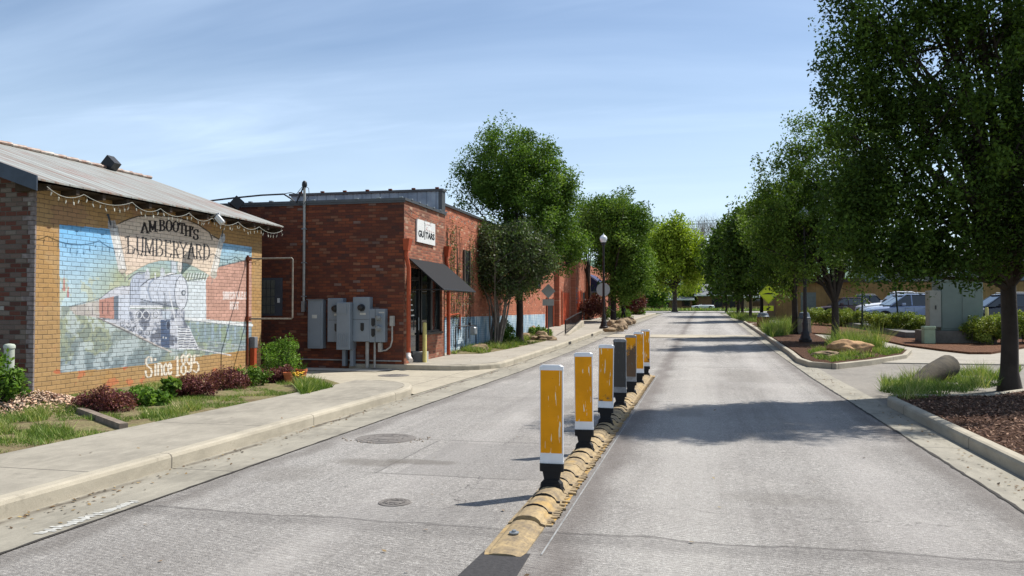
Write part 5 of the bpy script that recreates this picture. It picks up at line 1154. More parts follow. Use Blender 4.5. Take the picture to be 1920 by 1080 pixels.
# rubble heap at the corner of the mural building
n = 2600; c_ = G(62, 765, .12); th = RNG.random(n)*2*np.pi; rr = np.sqrt(RNG.random(n)); px = c_.x+.95*rr*np.cos(th)+.05; py = c_.y+.75*rr*np.sin(th); pz = .12+.22*(1-rr**1.3)*(.8+.4*RNG.random(n))
s = .018+.035*RNG.random(n); dirs = RNG.normal(size=(n, 4, 3)); dirs /= np.linalg.norm(dirs, axis=2, keepdims=True); vs = np.stack([px, py, pz], -1)[:, None]+dirs*s[:, None, None]*np.array([1, 1, .6])
f = np.array([[0, 1, 2], [0, 2, 3], [0, 3, 1], [1, 3, 2]])[None]+4*np.arange(n)[:, None, None]
t = NT('brick_rubble'); at = t.n('ShaderNodeAttribute', attribute_name='tint'); t.color(t.ramp(at.outputs['Fac'], [(0, srgb(150, 112, 92)), (.3, srgb(196, 158, 132)), (.6, srgb(214, 188, 160)), (1, srgb(176, 150, 132))])); mRUBB = t.set(.9)
tag(np_mesh('rubble', vs.reshape(-1, 3), f.reshape(-1, 3), mRUBB, tint=np.repeat(RNG.random(n), 4), tri=True), 'heap of pale brick rubble at the mural building corner', 'rubble', kind='stuff')
# ================================================================ flower pots
mTER = M('terracotta', srgb(186, 108, 68), .85, var=.25, scale=10)
def pot(label, u, v, r, h, flowers=None, blades=0):
    p = G(u, v, .13); o = thing('flower_pot', label, 'flower pot', p, group='terracotta pots at the end of the flower bed')
    mb = MB(); mb.lathe([(r*.62, 0), (r*.92, h*.78), (r, h*.78), (r*1.02, h), (r*.88, h), (r*.84, h*.86), (.01, h*.86)], p, 20); mb.build('pot', mTER, o, True)
    if blades or flowers:
        mb = MB(); mb.cur = 0
        for i in range(blades): 
            a = random.random()*6.28; l = random.uniform(.5, 1)*.2; q = p+Vector((math.cos(a)*r*.4, math.sin(a)*r*.4, h*.85)); e = q+Vector((math.cos(a)*.1, math.sin(a)*.1, l)); mb.add([q+Vector((-.012, 0, 0)), q+Vector((.012, 0, 0)), e], [(0, 1, 2)])
        mb.build('leaves', mLEAFG, o)
        if flowers:
            mb = MB()
            for i in range(26): a = random.random()*6.28; rr = random.random()*r*1.1; q = p+Vector((math.cos(a)*rr, math.sin(a)*rr, h+random.uniform(.0, .08))); mb.lathe([(.004, -.01), (.024, 0), (.012, .012)], q, 6)
            mb.build('flowers', M('yellow_petals', srgb(226, 176, 40), .7), o)
# ================================================================ foliage
def leaf_mat(name, stops, trans=.35, rough=.5):
    t = NT(name); at = t.n('ShaderNodeAttribute', attribute_name='tint')
    c = t.ramp(at.outputs['Fac'], stops); c = t.mix(t.ramp(t.noise(.9, 3), [(.35, .35), (.65, 0.0)]), c, t.mix(1.0, c, (.6, .66, .5, 1), 'MULTIPLY'))
    t.color(c); t.set(rough, 0, .14)
    tr = t.n('ShaderNodeBsdfTranslucent'); hs = t.mix(1.0, c, (1.35, 1.5, .6, 1), 'MULTIPLY'); t.L(hs, tr.inputs[0])
    mx_ = t.n('ShaderNodeMixShader'); mx_.inputs[0].default_value = trans; t.L(t.b.outputs[0], mx_.inputs[1]); t.L(tr.outputs[0], mx_.inputs[2]); t.L(mx_.outputs[0], t.out.inputs[0]); return t.m
mLEAFD = leaf_mat('dark_green_leaves', [(0, srgb(40, 54, 22)), (.5, srgb(62, 82, 30)), (1, srgb(98, 120, 48))], .3, .65)
mLEAFO = leaf_mat('olive_green_leaves', [(0, srgb(50, 68, 26)), (.5, srgb(76, 98, 36)), (1, srgb(118, 136, 60))], .32, .6)
mLEAFM = leaf_mat('mid_green_leaves', [(0, srgb(54, 76, 28)), (.5, srgb(82, 108, 40)), (1, srgb(128, 148, 68))], .28, .6)
mLEAFG = leaf_mat('fresh_green_leaves', [(0, srgb(60, 84, 30)), (.5, srgb(88, 118, 44)), (1, srgb(128, 154, 68))], .28)
mLEAFY = leaf_mat('yellow_green_leaves', [(0, srgb(92, 112, 32)), (.5, srgb(132, 148, 46)), (1, srgb(172, 182, 76))], .32)
mLEAFGR = leaf_mat('grey_green_leaves', [(0, srgb(62, 72, 48)), (.35, srgb(84, 86, 66)), (.7, srgb(78, 100, 52)), (1, srgb(112, 128, 80))], .2)
mPURP = leaf_mat('purple_leaves', [(0, srgb(64, 34, 38)), (.5, srgb(104, 58, 60)), (.85, srgb(138, 88, 82)), (1, srgb(150, 116, 84))], .2)
mHEDGE = leaf_mat('hedge_leaves', [(0, srgb(66, 80, 30)), (.5, srgb(106, 120, 48)), (1, srgb(168, 172, 82))], .2)
mGRASS = leaf_mat('grass_blades', [(0, srgb(66, 86, 36)), (.5, srgb(98, 122, 52)), (.8, srgb(140, 152, 84)), (1, srgb(180, 172, 120))], .25)
mBARK = M('grey_bark', srgb(92, 80, 70), .9, var=.5, scale=4, bump=.9, bscale=26, c2=srgb(52, 44, 40)); mBARKD = M('dark_bark', srgb(62, 54, 48), .9, var=.4, scale=5, bump=.7)
mBARE = M('bare_twig_bark', srgb(150, 138, 128), .9, var=.3)
def leaves(centers, radii, n_per, size, aspect=.5, seed=1, flat=.5, squash=1.0):
    r = np.random.default_rng(seed); k = len(centers); n = k*n_per
    c = np.repeat(centers, n_per, 0); rad = np.repeat(radii, n_per)
    d = r.normal(size=(n, 3)); d /= np.linalg.norm(d, axis=1, keepdims=True)+1e-9
    rr = r.random(n)**(1/2.2); p = c+d*(rad*rr)[:, None]*np.array([1, 1, squash])
    nr = r.normal(size=(n, 3))+np.array([0, 0, flat]); nr /= np.linalg.norm(nr, axis=1, keepdims=True)
    a = np.cross(nr, r.normal(size=(n, 3))); a /= np.linalg.norm(a, axis=1, keepdims=True); b = np.cross(nr, a)
    s = size*(.6+.8*r.random(n)); A = a*s[:, None]*.5; B = b*(s*aspect)[:, None]*.5
    v = np.stack([p-A, p-A*.1+B, p+A, p-A*.1-B], 1).reshape(-1, 3)
    tint = np.clip(np.repeat(r.normal(.5, .16, k), n_per)+r.normal(0, .2, n), 0, 1)
    return v, np.arange(4*n).reshape(-1, 4), tint
def in_lobes(lobes, n, r, shell=.35):
    out = []; vol = np.array([l[3]*l[4]*l[5] for l in lobes]); vol = vol**.75/np.sum(vol**.75)
    ch = r.choice(len(lobes), n, p=vol)
    for c in ch:
        l = lobes[c]; d = r.normal(size=3); d /= np.linalg.norm(d); q = d*(shell+(1-shell)*r.random()**.6)*(1+.8*noise.noise(Vector((d[0]*2.2+l[0], d[1]*2.2+l[1], d[2]*2.2+l[2])))); out.append((l[0]+q[0]*l[3], l[1]+q[1]*l[4], l[2]+q[2]*l[5]))
    return np.array(out)
def pxlobes(base, lob, kd=1.0, doff=0):
    "lobes given as photo ellipses (u, v, ru, rv[, depth offset in m]) at the distance of the base point"
    D = depth(base); out = []
    for l in lob:
        off = (l[4] if len(l) > 4 else 0)+doff; c = WD(l[0], l[1], D+off); s = (D+off)/FOC
        out.append((c.x, c.y, c.z, l[2]*s, l[2]*s*kd, l[3]*s))
    return out
def tree(name, label, base, lobes, tr, fork, mat, nclus=160, crad=.55, nper=60, size=.12, seed=1, limbs=9, bark=None, group=None, lean=(0, 0), cat='tree', twigs=2, stems=1, squash=1.0, shell=.35, limb_r=.5):
    r = np.random.default_rng(seed); bark = bark or mBARK
    o = thing(name, label, cat, base, group=group)
    B = Vector(base); F = B+Vector((lean[0], lean[1], fork)); mb = MB()
    if stems == 1:
        mb.tube([B-Vector((0, 0, .15)), B+Vector((0, 0, .02)), B+Vector((lean[0]*.1, lean[1]*.1, .25)), B.lerp(F, .5)+Vector((.02, 0, 0)), F], [tr*1.5, tr*1.3, tr*1.03, tr*.92, tr*.86], 12)
    cen = in_lobes(lobes, nclus, r, shell)
    tops = cen[r.choice(len(cen), min(limbs, len(cen)), replace=False)]
    # prefer the upper half for limbs
    tops = sorted(tops.tolist(), key=lambda q: q[2])
    ends = []
    for i, q in enumerate(tops):
        q = Vector(q); s0 = F if stems == 1 else B+Vector((r.normal()*.12, r.normal()*.12, -.05))
        mid = s0.lerp(q, .45); hz_ = (q-s0); mid = Vector((s0.x+hz_.x*.28, s0.y+hz_.y*.28, s0.z+hz_.z*.5))+Vector(r.normal(size=3)*.06)
        rr = tr*limb_r*(1 if stems == 1 else 1.0); mb.tube([s0-Vector((0, 0, .05)), s0.lerp(mid, .5)+Vector(r.normal(size=3)*.03), mid, mid.lerp(q, .5)+Vector(r.normal(size=3)*.05), q], [rr, rr*.8, rr*.6, rr*.36, rr*.12], 7, cap=False); ends.append((mid, q))
        for k in range(twigs):
            a = mid.lerp(q, r.random()*.8); j = cen[r.integers(len(cen))]; d2 = Vector(j)
            near = min((Vector(cen[m_]) for m_ in r.integers(0, len(cen), 6)), key=lambda x: (x-a).length); mb.tube([a, a.lerp(near, .5)+Vector((0, 0, .08)), near], [rr*.32, rr*.2, rr*.06], 5, cap=False)
    mb.build('trunk', bark, o, True)
    rad = crad*(.65+.7*r.random(len(cen))); v, f, t_ = leaves(cen, rad, nper, size, seed=seed, squash=squash)
    np_mesh('crown', v, f, mat, o, tint=t_); return o
# ---------------------------------------------------------------- right-hand row
b1 = G(1893, 721, .13)
tree('street_tree', 'huge dark leafy tree filling the upper corner, trunk on the near mulch island', b1, pxlobes(b1, [(1630, 300, 90, 190), (1612, 80, 60, 120), (1610, 460, 66, 50), (1700, 330, 150, 170), (1800, 120, 220, 180), (1620, 180, 80, 130), (1950, 300, 200, 220), (1640, 10, 95, 130), (1850, -120, 230, 160), (2060, 60, 190, 230), (1640, 430, 75, 90), (1750, 455, 110, 70), (1900, 420, 150, 90), (2050, 420, 120, 100), (1720, -90, 130, 120), (1820, -230, 180, 130), (1880, -310, 130, 100), (1680, 480, 90, 50), (1640, 330, 90, 130), (1800, 480, 110, 45), (1760, -200, 130, 120), (1700, 20, 120, 110)], .6, -1.4), .155, 1.9, mLEAFD, 900, .30, 170, .078, 3, limbs=60, twigs=5, squash=1.4, cat='tree', bark=mBARKD)
b2 = G(1566, 640, .13)
tree('street_tree', 'tall leafy tree forking low behind the tan boulder', b2, pxlobes(b2, [(1500, 420, 95, 100), (1560, 300, 80, 90), (1500, 250, 30, 46), (1610, 400, 80, 120), (1450, 380, 52, 80), (1530, 480, 90, 60), (1620, 480, 60, 50), (1445, 440, 42, 50), (1650, 300, 60, 90), (1530, 250, 40, 50), (1560, 420, 100, 90), (1650, 470, 60, 40), (1470, 290, 30, 40)], .8), .15, 1.55, mLEAFO, 430, .42, 130, .115, 5, limbs=22, twigs=3, bark=mBARKD)
b3 = G(1490, 626, .13)
tree('street_tree', 'dark tree with a straight trunk beside the pale litter bin', b3, pxlobes(b3, [(1480, 440, 70, 80), (1440, 400, 45, 60), (1500, 350, 45, 70), (1490, 490, 52, 40), (1508, 430, 40, 60, -5.5), (1512, 402, 26, 30, -6), (1470, 530, 22, 24), (1436, 508, 34, 22)]), .15, 1.9, mLEAFO, 300, .55, 120, .13, 8, limbs=14, bark=mBARKD)
for i, (u, v, lob, lab, tr_) in enumerate(((1407, 600, [(1405, 470, 42, 62), (1400, 430, 30, 40), (1395, 520, 26, 28)], 'slim-trunked dark tree just left of the lime sign', .12), (1384, 590, [(1378, 490, 34, 52), (1392, 450, 26, 40)], 'dark row tree with a thick trunk at the end of the mulch strip', .17),
   (1392, 592, [(1405, 440, 34, 40), (1398, 500, 34, 40)], 'dark row tree standing close behind the thick trunk', .14), (1428, 598, [(1450, 470, 40, 46), (1475, 510, 30, 26)], 'dark row tree behind the lime diamond sign', .14), (1362, 584, [(1358, 500, 24, 46), (1366, 464, 18, 30)], 'farthest dark tree of the row at the street bend', .16))):
    b = G(u, v, .13); D = depth(b)
    tree('street_tree', lab, b, pxlobes(b, lob), tr_, 2.0, mLEAFD, 170, max(.7, D*.016), 90, .0052*D, 20+i, limbs=9, bark=mBARKD, group='dark street trees along the right kerb')
# ---------------------------------------------------------------- left-hand trees
b4 = G(974, 640, .15)
tree('street_tree', 'big round-crowned street tree in front of the warehouse', b4, pxlobes(b4, [(955, 320, 82, 66), (1010, 330, 62, 55), (925, 275, 34, 32), (1000, 400, 82, 70), (920, 350, 60, 50), (880, 320, 22, 22), (890, 352, 26, 22), (1040, 380, 42, 58), (1025, 290, 24, 22), (960, 470, 70, 45), (1050, 450, 50, 50), (1062, 488, 34, 26), (985, 525, 36, 26), (975, 258, 28, 20)]), .15, 1.9, mLEAFM, 680, .40, 130, .10, 31, limbs=22, twigs=3, bark=mBARKD)
b5 = G(931, 647, .15)
tree('shrub_tree', 'sparse multi-stemmed grey-green tree against the blue-based wall', b5, pxlobes(b5, [(930, 470, 56, 50), (902, 455, 30, 36), (985, 470, 50, 48), (1010, 500, 30, 34), (905, 510, 30, 34), (950, 535, 44, 22)]), .09, .4, mLEAFGR, 420, .4, 90, .10, 33, limbs=16, stems=6, twigs=4, limb_r=.5, bark=M('pale_bark', srgb(128, 118, 108), .9, var=.4))
b6 = G(1150, 603, .15)
tree('street_tree', 'dense dark green tree behind the street lamp', b6, pxlobes(b6, [(1150, 430, 66, 60), (1130, 400, 36, 32), (1180, 420, 42, 50), (1174, 500, 46, 50), (1142, 455, 26, 40), (1195, 500, 28, 50), (1165, 540, 36, 24)]), .2, 2.2, mLEAFM, 480, .7, 130, .17, 41, limbs=12, bark=mBARKD)
b7 = G(1105, 600, .15)
tree('street_tree', 'leafy tree between the warehouse tree and the lamp', b7, pxlobes(b7, [(1085, 435, 34, 42), (1068, 475, 30, 30), (1098, 400, 22, 22)], 1.0), .13, 2.6, mLEAFM, 90, .8, 90, .18, 43, limbs=8, bark=mBARKD)
b8 = G(1265, 583.5, .1); D8 = depth(b8)
tree('park_tree', 'bright yellow-green tree on the lawn where the street ends', b8, pxlobes(b8, [(1265, 480, 44, 58), (1240, 470, 26, 40), (1298, 490, 28, 44), (1262, 440, 30, 26), (1230, 510, 20, 24)]), .38, 3.2, mLEAFY, 300, 1.5, 100, .42, 45, limbs=16)
for i, (u, v, lob, lab, m_, tr_) in enumerate((
  (1214, 580, [(1212, 470, 18, 40), (1225, 440, 16, 26), (1216, 520, 18, 36)], 'dark tree left of the yellow-green lawn tree', mLEAFM, .5),
  (1296, 579, [(1297, 555, 20, 20)], 'small round tree before the brown house', mLEAFY, .3),
  (1228, 581, [(1226, 548, 22, 22)], 'low green tree beneath the yellow-green tree', mLEAFM, .25),
  (1330, 577, [(1330, 505, 26, 34), (1318, 530, 18, 20), (1345, 540, 20, 20)], 'misty green tree behind the grey-roofed house', mLEAFM, .5),
  (1172, 578, [(1190, 560, 22, 16)], 'dark low tree at the left end of the far lawn', mLEAFD, .4))):
    b = G(u, v, .08)
    if depth(b) > 185: b = Vector(WD(u, v, 185)); b.z = zr(b.y)
    if i == 3: b = Vector(WD(u, v, 240)); b.z = zr(b.y)
    D = depth(b); tree('park_tree', lab, b, pxlobes(b, lob), tr_, 2.0, m_, 110, D*.011, 60, D*.0032, 60+i, limbs=8, group='trees round the far lawn')
# bare tree behind the lawn
b = Vector(WD(1325, 577, 230)); b.z = zr(b.y); o = thing('bare_tree', 'leafless pale tree rising above the far roofs', 'tree', b); mb = MB(); r_ = random.Random(5)
def branch(p, d, l, r, dep):
    q = p+d*l; mb.tube([p, p.lerp(q, .5)+Vector([r_.uniform(-.05, .05)*l for _ in range(3)]), q], [r, r*.85, r*.65], 4, cap=False)
    if dep == 0: return
    for k in range(3 if dep > 2 else 4):
        nd = (d+Vector([r_.uniform(-.62, .62), r_.uniform(-.62, .62), r_.uniform(-.1, .5)])).normalized(); branch(p.lerp(q, r_.uniform(.6, 1)), nd, l*r_.uniform(.62, .82), r*.58, dep-1)
for k in range(5):
    branch(b+Vector((k*1.6-3, 0, 0)), Vector((k*.12-.26, 0, 1)).normalized(), 9.5, .32, 5)
mb.build('branches', mBARE, o)
# hillside and woods
hb = MB(); n = 40; xs = [-260+520*i/n for i in range(n+1)]
vs = []; 
for j, (yy_, hh_) in enumerate(((330, 1), (380, 9), (440, 22), (520, 30), (640, 34))):
    for x in xs: vs.append((x, yy_, 1.35*hh_*(.75+.35*noise.noise(Vector((x*.012, j*.7, 3))))))
hb.add(vs, [(j*(n+1)+i, j*(n+1)+i+1, (j+1)*(n+1)+i+1, (j+1)*(n+1)+i) for j in range(4) for i in range(n)])
mHILL = M('hazy_wooded_hill', srgb(88, 112, 96), .95, var=.35, scale=.08, bump=1, bscale=.3); h_ = hb.build('hill', mHILL, None, True); tag(h_, None, None, kind='structure')
r = np.random.default_rng(9); k = 900; cx = r.uniform(-150, 170, k); cy = r.uniform(215, 262, k); hz2 = r.random(k); cz = 1.5+hz2*(9+5*np.sin(cx*.11))
v, f, t_ = leaves(np.stack([cx, cy, cz], 1), r.uniform(1.5, 3, k), 46, .9, seed=4)
tag(np_mesh('woods', v, f, mLEAFM, tint=t_), 'far belt of mixed woods behind the houses', 'woods', kind='stuff')
# ---------------------------------------------------------------- grass
def blades(pts, h, w, seed, hvar=.5, lean=.6):
    r = np.random.default_rng(seed); n = len(pts); a = r.random(n)*6.283; cl = np.array([noise.noise(Vector((q[0]*2.3, q[1]*2.3, seed))) for q in pts]); hh = h*(1-hvar+2*hvar*r.random(n))*np.clip(1+1.3*cl, .25, 1.9); c, s = np.cos(a), np.sin(a)
    p = pts; side = np.stack([c, s, 0*c], 1)*w*(.6+.8*r.random(n))[:, None]; b = r.random(n)*6.283; top = p+np.stack([np.cos(b)*hh*lean*r.random(n)*2, np.sin(b)*hh*lean*r.random(n)*2, hh], 1)
    v = np.stack([p-side, p+side, top], 1).reshape(-1, 3); tint = np.clip(r.normal(.5, .24, n)+cl*.5, 0, 1); return v, np.arange(3*n).reshape(-1, 3), tint
def grass(label, poly, n, h, w, dz, seed, thr=None, mat=None, hvar=.5, name='grass'):
    r = np.random.default_rng(seed); xs = [p[0] for p in poly]; ys = [p[1] for p in poly]; x = r.uniform(min(xs), max(xs), n*3); y = r.uniform(min(ys), max(ys), n*3); m = inside(x, y, poly)
    if thr is not None:
        nn = np.array([noise.fractal(Vector((a*1.3, b*1.3, seed)), 1.0, 2.0, 4) for a, b in zip(x, y)]); m &= nn > thr
    x, y = x[m][:n], y[m][:n]; z = np.array([zr(q) for q in y])+dz; v, f, t_ = blades(np.stack([x, y, z], 1), h, w, seed, hvar); o = np_mesh(name, v, f, mat or mGRASS, tint=t_, tri=True); return tag(o, label, 'grass', kind='stuff')
grass('patchy short grass between the sidewalk and the mural wall', [(-10.4, 5.5), (-6.86, 5.5), (-6.86, 14.6), (-8.2, 15.4), (-9.8, 15.8), (-10.4, 15)], 34000, .045, .005, .115, 71, .06)
grass('thicker clumps of grass in the near corner of the lawn strip', [(-11.5, 6.2), (-7.0, 6.2), (-7.1, 10.6), (-8.4, 10.9), (-10.4, 10.9)], 16000, .08, .006, .115, 72, .16)
g1 = [G(u, v, .13) for u, v in ((1648, 742), (1700, 750), (1780, 742), (1850, 728), (1900, 716), (1915, 690), (1800, 700), (1760, 702), (1700, 706), (1655, 716))]
grass('tall fresh grass round the leaning log', [(p.x, p.y) for p in g1], 13000, .15, .006, .12, 73, -.1)
g2 = [G(u, v, .13) for u, v in ((1527, 672), (1560, 679), (1625, 672), (1690, 662), (1696, 656), (1650, 653), (1560, 644), (1530, 655), (1515, 660))]
grass('low green ground cover along the far island kerb', [(p.x, p.y) for p in g2], 10000, .10, .010, .12, 74, -.1)
g3 = [G(u, v, .13) for u, v in ((1560, 655), (1660, 655), (1650, 650), (1600, 647), (1560, 644))]
grass('taller wispy grass behind the tan boulder', [(p.x, p.y) for p in g3], 3600, .42, .008, .12, 75)
g4 = [G(u, v, .13) for u, v in ((1428, 622), (1445, 633), (1485, 627), (1520, 616), (1480, 612))]
grass('green grass clump beside the brown litter bin', [(p.x, p.y) for p in g4], 5000, .42, .012, .12, 76)
g5 = [G(u, v, .13) for u, v in ((1362, 588), (1372, 596), (1400, 603), (1440, 606), (1425, 594), (1395, 589))]
grass('thin grass on the farther islands', [(p.x, p.y) for p in g5], 5000, .25, .02, .12, 77)
bedp = [(p.x, p.y) for p in [G(u, v, .15) for u, v in ((842, 664), (905, 663), (965, 652), (1045, 634), (1020, 624), (940, 640), (842, 654))]]
sheet('flower_bed', bedp, .156, mSOIL, .05)
grass('sparse grass in the bed before the warehouse', bedp, 9000, .12, .012, .15, 78, 0)
grass('lawn grass at the end of the street', [(-45, 139), (60, 141), (60, 160), (-45, 160)], 9000, .35, .10, .05, 79, hvar=.3)
grass('green weeds at the sidewalk corner', [(p.x, p.y) for p in [G(u, v, .13) for u, v in ((565, 742), (622, 728), (600, 722), (556, 724))]], 3500, .12, .012, .12, 80)
# litter of dry leaves and grit along the kerbs
r = np.random.default_rng(44); n = 1500; side = r.random(n) < .5; x = np.where(side, -5.12+np.abs(r.normal(0, .16, n)), 2.84-np.abs(r.normal(0, .14, n))); y = 4.5+r.random(n)**1.4*40; k = r.random(n) < .18; x = np.where(k, r.uniform(-6.7, 2.8, n), x); zz = np.array([zr(q) for q in y])+np.where(x < -5.3, .152, .012)
v, f, t_ = leaves(np.stack([x, y, zz], 1), np.full(n, .003), 1, .035, .6, 9, flat=5)
t = NT('dry_leaf_litter'); at = t.n('ShaderNodeAttribute', attribute_name='tint'); t.color(t.ramp(at.outputs['Fac'], [(0, srgb(60, 50, 40)), (.5, srgb(112, 88, 60)), (1, srgb(150, 132, 92))])); mLIT = t.set(.9)
tag(np_mesh('fallen_leaves', v, f, mLIT, tint=t_), 'dry leaf bits and grit scattered along the kerbs', 'leaf litter', kind='stuff')
# mulch chips
r = np.random.default_rng(6); n = 26000; x = r.uniform(3.1, 9, n); y = r.uniform(5, 17.6, n); m = inside(x, y, ISL1); x, y = x[m], y[m]; n = len(x)
c_ = np.stack([x, y, .135+.02*r.random(n)], 1); v, f, t_ = leaves(c_, np.full(n, .004), 1, .055, .35, 6, flat=2.5)
t = NT('bark_chips'); at = t.n('ShaderNodeAttribute', attribute_name='tint'); t.color(t.ramp(at.outputs['Fac'], [(0, srgb(58, 38, 30)), (.5, srgb(104, 74, 58)), (1, srgb(160, 128, 104))])); mCHIP = t.set(.9)
tag(np_mesh('mulch', v, f, mCHIP, tint=t_), 'brown bark chips under the big near tree', 'mulch', kind='stuff')
# ---------------------------------------------------------------- shrubs
def shrub(name, label, p, rx, ry, h, mat, n=60, nper=70, size=.05, seed=1, cr=.14, group=None, tip=.25, cat='shrub', twig=10):
    r = np.random.default_rng(seed); o = thing(name, label, cat, p, group=group); p = Vector(p)
    th = r.random(n)*6.283; rr = np.sqrt(r.random(n)); cz = p.z+h*(.12+.8*r.random(n)*(1-.45*rr**2)); cen = np.stack([p.x+rx*rr*np.cos(th), p.y+ry*rr*np.sin(th), cz], 1)
    v, f, t_ = leaves(cen, cr*(.6+.8*r.random(n)), nper, size, seed=seed); mb = MB()
    for i in range(twig):
        q = Vector(cen[i % n]); mb.tube([p+Vector((r.normal()*.03, r.normal()*.03, -.03)), p.lerp(q, .5)+Vector((0, 0, .03)), q], [.012, .009, .004], 4, cap=False)
    mb.build('stems', mBARKD, o); np_mesh('foliage', v, f, mat, o, tint=t_); return o
GP = 'shrubs under the mural'
shrub('purple_shrub', 'dark purple shrub left of the timber edging, farthest left of the bed', G(196, 770, .12), .42, .3, .34, mPURP, 60, 80, .04, 1, .11, GP)
shrub('purple_shrub', 'largest purple shrub, right below the painted date', G(362, 742, .12), .36, .34, .36, mPURP, 70, 80, .04, 2, .11, GP)
shrub('purple_shrub', 'reddish purple shrub just right of the largest one', G(425, 728, .12), .40, .34, .36, mPURP, 70, 80, .04, 3, .11, GP)
shrub('purple_shrub', 'small purple shrub beside the orange outlet post', G(503, 716, .12), .34, .26, .28, mPURP, 44, 70, .04, 4, .1, GP)
shrub('purple_shrub', 'purple shrub beneath the bright green bush near the pots', G(530, 716, .12), .26, .24, .34, mPURP, 44, 70, .04, 14, .1, GP)
shrub('green_plant', 'leafy green lily clump between the two left purple shrubs', G(268, 758, .12), .40, .28, .22, mLEAFG, 40, 60, .09, 5, .1, GP, cat='plant')
shrub('green_plant', 'spiky iris leaves in front of the mural tracks', G(318, 748, .12), .16, .16, .36, mLEAFM, 16, 30, .10, 6, .08, GP, cat='plant')
shrub('green_plant', 'low green plant between the reddish purple shrub and the post', G(470, 722, .12), .36, .25, .36, mLEAFM, 36, 60, .06, 7, .1, GP, cat='plant')
shrub('green_bush', 'airy bright green bush beside the outlet post', G(528, 706, .12), .42, .42, .98, mLEAFG, 80, 55, .05, 8, .15, cat='bush', twig=16)
shrub('green_plant', 'leafy climber partly hiding the vent pipe at the left edge', G(6, 768, .12), .28, .25, .85, mLEAFG, 50, 36, .07, 9, .12, cat='plant', twig=14)
shrub('green_bush', 'bright green bush at the foot of the multi-stemmed tree', G(945, 643, .15), .42, .4, .85, mLEAFG, 46, 70, .08, 10, .17, cat='bush')
shrub('purple_shrub', 'round maroon maple shrub below the blue awning', G(1112, 602, .15)+Vector((0, 0, .3)), .95, .9, 1.7, mPURP, 80, 70, .12, 11, .32, cat='shrub')
shrub('purple_shrub', 'maroon shrub near the far kerb beyond the person', G(1186, 590, .15)+Vector((0, 0, .2)), 1.2, 1.2, 2.6, mPURP, 80, 60, .2, 12, .5, cat='shrub')
shrub('green_bush', 'low green bushes left of the person', G(1156, 600, .15), 1.1, .8, 1.0, mLEAFM, 60, 60, .12, 13, .3, cat='bush')
shrub('green_bush', 'pale green bush at the far kerb bend', G(1193, 590, .15), .9, .8, .9, mLEAFG, 50, 50, .16, 15, .3, cat='bush')
for i, (u, v, s) in enumerate(((1018, 630, .35), (1005, 628, .3))):
    shrub('green_plant', ('spreading green plant behind the sandstone rocks', 'tufty green plant between the sandstone rocks')[i], G(u, v, .15), s, s, .4, mLEAFM, 24, 50, .1, 16+i, .14, cat='plant')
# hanging vines on the warehouse
v_, f_, t__ = [], [], []
cen = []; r = np.random.default_rng(12)
for i in range(26):
    y = YE+1.2+r.random()*3.2; z0 = 2.2+r.random()*2.2
    for k in range(int(4+r.random()*8)): cen.append((WXX+.06, y+r.normal()*.05, z0-k*.16))
v, f, t_ = leaves(np.array(cen), np.full(len(cen), .12), 9, .06, seed=5); vn = thing('wall_vine', 'thin vine trailing down the brick beside the shrub tree', 'vine', (WXX, YE+2.5, .2)); mb = MB()
for i in range(30):
    y = YE+1+r.random()*3.6; z0 = 2.5+r.random()*1.9; mb.tube([(WXX+.02, y, z0), (WXX+.035, y+r.normal()*.06, z0*.6), (WXX+.02, y+r.normal()*.1, .3+r.random())], .008, 4, cap=False)
mb.build('stems', mBARKD, vn); np_mesh('leaves', v, f, mLEAFGR, vn, tint=t_)
# hedges
def hedge(label, a, b, w, h, seed, dz=.12):
    r = np.random.default_rng(seed); a, b = Vector(a), Vector(b); L_ = (b-a).length; n = int(L_*w*h*60)+60; d = (b-a).normalized(); nx = Vector((-d.y, d.x, 0))
    s = r.random(n)*L_; q = (r.random(n)-.5)*w; z = h*(.1+.85*r.random(n)**.7); wob = 1+.12*np.sin(s*2.1+seed)
    cen = np.stack([a.x+d.x*s+nx.x*q, a.y+d.y*s+nx.y*q, a.z+(b.z-a.z)*s/L_+z*wob], 1); v, f, t_ = leaves(cen, np.full(n, .17), 60, .075, .6, seed)
    o = thing('hedge', label, 'hedge', a, group='clipped hedges along the parking lot'); np_mesh('foliage', v, f, mHEDGE, o, tint=t_); mb = MB()
    for i in range(int(L_*3)): p = a+d*(i/3); mb.tube([p, p+Vector((.05, 0, h*.6))], [.02, .008], 4, cap=False)
    mb.build('stems', mBARKD, o); return o
def hp(u, v): return G(u, v, .12)
hedge('clipped hedge beside the tree trunk in front of the white pickup', hp(1518, 607), hp(1624, 613), 1.3, .9, 1)
hedge('long clipped hedge in front of the silver car', hp(1630, 621), hp(1752, 629), 1.2, .9, 2)
hedge('clipped hedge behind the big near trunk', hp(1822, 644), hp(2010, 640), 1.3, 1.05, 3)
pot('terracotta pot of yellow pansies, frontmost of the pots', 557, 722, .12, .17, True, 14)
pot('taller terracotta pot with blades standing behind the pansies', 565, 714, .12, .24, False, 22)
pot('wide shallow terracotta bowl right of the pansies', 574, 717, .17, .08)
pot('terracotta pot half hidden by the purple shrub', 541, 717, .11, .2)
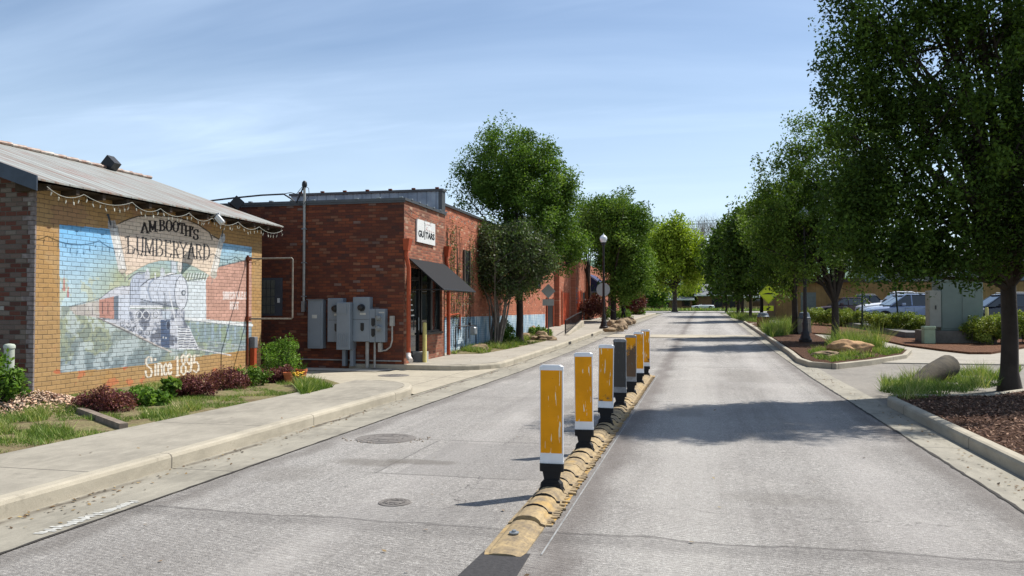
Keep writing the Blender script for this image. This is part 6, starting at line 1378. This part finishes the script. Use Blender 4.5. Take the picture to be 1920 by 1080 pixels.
# ================================================================ cars
def paintm(name, c, metal=.3): 
    t = NT(name); t.color(c); t.b.inputs['Coat Weight'].default_value = .6; t.b.inputs['Coat Roughness'].default_value = .06; return t.set(.35, metal, .5)
mTYRE = M('tyre_rubber', srgb(26, 26, 27), .85); mRIM = M('alloy_rim', srgb(170, 172, 175), .3, .7, .5); mCGL = M('car_glass', srgb(20, 26, 30), .03, 0, 1.0, .1); mLAMP = M('headlamp_lens', srgb(210, 214, 216), .08, 0, 1, .1); mRED = M('tail_lamp', srgb(150, 20, 18), .2, 0, .8)
def loft(mb, st):
    "st: (x, half width low, z low, half width belt, z belt, half width top, z top)"
    vs = []
    for x, wl, zl, wb, zb, wt, zt in st:
        vs += [(x, -wl*.9, zl), (x, -wl, zl+.06), (x, -wb, (zl+zb)/2+.03), (x, -wb*.985, zb), (x, -wt, zt-.03), (x, -wt*.88, zt), (x, wt*.88, zt), (x, wt, zt-.03), (x, wb*.985, zb), (x, wb, (zl+zb)/2+.03), (x, wl, zl+.06), (x, wl*.9, zl)]
    n = 12; fs = []
    for i in range(len(st)-1):
        for k in range(n): j = (k+1) % n; fs.append((i*n+k, i*n+j, i*n+n+j, i*n+n+k))
    fs += [tuple(range(n)), tuple(range((len(st)-1)*n, len(st)*n))]; mb.add(vs, fs)
def car(label, loc, rz, paint_, kind='suv', cat='car', group='cars in the parking lot', name='parked_car', L_=4.5, top=True):
    o = thing(name, label, cat, (0, 0, 0), group=group)
    H = {'suv': 1.66, 'sedan': 1.46, 'pickup': 1.85, 'convertible': 1.0}[kind]; b = {'suv': .98, 'sedan': .9, 'pickup': 1.1, 'convertible': .88}[kind]; hw = .9
    h = L_/2; hood = -h+1.15; mb = MB()
    bt = b*1.0
    st = [(-h, .70, .32, .74, b*.62, .66, b*.70), (-h+.10, .82, .24, .84, b*.72, .74, b*.80), (-h+.35, .88, .22, .89, b*.80, .78, b*.88), (hood-.1, .89, .22, hw, b*.88, .80, b*.97), (hood+.5, .89, .22, hw, b*.93, .82, bt+.02), (0, .89, .22, hw, b*.95, .83, bt+.03), (h-1.0, .89, .22, hw, b*.95, .82, bt+.04), (h-.3, .88, .24, .88, b*.9, .78, bt+.02), (h-.06, .8, .28, .82, b*.85, .7, bt-.08), (h, .72, .34, .74, b*.75, .62, bt-.2)]
    loft(mb, st); body = mb.build('body', paint_, o, True)
    if kind != 'convertible':
        a0, a1, c1_, c0 = (hood-.0, hood+.85, h-(.75 if kind == 'suv' else 1.1), h-(.15 if kind == 'suv' else .55))
        if kind == 'pickup': a0, a1, c1_, c0 = -.95, -.35, .75, 1.0
        mb = MB(); loft(mb, [(a0, .78, bt-.03, .79, bt+.0, .74, bt+.05), (a1, .80, bt-.03, .80, bt+.05, .62, H-.05), (c1_, .80, bt-.03, .80, bt+.05, .62, H-.05), (c0, .78, bt-.03, .78, bt+.02, .70, bt+.08)]); gl = mb.build('windows', mCGL, o)
        mb = MB(); loft(mb, [(a1-.12, .52, H-.12, .60, H-.08, .52, H-.055), (a1+.1, .55, H-.07, .64, H-.05, .58, H), (c1_-.1, .55, H-.07, .64, H-.05, .58, H), (c1_+.14, .52, H-.14, .60, H-.10, .5, H-.07)]); mb.build('roof', paint_, o, True)
        mb = MB()
        for s in (-1, 1):
            for x0, x1 in ((a0+.02, a1), (.05, .05), (1.05 if kind == 'suv' else .95,)*2, (c0-.03, c1_)):
                if x1 < x0-1.2: continue
                mb.tube([(x0, s*.80, bt+.02), (x1, s*.635, H-.06)], .035, 5)
        mb.build('pillars', paint_, o)
        if kind == 'suv':
            mb = MB()
            for s in (-1, 1): mb.tube([(a1+.1, s*.52, H), (a1+.15, s*.52, H+.06), (c1_-.1, s*.52, H+.06), (c1_, s*.52, H-.01)], .018, 5)
            build_each(mb, 'roof_rail', mGALV, o)
    else:
        mb = MB(); mb.add([(-.55, -.72, b+.02), (-.55, .72, b+.02), (-.2, .62, b+.42), (-.2, -.62, b+.42), (-.52, -.72, b+.02), (-.52, .72, b+.02), (-.17, .62, b+.42), (-.17, -.62, b+.42)], [(0,1,2,3),(7,6,5,4),(0,3,7,4),(1,5,6,2),(2,6,7,3)]); mb.build('windscreen', mCGL, o)
        for x in (.25,):
            for s in (-1, 1): mb = MB(); mb.box(x, x+.25, s*.35-.2, s*.35+.2, b-.1, b+.28, bev=.05); mb.build('seat', mRUB, o)
        mb = MB(); mb.box(-.3, 1.2, -.62, .62, b-.0, b+.06); mb.build('cabin', mDKMET, o)
    wx = (-h+.85, h-.85)
    for x in wx:
        for s in (-1, 1):
            mb = MB(); mb.cyl((x, s*.80, .33), (x, s*.912, .33), .40, n=24); mb.build('wheel_arch', mRUB, o)
            mb = MB(); mb.cyl((x, s*.72, .32), (x, s*.925, .32), .32, n=24); wq = mb.build('wheel', mTYRE, o, True)
            mb = MB(); mb.cyl((x, s*.90, .32), (x, s*.93, .32), .20, n=18)
            for k in range(5): a = k*1.2566; mb.tube([(x, s*.934, .32), (x+.19*math.cos(a), s*.934, .32+.19*math.sin(a))], .022, 4)
            mb.build('rim', mRIM, wq)
    for s in (-1, 1):
        mb = MB(); mb.tube([(-h+.06, s*.60, b*.72), (-h+.2, s*.74, b*.75), (-h+.55, s*.85, b*.82)], [.05, .08, .03], 8); mb.build('headlight', mLAMP, o, True)
        mb = MB(); mb.box(h-.12, h-.01, s*.72-.08, s*.72+.08, b*.72, b*.98, bev=.02); mb.build('tail_light', mRED, o)
        mb = MB(); mb.box(hood+.55, hood+.75, s*1.0-.1, s*1.0+.1, bt+.02, bt+.17, bev=.03); mb.build('door_mirror', paint_, o)
        mb = MB(); mb.box(.62, .80, s*.905-.015, s*.905+.015, b*.86, b*.90); mb.box(-.25, -.07, s*.905-.015, s*.905+.015, b*.86, b*.90); mb.build('door_handle', mGALV, o)
        mb = MB()
        for x in (hood+.75, .12, 1.05): mb.box(x, x+.012, s*.899-.004, s*.899+.004, .32, b*.92)
        mb.box(-1.0, 1.0, s*.899-.006, s*.899+.006, .42, .47); mb.build('door_seam', mDKMET, body)
    mb = MB(); mb.box(-h-.005, -h+.06, -.42, .42, .42, b*.62, bev=.01); mb.build('grille', mRUB, o)
    mb = MB(); mb.box(h-.03, h+.01, -.26, .26, .5, .62); mb.build('number_plate', mWHITE, o)
    o.location = loc; o.rotation_euler = (0, 0, rz); return o
def lot(u, D, v=560):
    p = WD(u, v, D); return Vector((p.x, p.y, zr(p.y)+.34))
mSIL = paintm('silver_blue_paint', srgb(128, 142, 168)); mWCAR = paintm('white_car_paint', srgb(214, 216, 220), 0); mPCAR = paintm('pale_silver_paint', srgb(176, 186, 200)); mDRED = paintm('dark_maroon_paint', srgb(52, 18, 22)); mDBLU = paintm('dark_blue_paint', srgb(24, 32, 50)); mBLCAR = paintm('black_car_paint', srgb(18, 19, 22))
A_ = TH*.25
car('silver-blue wagon nearest the hedge with its nose toward the street', lot(1700, 46.5), .06, mSIL, 'suv')
car('pale silver car between the white pickup and the silver-blue wagon', lot(1690, 50.5), .06, mPCAR, 'suv')
car('white pickup truck farthest of the three light vehicles', lot(1686, 54.5), .05, mWCAR, 'pickup', 'pickup truck', L_=5.3)
car('dark maroon car tucked behind the hedge and tree trunk', lot(1585, 58), .05, mDRED, 'sedan')
car('dark blue car seen under the big tree beyond the green cabinet', lot(1880, 41), .05, mDBLU, 'suv')
car('black car at the right edge behind the dark blue one', lot(1945, 46), .05, mBLCAR, 'suv')
car('black car far back in the shade of the parking lot', lot(1600, 63), .05, mBLCAR, 'suv')
p = WD(1318, 576, 165); car('white open convertible parked on the far lawn before the brown house', Vector((p.x, p.y, zr(p.y)+.1)), .12, mWCAR, 'convertible', group=None)
# ================================================================ utility cabinet and pedestal
mCAB = M('grey_green_enamel', srgb(112, 124, 116), .6, .1, .3, .15, 2); mPED = M('pedestal_green', srgb(148, 164, 136), .6, var=.15)
p0 = G(1742, 640, .14); D = depth(p0); pr = G(1838, 640, .14); cb = thing('utility_cabinet', 'tall grey-green electrical cabinet on a concrete plinth in the hedge line', 'utility cabinet', p0)
wd = (pr-p0).length; zt = WD(1760, 528, D).z; za = p0.z
mb = MB(); mb.box(p0.x-.15, p0.x+wd+.35, p0.y-.35, p0.y+1.5, za-.1, za+.42); mb.build('plinth', M('stained_concrete', srgb(112, 106, 98), .9, var=.35), cb)
mb = MB(); mb.box(p0.x+.42, p0.x+wd, p0.y, p0.y+1.2, za+.42, zt, bev=.02); mb.build('cabinet', mCAB, cb)
mb = MB(); mb.box(p0.x, p0.x+.415, p0.y-.12, p0.y+.5, za+.55, zt-.35, bev=.02); mb.build('side_box', M('pale_grey_enamel', srgb(142, 142, 132), .6, var=.15), cb)
mb = MB()
for x in (p0.x+.42+.03, p0.x+.42+(wd-.42)*.5, ): mb.box(x+.02, x+(wd-.42)*.45, p0.y-.02, p0.y-.001, za+.5, zt-.08, bev=.006)
mb.build('door', mCAB, cb)
mb = MB(); mb.box(p0.x+.2, p0.x+.24, p0.y-.15, p0.y-.12, za+1.25, za+1.4); mb.build('handle', mMETD, cb)
mb = MB(); mb.box(p0.x+.38, p0.x+wd+.04, p0.y-.05, p0.y+1.25, zt, zt+.05); mb.build('lid', mCAB, cb)
p = G(1737, 641, .14); pd = thing('cable_pedestal', 'small pale green cable pedestal left of the tall cabinet', 'cable pedestal', p); h = WD(1737, 611, depth(p)).z-p.z; s = .20
mb = MB(); mb.box(p.x-s, p.x+s, p.y-s-.3, p.y+s-.3, p.z-.05, p.z+h*.8, bev=.02); mb.build('body', mPED, pd); mb = MB(); mb.box(p.x-s-.02, p.x+s+.02, p.y-s-.32, p.y+s-.28, p.z+h*.8, p.z+h, bev=.03); mb.build('lid', mPED, pd)
for k, (u, v0, v1, lb) in enumerate(((1904, 577, 632, 'pale thin bollard right of the big near trunk'), (1851, 576, 632, 'pale thin bollard just left of the big near trunk'))):
    p = G(u, v1+8, .14); mb = MB(); h = WD(u, v0, depth(p)).z-p.z; mb.lathe([(.06, 0), (.06, h-.03), (.04, h)], p, 12); o = mb.build('bollard', mYEL, None, True, origin=p); tag(o, lb, 'bollard', 'thin bollards by the parking entrance')
for k, (a, b_, lb) in enumerate((((1676, 500), (1686, 594), 'dark leaning guy pole in front of the silver-blue wagon'), ((1617, 545), (1616, 582), 'short dark pole at the nose of the white pickup'))):
    q0, q1 = WD(*a, 39), WD(*b_, 39); mb = MB(); mb.cyl(q1-Vector((0, 0, .8)), q0, .04, n=8); o = mb.build('pole', M('dark_green_pole', srgb(30, 42, 38), .6), None, True); tag(o, lb, 'pole')
# ================================================================ buildings on the right and far end
t = NT('ochre_boards'); o_ = t.xyz(); fr_ = t.math('FRACT', t.math('DIVIDE', o_['X'], .4)); m_ = t.math('LESS_THAN', fr_, .07)
c = t.mix(t.ramp(t.noise(1.5, 4), [(.3, 0.0), (.7, 1.0)]), srgb(118, 94, 58), srgb(146, 118, 74)); c = t.mix(t.math('MULTIPLY', m_, .6), c, srgb(92, 70, 44)); t.color(c); mOCH = t.set(.8, 0, .2)
mRFG = M('grey_shingles', srgb(128, 130, 134), .85, var=.2, scale=2); mTANW = M('tan_wall', srgb(158, 128, 88), .8, var=.15); mBRN = M('brown_wall', srgb(112, 84, 58), .8, var=.25, scale=2)
D = 62; a = WD(1455, 560, D); b = WD(1562, 560, D); zg = zr(a.y)
ob = thing('ochre_building', 'low ochre board building behind the lime sign and bins', 'building', (a.x, a.y, zg)); mb = MB(); mb.box(a.x, b.x+1.5, a.y, a.y+9, zg-.3, WD(1460, 545, D).z+.6); mb.build('wall', mOCH, ob)
mb = MB(); mb.box(a.x-.5, b.x+2, a.y-.6, a.y+9.5, WD(1460, 545, D).z+.6, WD(1460, 545, D).z+.9); mb.build('roof', mWOOD, ob)
x1 = WD(1500, 560, D).x; mb = MB(); mb.box(x1, x1+1.1, a.y-.02, a.y+.02, zg+.1, zg+2.2); q = mb.build('door', M('grey_green_door', srgb(104, 112, 106), .6), ob); mb = MB(); mb.cyl((x1+.95, a.y-.08, zg+1.1), (x1+.95, a.y, zg+1.1), .04, n=8); mb.build('handle', mGALV, q)
D = 68; a = WD(1600, 560, D); b = WD(2150, 560, D); zg = zr(a.y)+.3
fb = thing('board_fence', 'long ochre board wall behind the parked cars', 'fence', (a.x, a.y, zg)); mb = MB(); mb.box(a.x, b.x, a.y, a.y+.15, zg, WD(1690, 530, D).z); mb.build('boards', mOCH, fb); mb = MB(); mb.box(a.x, b.x, a.y-.05, a.y+.2, WD(1690, 530, D).z, WD(1690, 530, D).z+.1); mb.build('cap_rail', mWOOD, fb)
D = 82; a = WD(1640, 560, D); b = WD(2200, 560, D); zg = zr(a.y); z1_ = WD(1690, 520, D).z+.9
lb_ = thing('lodge_building', 'grey-blue building with pale windows beyond the board wall', 'building', (a.x, a.y, zg)); mb = MB(); mb.box(a.x, b.x, a.y, a.y+10, zg-.3, z1_); mb.build('wall', M('blue_grey_siding', srgb(112, 124, 140), .7), lb_)
mb = MB(); mb.prism([(a.x-.6, a.y-1, z1_), (a.x-.6, a.y+11, z1_), (a.x-.6, a.y+5, z1_+2.0)], (b.x-a.x+1.2, 0, 0)); mb.build('roof', mRFG, lb_)
for i in range(9):
    x = a.x+1.2+i*2.6; mb = MB(); mb.box(x, x+1.3, a.y-.03, a.y+.01, z1_-1.8, z1_-.5); q = mb.build('window', mGLASS, lb_); mb = MB(); mb.box(x-.1, x+1.4, a.y-.06, a.y-.03, z1_-.5, z1_-.38); mb.box(x-.1, x+1.4, a.y-.06, a.y-.03, z1_-1.92, z1_-1.8); mb.box(x+.61, x+.69, a.y-.05, a.y-.031, z1_-1.8, z1_-.5); mb.build('frame', mWHITE, q)
def house(name, label, u0, u1, ve, vr_, D, wall, roof_, wins, gable=True, zoff=0):
    a, b = WD(u0, 570, D), WD(u1, 570, D); zg = zr(a.y)+.02; ze = WD(u0, ve, D).z; zt_ = WD(u0, vr_, D).z; dep = 9
    o = thing(name, label, 'house', (a.x, a.y, zg)); mb = MB(); mb.box(a.x, b.x, a.y, a.y+dep, zg-.5, ze); mb.build('wall', wall, o)
    mb = MB(); mb.prism([(a.x-.5, a.y-.6, ze), (a.x-.5, a.y+dep+.6, ze), (a.x-.5, a.y+dep/2, zt_)], (b.x-a.x+1, 0, 0)); r_ = mb.build('roof', roof_, o); mb = MB(); mb.box(a.x-.55, b.x+.55, a.y-.66, a.y-.6, ze-.25, ze+.02); mb.build('fascia', mWHITE if roof_ is mRFG else mWOOD, r_)
    for u, w_, z0, z1, m_, nm in wins:
        x = WD(u, 570, D).x; mb = MB(); mb.box(x, x+w_, a.y-.03, a.y+.01, zg+z0, zg+z1); q = mb.build(nm, m_, o); mb = MB(); mb.box(x-.1, x, a.y-.07, a.y+.02, zg+z0, zg+z1+.1); mb.box(x+w_, x+w_+.1, a.y-.07, a.y+.02, zg+z0, zg+z1+.1); mb.box(x, x+w_, a.y-.07, a.y+.02, zg+z1, zg+z1+.1); mb.build('frame', mWOOD, q)
    return o
house('far_house', 'brown brick house with a grey roof and garage behind the convertible', 1306, 1400, 553, 532, 182, mBRN, mRFG, ((1335, 2.2, 0, 2.3, mDARK, 'garage_door'), (1356, 1, .8, 2.2, mGLASS, 'window'), (1368, 1.1, 0, 2.3, mDARK, 'door'), (1384, 1.4, .8, 2.2, mGLASS, 'window')))
o = house('far_house', 'low brown house hidden behind the lawn trees', 1195, 1298, 561, 549, 184, mBRN, mRFG, ((1215, 1.5, .8, 2.1, mGLASS, 'window'), (1245, 1.1, 0, 2.2, mDARK, 'door'), (1280, 1.6, .8, 2.1, mGLASS, 'window')))
g_ = WD(1334, 556, 180.8); a, b = WD(1328, 570, 180.4), WD(1353, 570, 180.4); mb = MB(); ze = WD(1330, 550, 180).z; mb.prism([(a.x, a.y, ze), (b.x, a.y, ze), ((a.x+b.x)/2, a.y, ze+1.5)], (0, 4, 0)); gq = mb.build('porch_gable', mRFG, [q for q in bpy.data.objects if q.name == 'far_house'][0])
# far corner building at the right of the street end
house('far_house', 'tan house behind the dark row trees at the street bend', 1400, 1470, 556, 540, 150, mTANW, mRFG, ((1412, 1.2, .8, 2.1, mGLASS, 'window'), (1440, 1.2, 0, 2.2, mDARK, 'door')))
# ================================================================ power lines
for k, (v0, v1) in enumerate(((409, 398), (412.5, 404), (414, 406))):
    a, b = WD(1120, v0+2, 150), WD(1520, v1-3, 120); mb = MB(); pts = [a.lerp(b, i/14)-Vector((0, 0, 1.0*4*(i/14)*(1-i/14))) for i in range(15)]; mb.tube(pts, .03, 4)
    o = mb.build('power_line', mDKMET); tag(o, ('uppermost overhead wire crossing above the far trees', 'middle overhead wire crossing above the far trees', 'lowest overhead wire crossing above the far trees')[k], 'power line', 'overhead wires')
# ================================================================ person
p = G(1169, 602, .15); h = 1.76
sk = [((0, 0, .93), .14, None), ((0, 0, 1.12), .135, 0), ((0, 0, 1.33), .16, 1), ((0, 0, 1.48), .07, 2), ((0, 0, 1.54), .055, 3), ((0, -.01, 1.63), .095, 4), ((0, -.01, 1.72), .085, 5),
 ((-.10, 0, .88), .10, 0), ((-.12, .10, .50), .068, 7), ((-.12, .02, .10), .045, 8), ((-.12, -.10, .04), .04, 9), ((.10, 0, .88), .10, 0), ((.12, -.08, .50), .068, 11), ((.13, .06, .10), .045, 12), ((.13, -.06, .04), .04, 13),
 ((-.19, 0, 1.40), .065, 2), ((-.25, .04, 1.14), .05, 15), ((-.24, -.08, .92), .036, 16), ((-.24, -.12, .84), .03, 17), ((.19, 0, 1.40), .065, 2), ((.25, .02, 1.14), .05, 19), ((.25, -.12, .93), .036, 20), ((.25, -.16, .85), .03, 21)]
def skin(name, sk, mat, parent, sub=2):
    me = bpy.data.meshes.new(name); me.from_pydata([s[0] for s in sk], [(i, s[2]) for i, s in enumerate(sk) if s[2] is not None], []); o = bpy.data.objects.new(name, me); COL.objects.link(o)
    md = o.modifiers.new('skin', 'SKIN'); 
    if not me.skin_vertices: 
        bm = bmesh.new(); bm.from_mesh(me); bm.verts.layers.skin.verify(); bm.to_mesh(me); bm.free()
    for i, s in enumerate(sk): me.skin_vertices[0].data[i].radius = (s[1], s[1]*.8)
    me.skin_vertices[0].data[0].use_root = True
    o.modifiers.new('sub', 'SUBSURF').levels = sub; o.modifiers['sub'].render_levels = sub
    bpy.context.view_layer.update(); dg = bpy.context.evaluated_depsgraph_get(); m2 = bpy.data.meshes.new_from_object(o.evaluated_get(dg)); bpy.data.objects.remove(o)
    m2.materials.clear(); m2.materials.append(mat); m2.polygons.foreach_set('use_smooth', [True]*len(m2.polygons)); q = bpy.data.objects.new(name, m2); COL.objects.link(q); q.parent = parent; return q
pe = thing('person', 'person in black clothes standing on the far sidewalk beyond the lamp', 'person', (0, 0, 0))
mSKIN = M('skin', srgb(120, 86, 68), .6, var=.05); mCLO = M('black_cloth', srgb(22, 22, 26), .9, var=.3); skin('body', sk, mSKIN, pe)
clo = [((0, 0, .93), .155, None), ((0, 0, 1.12), .15, 0), ((0, 0, 1.33), .175, 1), ((0, 0, 1.46), .09, 2), ((-.10, 0, .88), .115, 0), ((-.12, .10, .50), .085, 4), ((-.12, .03, .13), .07, 5), ((.10, 0, .88), .115, 0), ((.12, -.08, .50), .085, 7), ((.13, .05, .13), .07, 8), ((-.19, 0, 1.40), .08, 2), ((-.25, .04, 1.14), .066, 10), ((-.24, -.07, .94), .05, 11), ((.19, 0, 1.40), .08, 2), ((.25, .02, 1.14), .066, 13), ((.25, -.11, .95), .05, 14)]
skin('clothing', clo, mCLO, pe)
mb = MB(); mb.lathe([(.085, 0), (.112, .06), (.108, .13), (.06, .17), (.01, .18)], (0, .012, 1.615), 16); mb.build('hair', mCLO, pe, True)
for s in (-1, 1): mb = MB(); mb.box(s*.125-.05, s*.125+.05, -.17+(.06 if s > 0 else 0), .11, 0, .09, bev=.03); mb.build('shoe', mRUB, pe)
pe.location = p; pe.rotation_euler = (0, 0, .9); k = WD(1169, 568, depth(p)).z-p.z; pe.scale = (k/1.8,)*3 if k > 1.2 else (1, 1, 1)
print('person height px->m', k, 'depth', depth(p))
